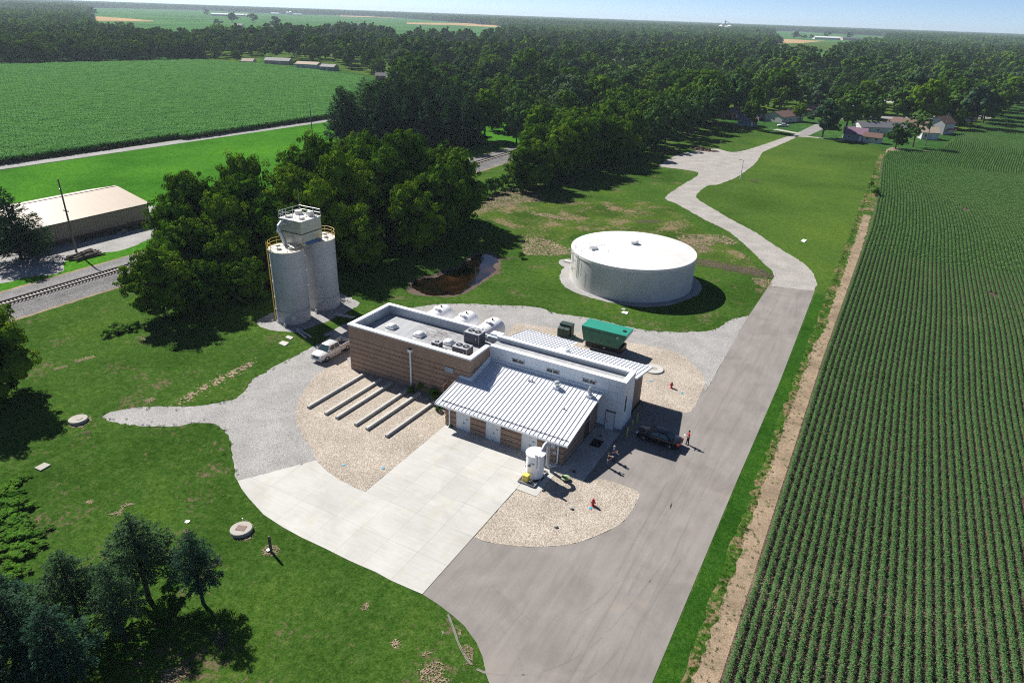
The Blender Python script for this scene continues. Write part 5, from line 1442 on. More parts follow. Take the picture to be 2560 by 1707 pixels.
for i, (q, lb) in enumerate((((13.23, -16.41), 'blue valve marker disc farther from the apron edge in the left pebbles'), ((16.99, -14.75), 'blue valve marker disc close to the apron edge in the left pebbles'),
                             ((37.56, -9.50), 'blue valve marker disc beside the front hydrant'), ((36.04, -10.54), 'pale blue capped riser between hydrant and vessel in pebbles'),
                             ((35.88, -13.62), 'pale blue capped riser nearest the lane curve in pebbles'), ((38.72, 16.88), 'small blue marker disc by the rear hydrant'), ((34.35, 17.75), 'small teal marker disc near the round concrete disc'))):
    v = thing('valve_marker', lb, 'valve cover', (*q, 0.02), i * 0.7)
    tall = 0.16 if 'riser' in lb else 0.03
    MB().cyl((0, 0), 0.17, -0.08, tall, 14).build('box', M['concrete_dark'] if tall > 0.1 else M['blue'], v)
    MB().cyl((0, 0), 0.14, tall, tall + 0.025, 14).build('cover', M['blue'] if tall < 0.1 else M['galv'], v)

# ---- round manholes and post in the near grass
def manhole(label, p, r, plate):
    m_ = thing('manhole', label, 'manhole', (*p, 0))
    MB().lathe([(r, -0.1), (r, 0.32), (r - 0.05, 0.36), (0.001, 0.36)], n=36).build('concrete_ring', M['concrete_dark'], m_)
    if plate:
        MB().box(-0.42, 0.42, -0.32, 0.32, 0.36, 0.385).build('hatch', M['rust'], m_)
        MB().box(-0.36, -0.3, -0.25, -0.2, 0.385, 0.41).build('handle', M['black'], m_)
    else:
        MB().cyl((0.1, 0.1), 0.34, 0.36, 0.40, 20).build('cover', M['concrete_dark'], m_)
    return m_
o = manhole('round concrete manhole with square rusty hatch in the near grass', (12.18, -28.51), 0.95, True); o.rotation_euler.z = 0.35
manhole('round pale concrete manhole at the edge of the tree shadow', (-16.93, -25.31), 0.95, False)
t = thing('marker_stake', 'thin white stake standing by the hatch manhole', 'stake', (*(11.41, -27.65), 0))
MB().cyl((0, 0), 0.025, -0.05, 0.42, 6).build('stake', M['white_paint'], t)
MB().cyl((0, 0), 0.05, 0.42, 0.5, 8).build('tip', M['white_paint'], t)
t = thing('wooden_post', 'short dark wooden post in a bare patch of grass', 'post', (*(16.36, -29.04), 0))
MB().box(-0.09, 0.09, -0.09, 0.09, -0.2, 1.75).build('timber', M['wood'], t, bevel=0.01)
MB().box(-0.095, 0.095, -0.095, 0.095, 1.3, 1.34).build('strap', M['black'], t)
t = thing('valve_cover', 'small grey capped pipe at the foot of the post', 'valve cover', (*(16.06, -29.06), 0))
MB().cyl((0, 0), 0.15, -0.1, 0.12, 14).build('riser', M['grey_steel'], t)
MB().cyl((0, 0), 0.17, 0.12, 0.16, 14).build('lid', M['galv'], t)
tag(MB().cyl((0, 0), 0.2, -0.05, 0.05, 12).build('cleanout_cap', M['galv'], None, loc=(*(7.09, -30.12), 0)), 'small grey round cap in grass beside the spruces', 'cap')

# ---- light pole at the gravel turnout
t = thing('lamp_post', 'white lamp post with short arm at the gravel road bend', 'lamp post', (*(16.78, 152.62), 0))
MB().tube([(0, 0, 0), (0, 0, 5.6)], 0.14, 10, 0.1).build('pole', M['white_paint'], t, smooth=True)
MB().tube([(0, 0, 5.5), (-0.9, -0.2, 5.6)], 0.06, 6).build('arm', M['white_paint'], t)
MB().bbox(-1.2, -0.7, -0.35, -0.05, 5.5, 5.68, 0.03).build('lamp_head', M['galv'], t)

# ---- tan storage shed
M['shed_wall'] = pm('tan ribbed wall sheet', (0.40, 0.32, 0.245), 0.6, 0.05, 0.8)
M['shed_roof'] = pm('beige roof sheet', (0.46, 0.37, 0.275), 0.45, 0.04, 0.4)
M['shed_base'] = pm('brown skirting', (0.13, 0.085, 0.065), 0.7, 0.1)
M['shed_trim'] = pm('dark green trim', (0.04, 0.09, 0.07), 0.5, 0.1)
t = thing('storage_shed', 'long beige metal shed with low gable roof beside the rail line', 'shed', (-98.5, 5.0, 0))
W_, L0_, L1_, EH, RH = 19.6, -1.0, 23.0, 4.05, 6.3
x0, x1 = 0.0, W_
ribs = MB()
MB().box(x0 + 0.05, x1 - 0.05, L0_ + 0.05, L1_ - 0.05, -0.05, EH).build('wall', M['shed_wall'], t)
k = L0_
while k < L1_ - 0.2:
    ribs.box(x1 - 0.05, x1 + 0.02, k, k + 0.12, 0.9, EH); k += 0.6
k = 0.2
while k < W_ - 0.2:
    ribs.box(k, k + 0.12, L1_ - 0.05, L1_ + 0.02, 0.9, EH); k += 0.6
ribs.build('wall_rib', M['shed_wall'], t)
MB().add([(x0 + 0.05, L1_ - 0.06, EH), (x1 - 0.05, L1_ - 0.06, EH), (W_ / 2, L1_ - 0.06, RH - 0.05), (x0 + 0.05, L1_ - 0.2, EH), (x1 - 0.05, L1_ - 0.2, EH), (W_ / 2, L1_ - 0.2, RH - 0.05)], [(0, 1, 2), (5, 4, 3), (0, 3, 4, 1), (1, 4, 5, 2), (2, 5, 3, 0)]).build('gable', M['shed_wall'], t)
MB().box(x1 - 0.06, x1 + 0.04, L0_, L1_, -0.05, 0.9).box(x0, x1 - 0.07, L1_ - 0.06, L1_ + 0.04, -0.05, 0.9).build('skirting', M['shed_base'], t)
for sgn in (0, 1):
    mb = MB()
    xe = x1 + 0.35 if sgn else x0 - 0.35
    n_ = 12
    yy = [L0_ - 0.3 + (L1_ - L0_ + 0.6) * i / n_ for i in range(n_ + 1)]
    for i in range(n_):
        a, b_ = yy[i] + 0.006, yy[i + 1] - 0.006
        MB().hexa([(W_ / 2, a, RH - 0.06), (xe, a, EH - 0.02), (xe, b_, EH - 0.02), (W_ / 2, b_, RH - 0.06), (W_ / 2, a, RH + 0.02), (xe, a, EH + 0.06), (xe, b_, EH + 0.06), (W_ / 2, b_, RH + 0.02)]).build('roof_sheet', M['shed_roof'], t)
MB().box(x1 + 0.35, x1 + 0.45, L0_ - 0.3, L1_ + 0.3, EH - 0.12, EH + 0.05).build('gutter', M['shed_trim'], t)
MB().box(x1 - 0.02, x1 + 0.08, L1_ - 0.1, L1_ + 0.06, 0, EH).build('corner_trim', M['shed_trim'], t)
MB().box(W_ / 2 - 0.2, W_ / 2 + 0.2, L0_ - 0.3, L1_ + 0.3, RH + 0.01, RH + 0.06).build('ridge_cap', M['shed_roof'], t)
t = thing('storage_shed', 'tan shed mostly hidden behind the big lone pine', 'shed', (-112, -12, 0))
MB().box(0, 14, -8, 12, -0.05, 3.6).build('wall', M['shed_wall'], t)
for sgn, xe in ((0, -0.4), (1, 14.4)):
    MB().hexa([(7, -8.4, 4.9), (xe, -8.4, 3.55), (xe, 12.4, 3.55), (7, 12.4, 4.9), (7, -8.4, 5.0), (xe, -8.4, 3.65), (xe, 12.4, 3.65), (7, 12.4, 5.0)]).build('roof_sheet', M['shed_roof'], t)
MB().add([(0, 12.002, 3.6), (14, 12.002, 3.6), (7, 12.002, 4.9), (0, 11.9, 3.6), (14, 11.9, 3.6), (7, 11.9, 4.9)], [(0, 1, 2), (5, 4, 3), (0, 3, 4, 1), (1, 4, 5, 2), (2, 5, 3, 0)]).build('gable', M['shed_wall'], t)

# junk along the shed: planks and sheet
r5 = random.Random(55)
for k in range(9):
    y = 12.5 + k * 1.65
    w, l_, h = r5.uniform(0.15, 0.4), r5.uniform(0.8, 2.4), r5.uniform(0.1, 0.4)
    tag(MB().bbox(-w, w, -l_ / 2, l_ / 2, 0, h, 0.02).build('timber_stack', M['wood'] if k % 3 else M['rust'], None, loc=(-77.6 + r5.uniform(-0.5, 0.6), y, 0.01)), 'scrap timber lying along the foot of the beige shed', 'timber', 'scrap along the shed wall')
tag(MB().add([(-0.6, -0.9, 0.05), (0.6, -0.9, 0.05), (0.6, 0.9, 0.35), (-0.6, 0.9, 0.35), (-0.6, -0.9, 0.08), (0.6, -0.9, 0.08), (0.6, 0.9, 0.38), (-0.6, 0.9, 0.38)], [(3, 2, 1, 0), (4, 5, 6, 7), (0, 1, 5, 4), (1, 2, 6, 5), (2, 3, 7, 6), (3, 0, 4, 7)]).build('metal_sheet', M['galv'], None, loc=(*(-77.05, 20.28), 0)), 'pale bent metal sheet on the ground by the beige shed', 'metal sheet')

# pile of old utility poles
pc = (-68.22, 7.34)
for k in range(16):
    row = 0 if k < 7 else (1 if k < 13 else 2)
    i = k - (0, 7, 13)[row]
    L_ = r5.uniform(3.6, 5.6)
    yo = (i - 3) * 0.42 + row * 0.2
    a = 0.25 + r5.uniform(-0.4, 0.4)
    o = MB().tube([(-L_ / 2, 0, 0), (L_ / 2, 0, 0.05)], 0.16, 8, 0.13).build('old_pole', M['wood'], None, smooth=True, loc=(pc[0] - 0.3 + yo * 0.9, pc[1] + yo * 0.4, 0.17 + 0.27 * row))
    o.rotation_euler = (0, r5.uniform(-0.05, 0.02), 1.35 + a)
    tag(o, 'dark weathered timber pole in the heap by the tracks', 'timber pole', 'heap of old poles by the tracks')
t = thing('wooden_cart', 'broken wooden frame heap at the yard edge under the trees', 'wood heap', (*(-78.37, 35.18), 0), 0.5)
for k in range(7):
    MB().box(-0.9 + 0.3 * k, -0.75 + 0.3 * k, -1.5, 1.5, 0.3 + 0.03 * (k % 3), 0.4 + 0.03 * (k % 3)).build('plank', M['wood'], t)
MB().box(-1.1, 1.3, -1.2, -1.05, 0, 0.3).box(-1.1, 1.3, 1.05, 1.2, 0, 0.3).build('bearer', M['wood'], t)
MB().box(-1.15, -1.05, -1.2, -1.1, 0, 2.0).box(-1.15, -1.05, -0.4, -0.3, 0, 2.0).box(-1.15, -1.05, -1.1, -0.4, 1.8, 1.9).box(-1.15, -1.05, -1.1, -0.4, 1.2, 1.3).build('gate_frame', M['wood'], t)
t = thing('dirt_heap', 'heap of brown dirt and brush beside the gravel turnout', 'dirt heap', (*(-5.55, 195.19), 0))
hm = MB()
for k in range(60):
    a, q = r5.uniform(0, 6.28), r5.uniform(0, 1) ** 0.6
    x, y = 5.5 * q * math.cos(a), 2.2 * q * math.sin(a)
    h = 1.1 * (1 - q * q) * r5.uniform(0.5, 1.1) + 0.1
    s = r5.uniform(0.4, 0.9)
    hm.lathe([(s, -0.05), (s * 0.9, h * 0.4), (s * 0.45, h * 0.85), (0.001, h)], (x, y), 7)
hm.build('clods', M['mud'], t)

# ---- railway track
M['rail_steel'] = pm('rail steel', (0.022, 0.02, 0.02), 0.7, 0.2, 2.0)
M['tie'] = pm('concrete-pale tie', (0.46, 0.41, 0.36), 0.85, 0.2, 1.5)
t = thing('railway_track', 'single railway track on pale sleepers beyond the grove', 'railway', (-56.5, 0, 0.43))
for x in (-0.76, 0.76):
    mb = MB()
    pr = [(-0.10, 0.13), (0.10, 0.13), (0.10, 0.16), (0.035, 0.18), (0.035, 0.26), (0.065, 0.27), (0.065, 0.31), (-0.065, 0.31), (-0.065, 0.27), (-0.035, 0.26), (-0.035, 0.18), (-0.10, 0.16)]  # section widened so the black rail takes in the shadow beside it
    n = len(pr)
    mb.add([(x + a, -120, z) for a, z in pr] + [(x + a, 300, z) for a, z in pr], [(i, (i + 1) % n, n + (i + 1) % n, n + i) for i in range(n)] + [tuple(range(n)), tuple(range(n, 2 * n))[::-1]])
    mb.build('rail', M['rail_steel'], t)
tie = MB().bbox(-1.3, 1.3, -0.12, 0.12, 0.0, 0.13).mesh('tie'); tie.materials.append(M['tie'])
rest = MB()
y = -119.5
while y < 299:
    if -16 < y < 16 or 104 < y < 142:
        o = bpy.data.objects.new('sleeper', tie); o.location = (0, y, 0); link(o, t)
    else:
        rest.box(-1.3, 1.3, y - 0.12, y + 0.12, 0, 0.13)
    y += 0.55
tag(rest.build('sleeper_run', M['tie'], t), kind='stuff')
for i, q in enumerate(((-56.86, 113.52),)):
    s = thing('milepost', 'short dark post beside the railway track', 'post', (*q, 0)); MB().tube([(0, 0, 0), (0, 0, 1.9)], 0.09, 7).build('post', M['dark'], s); MB().box(-0.12, 0.12, -0.02, 0.02, 1.6, 1.85).build('plate', M['dark'], s)

# ---- utility poles
def utility_pole(label, p, h, arms, lean=0.0, group=None):
    u = thing('utility_pole', label, 'utility pole', (*p, 0), 0, group)
    u.rotation_euler = (0, lean, 0)
    MB().tube([(0, 0, -0.2), (0, 0, h)], 0.19, 10, 0.12).build('pole', M['pole_wood'], u, smooth=True)
    for z, w in arms:
        c_ = MB().box(-w, w, -0.06, 0.06, z, z + 0.12).build('crossarm', M['pole_wood'], u)
        for xx in (-w * 0.9, -w * 0.4, w * 0.4, w * 0.9):
            MB().lathe([(0.04, z + 0.12), (0.05, z + 0.2), (0.03, z + 0.27), (0.0, z + 0.28)], (xx, 0), 8).build('insulator', M['galv'], c_)
    for k, z in enumerate((h - 1.9, h - 3.4, h - 5.0)):
        if z > 3: MB().tube([(0, 0, z), (0.35 if k % 2 else -0.35, 0, z + 0.08)], 0.035, 5).build('bracket', M['galv'], u)
    return u
utility_pole('tall dark utility pole standing by the lone pine and timber heap', (-72.4, 8.2), 13.4, [(7.6, 0.75)], 0.0)
utility_pole('utility pole with crossarm before the dark pine clump', (-71.3, 137.4), 14.0, [(7.8, 1.0)])
utility_pole('utility pole rising behind the grove beside the meadow', (-122, 121), 12.5, [])
utility_pole('utility pole among houses beside the brown-roofed bungalow', (-19.27, 329.11), 9.0, [(8.2, 0.9)])
utility_pole('plain utility pole by the twin trees at the field corner', (65.09, 266.04), 9.0, [])
utility_pole('utility pole with transformer can by the small white house', (71.82, 304.47), 9.5, [(8.6, 0.7)])

# ================================================================ VEGETATION
M['leaf'] = leaf_mat('broad leaves', (0.026, 0.070, 0.005), (0.070, 0.155, 0.012), (0.165, 0.255, 0.024), 0.20)
M['leaf_cool'] = leaf_mat('cool leaves', (0.026, 0.068, 0.014), (0.062, 0.142, 0.032), (0.140, 0.235, 0.068), 0.20)
M['leaf_silver'] = leaf_mat('silver leaves', (0.030, 0.068, 0.034), (0.075, 0.140, 0.078), (0.18, 0.26, 0.17), 0.2)
M['needle'] = leaf_mat('pine needles', (0.012, 0.034, 0.015), (0.030, 0.072, 0.034), (0.064, 0.120, 0.060), 0.16)
M['spruce'] = leaf_mat('blue spruce needles', (0.014, 0.040, 0.024), (0.036, 0.084, 0.054), (0.085, 0.150, 0.105), 0.12)
M['weed_leaf'] = leaf_mat('weed leaves', (0.034, 0.110, 0.012), (0.080, 0.200, 0.028), (0.16, 0.29, 0.065), 0.34)
M['soy'] = leaf_mat('soybean leaves', (0.045, 0.122, 0.038), (0.082, 0.190, 0.064), (0.150, 0.265, 0.105), 0.26, 0.55, 0.15)
M['corn'] = leaf_mat('corn leaves', (0.036, 0.150, 0.024), (0.070, 0.225, 0.050), (0.20, 0.36, 0.17), 0.3, 0.6, 0.3)
M['bark'] = pm('bark', (0.085, 0.065, 0.05), 0.9, 0.3, 3.0, bmp=0.5, bscale=14)
M['bark_spruce'] = pm('dark bark', (0.05, 0.04, 0.033), 0.9, 0.3, 3.0)


def unit(n, rg, up=0.0):
    d = rg.normal(size=(n, 3)); d[:, 2] += up
    return d / np.linalg.norm(d, axis=1, keepdims=True)


def leaf_quads(p, nrm, size, rg, aspect=0.62):
    """diamond leaf sprays at p facing nrm"""
    n = len(p)
    t = np.cross(nrm, rg.normal(size=(n, 3))); t /= np.linalg.norm(t, axis=1, keepdims=True) + 1e-9
    b = np.cross(nrm, t)
    s = size[:, None]
    v = np.stack([p + t * s, p + b * s * aspect + nrm * s * 0.15, p - t * s, p - b * s * aspect + nrm * s * 0.15], 1).reshape(-1, 3)
    return v, np.arange(4 * n).reshape(n, 4)


def blob(c, r, rg, squash=0.85, nu=7, nv=5):
    vs = [c + np.array([0, 0, r * squash])]
    for j in range(1, nv):
        for i in range(nu):
            th, ph = math.pi * j / nv, 2 * math.pi * i / nu
            q = rg.uniform(0.85, 1.1)
            vs.append(c + r * q * np.array([math.sin(th) * math.cos(ph), math.sin(th) * math.sin(ph), squash * math.cos(th)]))
    vs.append(c - np.array([0, 0, r * squash]))
    fs = []
    idx = lambda j, i: 1 + (j - 1) * nu + i % nu
    for i in range(nu): fs.append((0, idx(1, i), idx(1, i + 1), idx(1, i + 1)))
    for j in range(1, nv - 1):
        for i in range(nu): fs.append((idx(j, i), idx(j + 1, i), idx(j + 1, i + 1), idx(j, i + 1)))
    for i in range(nu): fs.append((len(vs) - 1, idx(nv - 1, i + 1), idx(nv - 1, i), idx(nv - 1, i)))
    return vs, fs


def broad_tree(name, seed, h, rx, n_leaf, leaf, mat, trunk_h=0.28, lobes=26, flat=1.0, core=True, low=0.0, bias=0.15):
    """(crown mesh, trunk mesh); crown of many leafy clumps round an uneven dome"""
    rg = np.random.default_rng(seed)
    zc = h * (trunk_h + (1 - trunk_h) * 0.5); rz = h * (1 - trunk_h) * 0.5
    cs, rs = [], []
    for k in range(lobes):
        d = unit(1, rg, bias)[0]
        q = rg.uniform(0.35, 0.86) ** 0.8
        w = 1.0 - 0.35 * max(0, d[2]) + rg.uniform(-0.12, 0.12)
        c = np.array([d[0] * rx * q * w, d[1] * rx * q * w, zc + d[2] * rz * q * 0.95 * flat])
        r = rx * rg.uniform(0.20, 0.38)
        c[2] = max(c[2], r * 0.8 + low)
        cs.append(c); rs.append(r)
    cs, rs = np.array(cs), np.array(rs)
    # leafy sprays carried on the skin of each lobe
    nc = max(70, n_leaf // 40)
    wgt = rs ** 2 / (rs ** 2).sum()
    li = rg.choice(lobes, nc, p=wgt)
    dc = unit(nc, rg, 0.35)
    cc = cs[li] + dc * (rs[li] * rg.uniform(0.66, 1.22, nc))[:, None] * np.array([1, 1, 0.9])
    buried = np.zeros(nc, bool)
    for q, (c, r) in enumerate(zip(cs, rs)):
        buried |= (np.linalg.norm(cc - c, axis=1) < r * 0.68) & (li != q)
    li, dc, cc = li[~buried], dc[~buried], cc[~buried]
    nc = len(cc)
    cr = rx * rg.uniform(0.055, 0.125, nc)
    ids = rg.integers(0, nc, n_leaf)
    n = n_leaf
    off3 = rg.normal(size=(n, 3)) * np.array([1, 1, 0.62])
    off3 /= np.maximum(np.linalg.norm(off3, axis=1, keepdims=True), 0.9)
    p = cc[ids] + off3 * cr[ids][:, None]
    p[:, 2] = np.maximum(p[:, 2], 0.15)
    nrm = dc[ids] * 0.75 + off3 * 1.0 + rg.normal(size=(n, 3)) * 0.22 + np.array([0, 0, 0.15]); nrm /= np.linalg.norm(nrm, axis=1, keepdims=True)
    size = leaf * rg.uniform(0.55, 1.2, n)
    v, f = leaf_quads(p, nrm, size, rg)
    lobe_t = rg.uniform(0.32, 0.62, lobes); cl_t = rg.normal(0, 0.12, nc)
    tint = np.clip(lobe_t[li][ids] + cl_t[ids] + rg.normal(0, 0.13, n), 0, 1)
    V, Fq, T = [v], [f], [tint]
    off = len(v)
    if core:
        for c, r in zip(cs, rs):
            bv, bf = blob(c, r * 0.70, rg)
            V.append(np.array(bv)); Fq.append(np.array(bf) + off); T.append(np.full(len(bf), 0.42)); off += len(bv)
    me = np_mesh(name + '_crown', np.vstack(V), np.vstack(Fq), mat, np.concatenate(T))
    tr = MB()
    r0 = 0.022 * h + 0.06
    lean = rg.normal(0, 0.02, 2) * h
    tr.tube([(0, 0, -0.2), (lean[0] * 0.3, lean[1] * 0.3, h * trunk_h), (lean[0], lean[1], h * 0.72)], r0, 8, r0 * 0.3)
    for k in range(7):
        c = cs[rg.integers(lobes)]
        z0 = h * rg.uniform(trunk_h * 0.7, 0.5)
        tr.tube([(lean[0] * 0.4, lean[1] * 0.4, z0), tuple((np.array([0, 0, z0]) + c) / 2 + [0, 0, 0.3]), tuple(c)], r0 * 0.45, 5, r0 * 0.12)
    tm = tr.mesh(name + '_trunk'); tm.materials.append(M['bark'])
    return me, tm


def conifer(name, seed, h, r, n_br, per, leaf, mat, bark, base=0.12, open_=0.0, tip=1.0, droop=0.25, sharp=0.85):
    """(crown, trunk): whorls of drooping needle boughs"""
    rg = np.random.default_rng(seed)
    P_, N_, S_, T_, D_ = [], [], [], [], []
    tr = MB()
    tr.tube([(0, 0, -0.2), (0, 0, h * 0.5), (0, 0, h * 0.97)], 0.02 * h + 0.05, 7, 0.02)
    for k in range(n_br):
        u = (k + rg.random()) / n_br
        z = h * (base + (1 - base) * u)
        R_ = r * (1 - u) ** sharp * rg.uniform(0.75, 1.12) + 0.12 * r * (1 - u)
        R_ *= (0.72 + 0.28 * min(1, u / 0.18)) if base > 0.2 else 1
        a = k * 2.39996 + rg.normal(0, 0.25)
        d = np.array([math.cos(a), math.sin(a), 0.0])
        m = max(3, int(per * R_ / r))
        t = (0.18 + 0.85 * rg.random(m) ** 0.75) * tip
        lat = np.cross(d, [0, 0, 1.0])
        wid = rg.normal(0, 0.115, m) * R_ * (1.15 - t * 0.6)
        pz = z + R_ * (0.30 * t - droop * 2.0 * t * t) + rg.normal(0, 0.05 * R_ + 0.04, m)
        p = np.array([0, 0, 0.0]) + d * (t * R_)[:, None] + lat * wid[:, None]
        p[:, 2] = pz
        nr = np.array([0, 0, 0.9]) + d * 0.35 + rg.normal(0, 0.45, (m, 3))
        D_.append(np.tile(d + np.array([0, 0, 0.25 - droop * 1.6]), (m, 1)))
        P_.append(p); N_.append(nr / np.linalg.norm(nr, axis=1, keepdims=True)); S_.append(leaf * rg.uniform(0.6, 1.2, m) * (0.55 + 0.45 * (1 - u)))
        T_.append(np.clip(rg.uniform(0.3, 0.6) + rg.normal(0, 0.16, m), 0, 1))
        if R_ > 0.25 * r:
            e = d * R_ * 0.85
            tr.tube([(0, 0, z), (e[0] * 0.5, e[1] * 0.5, z + 0.08 * R_), (e[0], e[1], z - 0.12 * R_)], 0.035 * r * 0.4 + 0.012, 4, 0.01)
    p, nr, s, tt = np.vstack(P_), np.vstack(N_), np.concatenate(S_), np.concatenate(T_)
    D_ = np.vstack(D_)
    tq = D_ + rg.normal(0, 0.35, D_.shape); tq -= nr * (tq * nr).sum(1, keepdims=True); tq /= np.linalg.norm(tq, axis=1, keepdims=True)
    bq = np.cross(nr, tq); sz = s[:, None]
    v = np.stack([p + tq * sz * 1.25, p + bq * sz * 0.36, p - tq * sz, p - bq * sz * 0.36], 1).reshape(-1, 3)
    f = np.arange(len(v)).reshape(-1, 4)
    me = np_mesh(name + '_crown', v, f, mat, tt)
    tm = tr.mesh(name + '_trunk'); tm.materials.append(bark)
    return me, tm


def plant_tree(name, label, cat, meshes, p, s=1.0, rz=None, group=None, sz=None):
    t = thing(name, label, cat, (p[0], p[1], 0), rnd.uniform(0, 6.28) if rz is None else rz, group)
    t.scale = (s, s, sz or s)
    c = bpy.data.objects.new('crown', meshes[0]); link(c, t)
    k = bpy.data.objects.new('trunk', meshes[1]); link(k, t)
    return t


# ---------- near broadleaf meshes (grove, belt) and mid-distance ones (town)
NEAR = [broad_tree('grove%d' % i, 100 + i, 15.0, 6.4, 26000, 0.20, M['leaf'], 0.02, 50, 1.15, True, 0.0, -0.12) for i in range(5)]
MID = []
for i, (rx_, tr_, lb_, nl_, mk_, co_) in enumerate(((6.2, 0.12, 30, 10000, 'leaf_cool', True), (5.2, 0.08, 22, 8500, 'leaf', True), (7.0, 0.18, 36, 11000, 'leaf', True), (5.8, 0.15, 16, 6500, 'leaf_cool', False), (6.6, 0.10, 26, 9500, 'leaf', True), (4.6, 0.06, 18, 7000, 'leaf', False), (6.0, 0.16, 40, 11000, 'leaf_cool', True))):
    MID.append(broad_tree('mid%d' % i, 200 + i, 15.0, rx_, nl_, 0.30, M[mk_], tr_, lb_, 1.0, co_))
MIDS = [broad_tree('silver%d' % i, 230 + i, 15.0, 6.4, 10000, 0.30, M['leaf_silver'], 0.16, 26) for i in range(2)]
FARC = [broad_tree('far%d' % i, 260 + i, 14.0, 6.6, 1700, 0.72, M['leaf' if i % 2 else 'leaf_cool'], 0.12, 18) for i in range(4)]
BUSH = [broad_tree('bush%d' % i, 280 + i, 2.4, 1.5, 5200, 0.075, M['weed_leaf'], 0.02, 16, 0.9, True, 0.05) for i in range(2)]
PINE = [conifer('pine%d' % i, 300 + i, 15.0, 5.4, 150, 60, 0.52, M['needle'], M['bark_spruce'], 0.04, sharp=0.48, droop=0.06) for i in range(3)]
SPR = [conifer('spruce%d' % i, 320 + i, 7.4, 2.7, 95, 170, 0.135, M['spruce'], M['bark_spruce'], 0.30, sharp=0.62, droop=0.12) for i in range(3)]

# ---------- the grove round the silos
GROVE = [(-33.8, -2.2, 9.5, 4.6), (-30.5, 3.0, 7.0, 3.6), (-28.5, 9.0, 7.0, 3.4), (-27.5, 16.5, 8.0, 3.4), (-39, 6, 11, 4.8), (-44.5, 11, 13, 5.0), (-38, 13, 13, 5.2), (-33, 10.5, 10.5, 4.2), (-47, 15, 14.5, 5.6), (-40, 20, 15, 5.6), (-31.5, 18.5, 12.5, 4.6), (-47.5, 26, 16, 5.8),
         (-36.5, 28, 16, 5.8), (-29, 26.5, 13.5, 4.8), (-43, 36, 17, 6.2), (-33.5, 37, 16.5, 6.0), (-48, 46, 17, 6.0), (-39, 47.5, 18, 6.6), (-30.5, 47, 15.5, 5.6), (-25.5, 64, 15, 5.6), (-22.5, 53.5, 13, 5.2), (-21.5, 43, 12, 4.8), (-45, 57, 17.5, 6.2), (-35, 58, 17, 6.4),
         (-40.5, 68, 16, 6.0), (-32, 67, 14, 5.4), (-24, 31, 10, 3.8)]
for i, (x, y, h, r) in enumerate(GROVE):
    t = plant_tree('grove_tree', 'broad leafy green tree crowding the dense grove behind the silos', 'tree', NEAR[i % 5], (x, y), 1.0, None, 'trees of the grove behind the silos')
    t.scale = (r / 6.0, r / 6.0, h * 1.12 / 15.0)
t = plant_tree('maple_tree', 'big dark leafy tree whose shadow covers the pale round manhole', 'tree', NEAR[2], (-30.0, -27.2), 1.0, 1.0)
t.scale = (0.86, 0.86, 0.84)
t = plant_tree('maple_tree', 'smaller dark tree merging with the big one over the shaded square lid', 'tree', NEAR[3], (-34, -31.5), 1.0, 2.0)
t.scale = (0.9, 0.9, 0.8)

# ---------- belt of trees between the tracks and the gravel turnout
r6 = random.Random(66)
y = 92.0
k = 0
while y < 272:
    for row, xb in enumerate((-28.5, -36, -44.5)):
        fx = xb + (y - 92) * (0.055 if row == 0 else 0.03)
        x, yy = fx + r6.uniform(-1.8, 1.8), y + r6.uniform(-2.5, 2.5) + row * 3
        if (row == 2 and yy < 136) or (row == 1 and yy < 112) or (row == 0 and yy < 94): continue
        h = r6.uniform(13, 16.5) if y > 110 else r6.uniform(10, 13)
        r_ = r6.uniform(5.0, 6.2)
        t = plant_tree('belt_tree', 'leafy green tree in the long belt casting shade over the gravel turnout', 'tree', NEAR[k % 5] if yy < 175 else MID[k % 6], (x, yy), 1.0, None, 'trees of the long belt')
        t.scale = (r_ / 5.9, r_ / 5.9, h / 15.0)
        k += 1
    y += 8.4
# ---------- bushes along the dirt slope and under the grove
BSH = [((-33.80, 84.00), 1.5), ((-33.99, 87.53), 1.7), ((-34.52, 92.24), 1.6), ((-33.43, 94.35), 1.8), ((-33.96, 99.37), 1.7), ((-34.37, 103.28), 1.5), ((-37.14, 90.29), 1.2), ((-33.75, 81.66), 1.6), ((-32.12, 103.55), 1.4), ((-30.75, 106.00), 1.5)]
for i, (p, s) in enumerate(BSH):
    plant_tree('shrub', 'green shrub on the bank above the tan dirt slope', 'shrub', BUSH[i % 2], p, s, None, 'shrubs on the bank above the dirt slope')
plant_tree('shrub', 'small lone shrub by the muddy runoff at the pond', 'shrub', BUSH[0], (-2.82, 51.59), 0.55)
for i, p in enumerate(((-34.60, -10.51), (-34.31, -9.13), (-34.01, -7.71), (-34.07, -6.50), (-35.88, -8.30))):
    plant_tree('tall_weeds', 'clump of tall grey-green weeds at the sunny end of the grove', 'weeds', BUSH[i % 2], p, 0.55 + 0.1 * (i % 3), None, 'weed clumps at the end of the grove').scale.z = 0.38
WEEDS = [(-11.39, -35.69), (-11.28, -34.87), (-11.40, -34.17), (-10.73, -36.15), (-9.42, -36.09), (-8.28, -37.06), (-7.42, -36.54), (-6.78, -38.20), (-5.36, -38.00), (-4.15, -37.71), (-4.29, -39.27), (-3.01, -38.91), (-2.52, -40.41), (-1.21, -40.21), (-1.11, -39.37), (-0.46, -41.27), (0.80, -41.07), (0.86, -42.27), (-2.25, -38.04)]
for i, p in enumerate(WEEDS):
    t = plant_tree('tall_weeds', 'bright green weed clump at the lawn edge beyond the spruces', 'weeds', BUSH[i % 2], p, 0.6, None, 'bright weed clumps at the lawn edge')
    q = rnd.uniform(0.45, 0.85); t.scale = (q * rnd.uniform(0.9, 1.5), q * rnd.uniform(0.9, 1.5), q * rnd.uniform(0.28, 0.5))
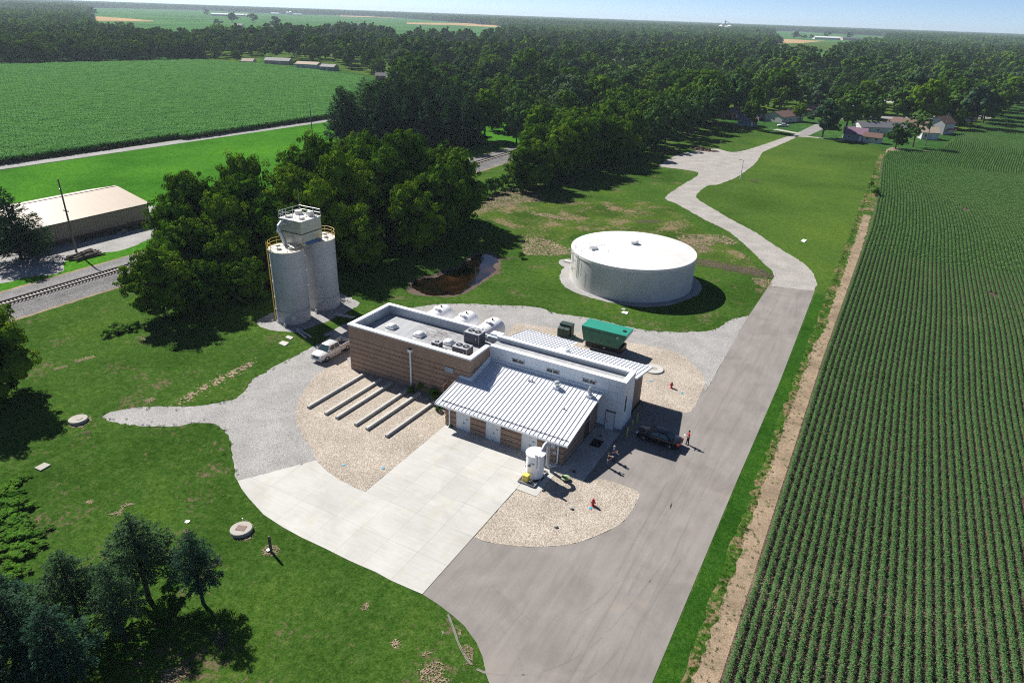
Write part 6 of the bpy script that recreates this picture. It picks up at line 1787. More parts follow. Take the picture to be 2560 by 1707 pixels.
for i, (p, s, lb) in enumerate((((11.02, 0.53), 0.75, 'dark leafy weed against the tan wall near the vent pipe'), ((10.14, -0.87), 0.4, 'leafy weed at the foot of the long wall downspout'), ((13.34, -0.51), 0.6, 'dark weed at the end of the last concrete beam'),
                                ((15.42, -2.62), 0.38, 'bright green weed in pebbles by the wing corner'), ((18.59, -4.75), 0.16, 'tiny weed at the foot of the wing downspout'), ((53.08, 154.41), 1.1, 'dark bush standing between lawn and crop rows'), ((51.33, 167.24), 0.6, 'small weed bush on the strip by the crop rows'))):
    plant_tree('weed_bush', lb, 'weed', BUSH[i % 2], p, s)

# ---------- conifers
for i, (x, y, s) in enumerate(((-113, 127, 1.0), (-105, 131, 1.08), (-97, 129, 1.05), (-89, 134, 1.0), (-82, 133, 0.9), (-76, 139, 0.95), (-109, 141, 1.1), (-100, 143, 1.15), (-92, 146, 1.1), (-84, 147, 1.05), (-104, 154, 1.1), (-95, 157, 1.1), (-87, 159, 1.05), (-77, 151, 0.95), (-113, 150, 1.05), (-118, 137, 0.85))):
    plant_tree('white_pine', 'dark green pine in the clump beside the county road', 'pine tree', PINE[i % 3], (x, y), s * 1.22, None, 'pines of the roadside clump')
plant_tree('white_pine', 'big lone pine in front of the beige shed', 'pine tree', conifer('lonepine', 340, 13.0, 5.6, 120, 110, 0.36, M['needle'], M['bark_spruce'], 0.05, sharp=0.78, droop=0.02), (-75.8, 0.5), 1.0, 0.4)
for i, (x, y, s, lb) in enumerate(((16.1, -35.7, 0.98, 'thin spruce with bare leaning trunk nearest the post'), (12.1, -37.5, 1.12, 'full dark spruce between the thin one and the others'), (14.2, -40.9, 0.98, 'spruce with a long bare trunk in the middle of the group'),
                                   (10.4, -41.8, 1.0, 'bluish spruce next to the weedy lawn edge'), (14.6, -45.2, 1.02, 'pale bluish spruce beside the deepest shade'), (11.2, -46.0, 1.05, 'broad bluish spruce at the end of the group'), (8.4, -45.0, 0.95, 'dark spruce half hidden behind the bluish ones'), (12.8, -49.0, 1.0, 'spruce at the far end of the group from the post'))):
    t = plant_tree('blue_spruce', lb, 'spruce tree', SPR[i % 3], (x, y), s, 0.8 * i)
    if i in (0, 2): t.scale = (s * 0.80, s * 0.80, s)
for i, (x, y, s) in enumerate(((13.4, -36.6, 0.55), (14.6, -38.2, 0.5), (12.8, -40.2, 0.55), (16.2, -39.5, 0.45), (15.4, -42.4, 0.6), (16.0, -45.0, 0.5), (17.5, -37.0, 0.4))):
    plant_tree('undergrowth', 'leafy undergrowth between the spruce trunks', 'shrub', BUSH[i % 2], (x, y), s, None, 'undergrowth below the spruces')


# ---------- instanced ground crops (nobody could count the plants)
def scatter(name, protos, pts, rz, sc, ix, label, mat=None):
    """one object whose points carry crop tufts (geometry nodes)"""
    me = bpy.data.meshes.new(name)
    me.vertices.add(len(pts)); me.vertices.foreach_set('co', np.asarray(pts, np.float32).ravel())
    for nm, arr, ty in (('rz', rz, 'FLOAT'), ('sc', sc, 'FLOAT'), ('ix', ix, 'INT')):
        a = me.attributes.new(nm, ty, 'POINT'); a.data.foreach_set('value', np.asarray(arr, np.int32 if ty == 'INT' else np.float32))
    o = bpy.data.objects.new(name, me); link(o)
    tag(o, label, None, None, 'stuff')
    ng = bpy.data.node_groups.new(name, 'GeometryNodeTree')
    ng.interface.new_socket('Geometry', in_out='INPUT', socket_type='NodeSocketGeometry')
    ng.interface.new_socket('Geometry', in_out='OUTPUT', socket_type='NodeSocketGeometry')
    N, L = ng.nodes, ng.links
    gi, go = N.new('NodeGroupInput'), N.new('NodeGroupOutput')
    ip = N.new('GeometryNodeInstanceOnPoints')
    jn = N.new('GeometryNodeJoinGeometry')
    for pm_ in reversed(protos):
        po = bpy.data.objects.new(pm_.name, pm_)
        oi = N.new('GeometryNodeObjectInfo'); oi.inputs['Object'].default_value = po
        oi.inputs['As Instance'].default_value = True
        L.new(oi.outputs['Geometry'], jn.inputs[0])
    def attr(nm, ty):
        a = N.new('GeometryNodeInputNamedAttribute'); a.data_type = ty; a.inputs['Name'].default_value = nm
        return a.outputs[0]
    L.new(gi.outputs[0], ip.inputs['Points']); L.new(jn.outputs[0], ip.inputs['Instance'])
    ip.inputs['Pick Instance'].default_value = True
    L.new(attr('ix', 'INT'), ip.inputs['Instance Index'])
    cx = N.new('ShaderNodeCombineXYZ'); L.new(attr('rz', 'FLOAT'), cx.inputs[2])
    er_ = N.new('FunctionNodeEulerToRotation'); L.new(cx.outputs[0], er_.inputs[0])
    L.new(er_.outputs[0], ip.inputs['Rotation'])
    L.new(attr('sc', 'FLOAT'), ip.inputs['Scale'])
    L.new(ip.outputs[0], go.inputs[0])
    md = o.modifiers.new('tufts', 'NODES'); md.node_group = ng
    return o


def cam_sees(x, y, margin=0.06):
    """rough frustum test so that crop is only grown where this or a nearby view could see it"""
    v = cam_inv @ Vector((x, y, 0.3))
    if v.z > -1: return False
    a, b_ = v.x / -v.z, v.y / -v.z
    return abs(a) < 0.751 + margin and abs(b_) < 0.501 + margin
bpy.context.view_layer.update()
cam_inv = cam.matrix_world.inverted()


def soy_row(seed, L_=2.1, n=380, wid=0.195, h=0.40, size=0.054):
    rg = np.random.default_rng(seed)
    x = rg.normal(0, wid * 0.62, n); y = rg.uniform(-0.08, L_, n)
    z = np.clip(h * (1.0 - (x / wid) ** 2 * 0.35) * rg.uniform(0.45, 1.05, n), 0.05, None)
    nrm = np.stack([x * 1.5, rg.normal(0, 0.4, n), np.full(n, 0.9)], 1) + rg.normal(0, 0.35, (n, 3))
    nrm /= np.linalg.norm(nrm, axis=1, keepdims=True)
    v, f = leaf_quads(np.stack([x, y, z], 1), nrm, size * rg.uniform(0.7, 1.35, n), rg, 0.7)
    return np_mesh('soy%d' % seed, v, f, M['soy'], np.clip(rg.normal(0.5, 0.2, n), 0, 1))


SOY = [soy_row(400 + i) for i in range(5)]
SOYF = [soy_row(420 + i, 2.1, 150, 0.22, 0.40, 0.092) for i in range(3)]


def crop_edge(y):
    e = [(-140, 52.95), (37, 53.1), (120, 54.3), (160, 53.8), (185, 53.0), (218, 52.0), (239, 52.8)]
    for (a, xa), (b_, xb) in zip(e[:-1], e[1:]):
        if a <= y <= b_: return xa + (xb - xa) * (y - a) / (b_ - a)
    return 53
def wob(y, off):
    """contour wander of the drilled rows, stronger away from the straight edge"""
    k = min(1.0, off / 30.0)
    return k * (1.6 * math.sin(y / 21.0 + 0.6) * min(1, max(0, (y - 60) / 60)) + 2.6 * math.sin(y / 47.0 + off / 60) * min(1, max(0, (y - 30) / 80)))
sx, sr, ss, si, fx_, fr_, fs_, fi_ = [], [], [], [], [], [], [], []
r7 = random.Random(77)
row = 0
FIELD_TOP = [(52.4, 238), (56.8, 243), (64, 247), (69.4, 255), (72.3, 271), (78, 311), (90, 366), (102, 425), (115, 509), (123, 529), (520, 760)]
def top_y(x):
    for (xa, ya), (xb, yb) in zip(FIELD_TOP[:-1], FIELD_TOP[1:]):
        if xa <= x <= xb: return ya + (yb - ya) * (x - xa) / (xb - xa)
    return 238
for row in range(400):
    off = row * 0.70
    y = -36.0 + r7.uniform(0, 2)
    while y < 560:
        x = crop_edge(min(y, 238)) + 0.2 + off + wob(y, off)
        far = y > 95 or off > 75
        if cam_sees(x, y) and y < top_y(x) - 0.5 and x < 330:
            gap = math.sin(x * 0.13 + 1.3) * math.sin(y * 0.09 + x * 0.05) > 0.97 and r7.random() < 0.2
            if not gap:
                dx = crop_edge(min(y + 2, 238)) + 0.2 + off + wob(y + 2, off) - x
                rot = -math.atan2(dx, 2.0)
                s = r7.uniform(0.96, 1.06)
                if far: fx_.append((x, y, 0.02)); fr_.append(rot); fs_.append(s); fi_.append(r7.randrange(3))
                else: sx.append((x, y, 0.02)); sr.append(rot); ss.append(s); si.append(r7.randrange(5))
        y += 2.0
scatter('soybean_rows', SOY, sx, sr, ss, si, 'long straight rows of young green soybeans on brown soil')
scatter('soybean_rows', SOYF, fx_, fr_, fs_, fi_, 'distant curving rows of young green soybeans')


def corn_patch(seed, n=260, S=4.0):
    rg = np.random.default_rng(seed)
    V, Fq, T = [], [], []
    off = 0
    for k in range(n):
        x, y = rg.uniform(0, S), rg.uniform(0, S)
        hgt = rg.uniform(1.75, 2.25)
        a = rg.uniform(0, 6.28)
        for j in range(3):
            aa = a + j * 2.1 + rg.normal(0, 0.3)
            d = np.array([math.cos(aa), math.sin(aa), 0]); q = np.array([-d[1], d[0], 0])
            z0 = hgt * rg.uniform(0.2, 0.97) ** 0.6
            l1, w = rg.uniform(0.28, 0.42), 0.075
            b0 = np.array([x, y, z0]); b1 = b0 + d * l1 + np.array([0, 0, rg.uniform(0.12, 0.3)]); b2 = b1 + d * l1 * 0.9 + np.array([0, 0, rg.uniform(-0.35, -0.05)])
            V += [b0 - q * w, b0 + q * w, b1 + q * w, b1 - q * w, b2 + q * w * 0.2, b2 - q * w * 0.2]
            Fq += [(off, off + 1, off + 2, off + 3), (off + 3, off + 2, off + 4, off + 5)]
            tt = np.clip(rg.normal(0.5, 0.25), 0, 1); T += [tt, min(1, tt + 0.12)]
            off += 6
    return np_mesh('cornpatch%d' % seed, np.array(V), np.array(Fq), M['corn'], np.array(T))


CORN = [corn_patch(450 + i) for i in range(4)]
CPOLY = [(-163.2, -30), (-161.5, 40), (-158.3, 173)] + [(-268.41, 316.42), (-381.08, 336.59), (-443.46, 328.94), (-458.71, 259.86), (-470.09, 199.64)] + [(-485, 150)]
cp, cr, cs2, ci = [], [], [], []
y = -40.0
while y < 345:
    x = -480.0
    while x < -156:
        if inside(x, y, CPOLY) and cam_sees(x, y, 0.03):
            cp.append((x, y, 0.0)); cr.append(0); cs2.append(r7.uniform(0.92, 1.06)); ci.append(r7.randrange(4))
        x += 3.9
    y += 3.9
scatter('corn_field', CORN, cp, cr, cs2, ci, 'dense tall green corn beyond the county road')

# grass tufts along worn edges and weeds on the crop strip
def tuft(seed, n=46, r=0.35, h=0.22):
    rg = np.random.default_rng(seed)
    p = np.stack([rg.normal(0, r * 0.5, n), rg.normal(0, r * 0.5, n), h * rg.uniform(0.3, 1, n)], 1)
    nr = rg.normal(0, 0.6, (n, 3)) + [0, 0, 0.8]; nr /= np.linalg.norm(nr, axis=1, keepdims=True)
    v, f = leaf_quads(p, nr, 0.06 * rg.uniform(0.6, 1.3, n), rg, 0.5)
    return np_mesh('tuft%d' % seed, v, f, M['blade'], np.clip(rg.normal(0.35, 0.2, n), 0, 1))
M['blade'] = leaf_mat('grass blades', (0.026, 0.080, 0.009), (0.048, 0.120, 0.015), (0.090, 0.160, 0.030), 0.3)
TUFT = [tuft(480 + i) for i in range(3)]
tp, ts = [], []
for k in range(2200):
    y = r7.uniform(-36, 210)
    x = 50.95 + r7.gauss(0, 0.28)
    if r7.random() < 0.22: x = r7.uniform(51.3, 53.0)
    if cam_sees(x, y): tp.append((x, y, 0.0)); ts.append(r7.uniform(0.22, 0.55))
edge = smooth_line(GRAVEL, 0.8, 0.0, True, 4)
for (x, y) in edge:
    if x > 8 and y < 19: continue
    if x > 40.3 or inside(x + 0.4, y, PAD) or inside(x, y, BEDL): continue
    for _ in range(3):
        if r7.random() < 0.5: tp.append((x + r7.gauss(0, 0.35), y + r7.gauss(0, 0.35), 0)); ts.append(r7.uniform(0.3, 0.7))
scatter('weed_tufts', TUFT, tp, [r7.uniform(0, 6.28) for _ in tp], ts, [r7.randrange(3) for _ in tp], 'low weeds along the bare strip and gravel edges')


# ================================================================ VEHICLES
M['car_black'] = pm('black car paint', (0.010, 0.011, 0.016), 0.18, 0.05, spec=0.7)
M['truck_paint'] = pm('champagne truck paint', (0.66, 0.66, 0.65), 0.28, 0.03, metal=0.25, spec=0.6)
M['lamp_red'] = pm('tail lamp red', (0.42, 0.02, 0.015), 0.2, 0.05)
M['lamp_clear'] = pm('headlamp lens', (0.62, 0.65, 0.68), 0.12, 0.05, spec=0.8)
M['plastic'] = pm('grey plastic trim', (0.05, 0.05, 0.052), 0.6, 0.05)


def loft(sections, name, mat, parent, closed_ends=True):
    """sections: list of rings (same count) -> smooth hull"""
    m = MB()
    n = len(sections[0])
    for s in sections: m.v += [tuple(p) for p in s]
    for k in range(len(sections) - 1):
        m.f += [(k * n + i, k * n + (i + 1) % n, (k + 1) * n + (i + 1) % n, (k + 1) * n + i) for i in range(n)]
    if closed_ends: m.f += [tuple(range(n))[::-1], tuple((len(sections) - 1) * n + i for i in range(n))]
    return m.build(name, mat, parent, smooth=True)


def ring(x, hw, z0, z1, tuck=0.06, crown=0.04):
    """body cross-section at x: half-width hw, sill z0, shoulder z1"""
    zm = z0 + (z1 - z0) * 0.55
    return [(x, -hw + tuck, z0), (x, hw - tuck, z0), (x, hw - 0.01, z0 + 0.12), (x, hw, zm), (x, hw - 0.03, z1 - 0.06), (x, hw - 0.14, z1), (x, 0, z1 + crown), (x, -hw + 0.14, z1), (x, -hw + 0.03, z1 - 0.06), (x, -hw, zm), (x, -hw + 0.01, z0 + 0.12)]


def wheel(parent, x, y, r, w, side):
    t_ = MB().lathe([(r * 0.62, -w / 2), (r * 0.95, -w / 2), (r, -w / 2 + 0.03), (r, w / 2 - 0.03), (r * 0.95, w / 2), (r * 0.62, w / 2)], n=28, axis='y').build('wheel', M['tyre'], parent, smooth=True, loc=(x, y, r))
    h = MB().lathe([(0.001, side * (w / 2 - 0.03)), (r * 0.16, side * (w / 2 - 0.02)), (r * 0.62, side * (w / 2 - 0.06)), (r * 0.64, side * (w / 2 - 0.005))], n=24, axis='y')
    h.build('rim', M['dark'], t_)
    sp = MB()
    for k in range(5):
        a = 2 * math.pi * k / 5
        c_, s_ = math.cos(a), math.sin(a)
        sp.tube([(0.05 * c_, side * (w / 2 - 0.02), 0.05 * s_), (r * 0.6 * c_, side * (w / 2 - 0.02), r * 0.6 * s_)], 0.045, 5)
    sp.build('spoke', M['chrome'], t_)


def sedan(label, p, rz, paint, group=None, L_=5.05, W_=1.84, name='sedan_car'):
    """nose towards local -x"""
    t = thing(name, label, 'car', (p[0], p[1], 0.02), rz, group)
    hl, hw = L_ / 2, W_ / 2
    S = [(-hl, 0.62, 0.34, 0.56), (-hl + 0.10, 0.76, 0.26, 0.68), (-hl + 0.45, hw - 0.06, 0.22, 0.77), (-hl + 1.1, hw, 0.20, 0.86), (-0.75, hw, 0.20, 0.93), (0.6, hw, 0.20, 0.95), (hl - 0.95, hw, 0.22, 0.96), (hl - 0.35, hw - 0.05, 0.25, 0.95), (hl - 0.08, 0.78, 0.30, 0.86), (hl, 0.66, 0.38, 0.74)]
    loft([ring(*s) for s in S], 'body', paint, t)
    def cab(x, hw_, z): return [(x, -hw_, z), (x, hw_, z)]
    # greenhouse: base and roof outline
    zb, zr = 0.93, 1.46
    base = [(-1.25, hw - 0.12), (1.62, hw - 0.12)]
    roofx = (-0.42, 0.92)
    m = MB().hexa([(-1.28, -hw + 0.10, zb), (1.66, -hw + 0.10, zb), (1.66, hw - 0.10, zb), (-1.28, hw - 0.10, zb), (roofx[0], -hw + 0.30, zr), (roofx[1], -hw + 0.30, zr), (roofx[1], hw - 0.30, zr), (roofx[0], hw - 0.30, zr)])
    m.build('cabin', paint, t, bevel=0.06, smooth=True)
    MB().hexa([(roofx[0] - 0.05, -hw + 0.32, zr - 0.01), (roofx[1] + 0.05, -hw + 0.32, zr - 0.01), (roofx[1] + 0.05, hw - 0.32, zr - 0.01), (roofx[0] - 0.05, hw - 0.32, zr - 0.01), (roofx[0] + 0.12, -hw + 0.42, zr + 0.035), (roofx[1] - 0.12, -hw + 0.42, zr + 0.035), (roofx[1] - 0.12, hw - 0.42, zr + 0.035), (roofx[0] + 0.12, hw - 0.42, zr + 0.035)]).build('roof', paint, t, smooth=True)
    def slab4(q, nm, mt, off):
        a, b_, c_ = (Vector(q[i]) for i in (0, 1, 2)); nn = (b_ - a).cross(c_ - a).normalized() * off
        MB().hexa([tuple(Vector(v)) for v in q] + [tuple(Vector(v) + nn) for v in q]).build(nm, mt, t)
    lerp = lambda a, b_, k: a + (b_ - a) * k
    def fr(k, y0, y1): return (lerp(-1.28, roofx[0], k), lerp(y0, y1, k), lerp(zb, zr, k))
    def rrp(k, y0, y1): return (lerp(1.66, roofx[1], k), lerp(y0, y1, k), lerp(zb, zr, k))
    slab4([fr(0.08, -hw + 0.2, -hw + 0.38), fr(0.08, hw - 0.2, hw - 0.38), fr(0.92, hw - 0.2, hw - 0.38), fr(0.92, -hw + 0.2, -hw + 0.38)], 'windscreen', M['glass'], -0.012)
    slab4([rrp(0.1, -hw + 0.2, -hw + 0.38), rrp(0.1, hw - 0.2, hw - 0.38), rrp(0.9, hw - 0.2, hw - 0.38), rrp(0.9, -hw + 0.2, -hw + 0.38)], 'rear_window', M['glass'], 0.012)
    for sd in (-1, 1):
        yb, yt = sd * (hw - 0.09), sd * (hw - 0.29)
        def sp(x, k): return (x, lerp(yb, yt, k), lerp(zb, zr, k))
        for x0_, x1_, x2_, x3_ in ((-0.95, 0.18, 0.18, -0.32), (0.26, 1.32, 0.86, 0.26)):
            slab4([sp(x0_, 0.10), sp(x1_, 0.10), sp(x2_, 0.88), sp(x3_, 0.88)], 'side_window', M['glass'], 0.012 * sd)
        MB().box(-0.95, 1.4, sd * (hw - 0.02) - 0.012, sd * (hw - 0.02) + 0.012, 0.90, 0.93).build('belt_trim', M['chrome'], t)
        MB().bbox(-hl + 0.05, -hl + 0.38, sd * 0.62 - 0.17, sd * 0.62 + 0.17, 0.55, 0.73, 0.05).build('headlight', M['lamp_clear'], t)
        MB().bbox(hl - 0.22, hl - 0.005, sd * 0.66 - 0.2, sd * 0.66 + 0.2, 0.66, 0.86, 0.04).build('tail_light', M['lamp_red'], t)
        MB().bbox(-0.98, -0.78, sd * (hw + 0.08) - 0.1, sd * (hw + 0.08) + 0.1, 0.93, 1.07, 0.03).build('mirror', paint, t)
        for xw in (-1.5, 1.5): wheel(t, xw, sd * (hw - 0.11), 0.335, 0.22, sd)
    MB().box(hl - 0.03, hl + 0.006, -0.28, 0.28, 0.56, 0.68).build('licence_plate', M['white_metal'], t)
    MB().box(-hl - 0.004, -hl + 0.05, -0.5, 0.5, 0.38, 0.55).build('grille', M['plastic'], t)
    return t


def pickup(label, p, rz, paint, name='pickup_truck'):
    """nose towards local -x"""
    t = thing(name, label, 'truck', (p[0], p[1], 0.015), rz)
    hl, hw = 2.95, 1.0
    S = [(-hl, 0.80, 0.50, 1.02), (-hl + 0.12, 0.92, 0.44, 1.12), (-hl + 0.5, hw - 0.02, 0.42, 1.20), (-hl + 1.25, hw, 0.42, 1.26), (-1.2, hw, 0.42, 1.28), (0.75, hw, 0.42, 1.28)]
    loft([ring(*s, 0.08, 0.05) for s in S], 'body', paint, t)
    # cab
    zb, zr = 1.26, 1.92
    MB().hexa([(-1.75, -hw + 0.10, zb), (0.78, -hw + 0.10, zb), (0.78, hw - 0.10, zb), (-1.75, hw - 0.10, zb), (-0.95, -hw + 0.26, zr), (0.62, -hw + 0.26, zr), (0.62, hw - 0.26, zr), (-0.95, hw - 0.26, zr)]).build('cab', paint, t, bevel=0.07, smooth=True)
    lerp = lambda a, b_, k: a + (b_ - a) * k
    def slab4(q, nm, mt, off):
        a, b_, c_ = (Vector(q[i]) for i in (0, 1, 2)); nn = (b_ - a).cross(c_ - a).normalized() * off
        MB().hexa([tuple(Vector(v)) for v in q] + [tuple(Vector(v) + nn) for v in q]).build(nm, mt, t)
    def fr(k, y0, y1): return (lerp(-1.75, -0.95, k), lerp(y0, y1, k), lerp(zb, zr, k))
    slab4([fr(0.06, -hw + 0.18, -hw + 0.32), fr(0.06, hw - 0.18, hw - 0.32), fr(0.9, hw - 0.2, hw - 0.34), fr(0.9, -hw + 0.2, -hw + 0.34)], 'windscreen', M['glass'], -0.014)
    MB().box(0.75, 0.775, -0.6, 0.6, 1.45, 1.82).build('rear_window', M['glass'], t)
    for sd in (-1, 1):
        yb, yt = sd * (hw - 0.09), sd * (hw - 0.25)
        def sp(x, k): return (x, lerp(yb, yt, k), lerp(zb, zr, k))
        for q in ((-1.42, -0.32, -0.32, -0.82), (-0.24, 0.62, 0.5, -0.24)):
            slab4([sp(q[0], 0.1), sp(q[1], 0.1), sp(q[2], 0.86), sp(q[3], 0.86)], 'side_window', M['glass'], 0.014 * sd)
        MB().bbox(-1.5, -1.32, sd * (hw + 0.13) - 0.14, sd * (hw + 0.13) + 0.14, 1.28, 1.5, 0.04).build('mirror', M['chrome'], t)
        MB().bbox(-hl + 0.02, -hl + 0.42, sd * 0.76 - 0.15, sd * 0.76 + 0.15, 0.86, 1.08, 0.05).build('headlight', M['lamp_clear'], t)
        MB().bbox(hl - 0.12, hl + 0.005, sd * 0.9 - 0.09, sd * 0.9 + 0.09, 0.85, 1.2, 0.03).build('tail_light', M['lamp_red'], t)
        MB().tube([(-1.5, sd * (hw + 0.03), 0.42), (0.7, sd * (hw + 0.03), 0.42)], 0.05, 6).build('side_step', M['chrome'], t)
        for xw in (-1.95, 1.98): wheel(t, xw, sd * (hw - 0.13), 0.42, 0.28, sd)
        MB().box(0.80, hl - 0.02, sd * hw - (0.0 if sd < 0 else 0.12), sd * hw + (0.12 if sd < 0 else 0.0), 0.55, 1.30).build('bed_side', paint, t, bevel=0.02)
        MB().box(-0.28, -0.26, sd * (hw + 0.001) - 0.004, sd * (hw + 0.001) + 0.004, 0.5, 1.22).build('door_gap', M['plastic'], t)
    MB().box(0.80, hl - 0.1, -hw + 0.122, hw - 0.122, 0.60, 0.72).build('bed_floor', M['plastic'], t)
    MB().box(hl - 0.1, hl, -hw + 0.122, hw - 0.122, 0.6, 1.28).build('tailgate', paint, t, bevel=0.02)
    MB().box(0.80, 0.9, -hw + 0.122, hw - 0.122, 0.72, 1.30).build('bed_front', paint, t)
    MB().bbox(-hl - 0.08, -hl + 0.1, -0.92, 0.92, 0.45, 0.66, 0.05).build('bumper', M['chrome'], t)
    MB().bbox(-hl - 0.02, -hl + 0.06, -0.52, 0.52, 0.72, 1.04, 0.04).build('grille', M['plastic'], t)
    return t


sedan('shiny black sedan parked in the shade by the yellow bollards', (39.55, 4.98), R(-3.0), M['car_black'])
pickup('silver beige pickup truck beside the end of the tan wall', (-4.85, 1.75), R(90.0), M['truck_paint'])

# ================================================================ PEOPLE
M['skin'] = pm('skin', (0.46, 0.27, 0.20), 0.55, 0.05)


def skin_mesh(name, verts, edges, radii, mat, parent, sub=1, root=0):
    me = bpy.data.meshes.new(name)
    me.from_pydata(verts, edges, [])
    o = bpy.data.objects.new(name, me)
    link(o, parent)
    sm = o.modifiers.new('skin', 'SKIN'); sm.use_smooth_shade = True
    for i, sv in enumerate(me.skin_vertices[0].data):
        r = radii[i]; sv.radius = (r, r) if isinstance(r, float) else r
        sv.use_root = (i == root)
    su = o.modifiers.new('sub', 'SUBSURF'); su.levels = sub; su.render_levels = sub
    me.materials.append(mat)
    return o


def person(label, p, rz, shirt, trousers, hair, arms, legs=0.0, cap=False, hold=None):
    """arms: [(elbow, wrist) left, right] offsets in body space; faces local +y"""
    t = thing('person', label, 'person', (p[0], p[1], 0.022), rz)
    V, E, Rr = [], [], []
    def v(co, r, frm=None):
        V.append(co); Rr.append(r); i = len(V) - 1
        if frm is not None: E.append((frm, i))
        return i
    pel = v((0, 0, 0.95), (0.15, 0.11)); wa = v((0, 0, 1.12), (0.145, 0.105), pel); ch = v((0, 0.0, 1.34), (0.175, 0.12), wa); nk = v((0, 0, 1.50), 0.06, ch)
    hd = v((0, 0.02, 1.60), 0.085, nk); tp = v((0, 0.02, 1.72), 0.085, hd)
    hands = []
    for sd, (el, wr) in zip((-1, 1), arms):
        sh = v((sd * 0.19, 0, 1.43), 0.065, ch)
        e_ = v(el, 0.048, sh); w_ = v(wr, 0.034, e_)
        d = (Vector(wr) - Vector(el)).normalized()
        pm_ = Vector(wr) + d * 0.08
        pl = v(tuple(pm_), (0.035, 0.022), w_)
        lat = d.cross(Vector((0, 0, 1)));  lat = lat.normalized() if lat.length > 0.05 else Vector((1, 0, 0))
        for k, ln in enumerate((0.065, 0.08, 0.085, 0.075)):
            q = pm_ + lat * (0.018 * (k - 1.5)) + d * 0.03
            f1 = v(tuple(q), 0.009, pl)
            f2 = v(tuple(q + d * ln * 0.6 + Vector((0, 0, -0.012))), 0.008, f1)
            v(tuple(q + d * ln + Vector((0, 0, -0.035))), 0.007, f2)
        th = v(tuple(Vector(wr) + d * 0.045 + lat * 0.04), 0.010, pl)
        v(tuple(Vector(wr) + d * 0.09 + lat * 0.055), 0.009, th)
        hands.append(pm_)
    for sd in (-1, 1):
        hp = v((sd * 0.09, 0, 0.88), 0.095, pel); kn = v((sd * 0.11, 0.02 + sd * legs * 0.5, 0.49), 0.065, hp); an = v((sd * 0.12, sd * legs, 0.09), 0.045, kn); v((sd * 0.13, sd * legs + 0.15, 0.045), 0.042, an)
    skin_mesh('body', V, E, Rr, M['skin'], t)
    # shirt with short sleeves
    V, E, Rr = [], [], []
    a = v((0, 0, 0.93), (0.168, 0.128)); b_ = v((0, 0, 1.12), (0.162, 0.122), a); c_ = v((0, 0, 1.34), (0.192, 0.137), b_); v((0, 0, 1.465), 0.078, c_)
    for sd, (el, wr) in zip((-1, 1), arms):
        s_ = v((sd * 0.19, 0, 1.43), 0.080, c_); k_ = 0.75
        v(tuple(Vector((sd * 0.19, 0, 1.43)).lerp(Vector(el), k_)), 0.066, s_)
    skin_mesh('shirt', V, E, Rr, shirt, t)
    V, E, Rr = [], [], []
    a = v((0, 0, 0.96), (0.160, 0.122)); 
    for sd in (-1, 1):
        hp = v((sd * 0.09, 0, 0.86), 0.108, a); kn = v((sd * 0.11, 0.02 + sd * legs * 0.5, 0.49), 0.082, hp); v((sd * 0.12, sd * legs, 0.10), 0.072, kn)
    skin_mesh('trousers', V, E, Rr, trousers, t)
    for sd in (-1, 1):
        MB().bbox(sd * 0.125 - 0.055, sd * 0.125 + 0.055, sd * legs - 0.08, sd * legs + 0.21, 0.0, 0.09, 0.025).build('shoe', M['dark'], t)
    MB().lathe([(0.094, 1.655), (0.102, 1.70), (0.098, 1.77), (0.07, 1.815), (0.0, 1.83)], (0, 0.005), 16).build('hair', hair, t, smooth=True)
    f = MB(); f.lathe([(0.012, 1.675), (0.02, 1.655), (0.0, 1.64)], (0, 0.118), 6); f.build('nose', M['skin'], t)
    for sd in (-1, 1):
        MB().lathe([(0.011, 1.685), (0.011, 1.695)], (sd * 0.035, 0.102), 8).build('eye', M['dark'], t)
        MB().lathe([(0.012, 1.64), (0.02, 1.67), (0.012, 1.69)], (sd * 0.098, 0.01), 6).build('ear', M['skin'], t)
    MB().box(-0.025, 0.025, 0.10, 0.112, 1.617, 1.624).build('mouth', M['lamp_red'], t)
    if cap: MB().box(-0.07, 0.07, 0.06, 0.19, 1.735, 1.75).build('cap_peak', hair, t)
    return t, hands


jeans = pm('blue jeans', (0.06, 0.10, 0.16), 0.8, 0.15, 6.0)
navy = pm('navy cloth', (0.03, 0.045, 0.12), 0.8, 0.1)
dk = pm('dark jacket cloth', (0.02, 0.022, 0.026), 0.8, 0.1)
redc = pm('red shirt cloth', (0.40, 0.015, 0.03), 0.8, 0.1)
grey_hair = pm('grey hair', (0.42, 0.41, 0.40), 0.7, 0.1)
brown_hair = pm('dark brown hair', (0.05, 0.032, 0.022), 0.7, 0.1)
t1, hn = person('person in dark jacket and jeans holding a small camera', (36.55, -2.57), R(-60), dk, jeans, brown_hair, [((-0.27, 0.12, 1.18), (-0.10, 0.34, 1.30)), ((0.27, 0.12, 1.18), (0.10, 0.34, 1.30))], 0.04)
cm = thing('camera', 'small pale camera held by the person in dark jacket', 'camera', (36.55, -2.57, 0.022), R(-60))
MB().bbox(-0.07, 0.07, 0.40, 0.47, 1.27, 1.37, 0.01).build('body', M['galv'], cm)
MB().lathe([(0.035, 0.0), (0.035, 0.06)], n=12, axis='y').build('lens', M['dark'], cm)
cm.children[-1].location = (0, 0.47, 1.32)
person('person in blue polo shirt with grey hair pointing with one arm', (36.55, -1.1), R(-75), navy, navy, grey_hair, [((-0.24, 0.14, 1.20), (-0.02, 0.30, 1.22)), ((0.36, 0.22, 1.30), (0.50, 0.45, 1.22))], 0.05)
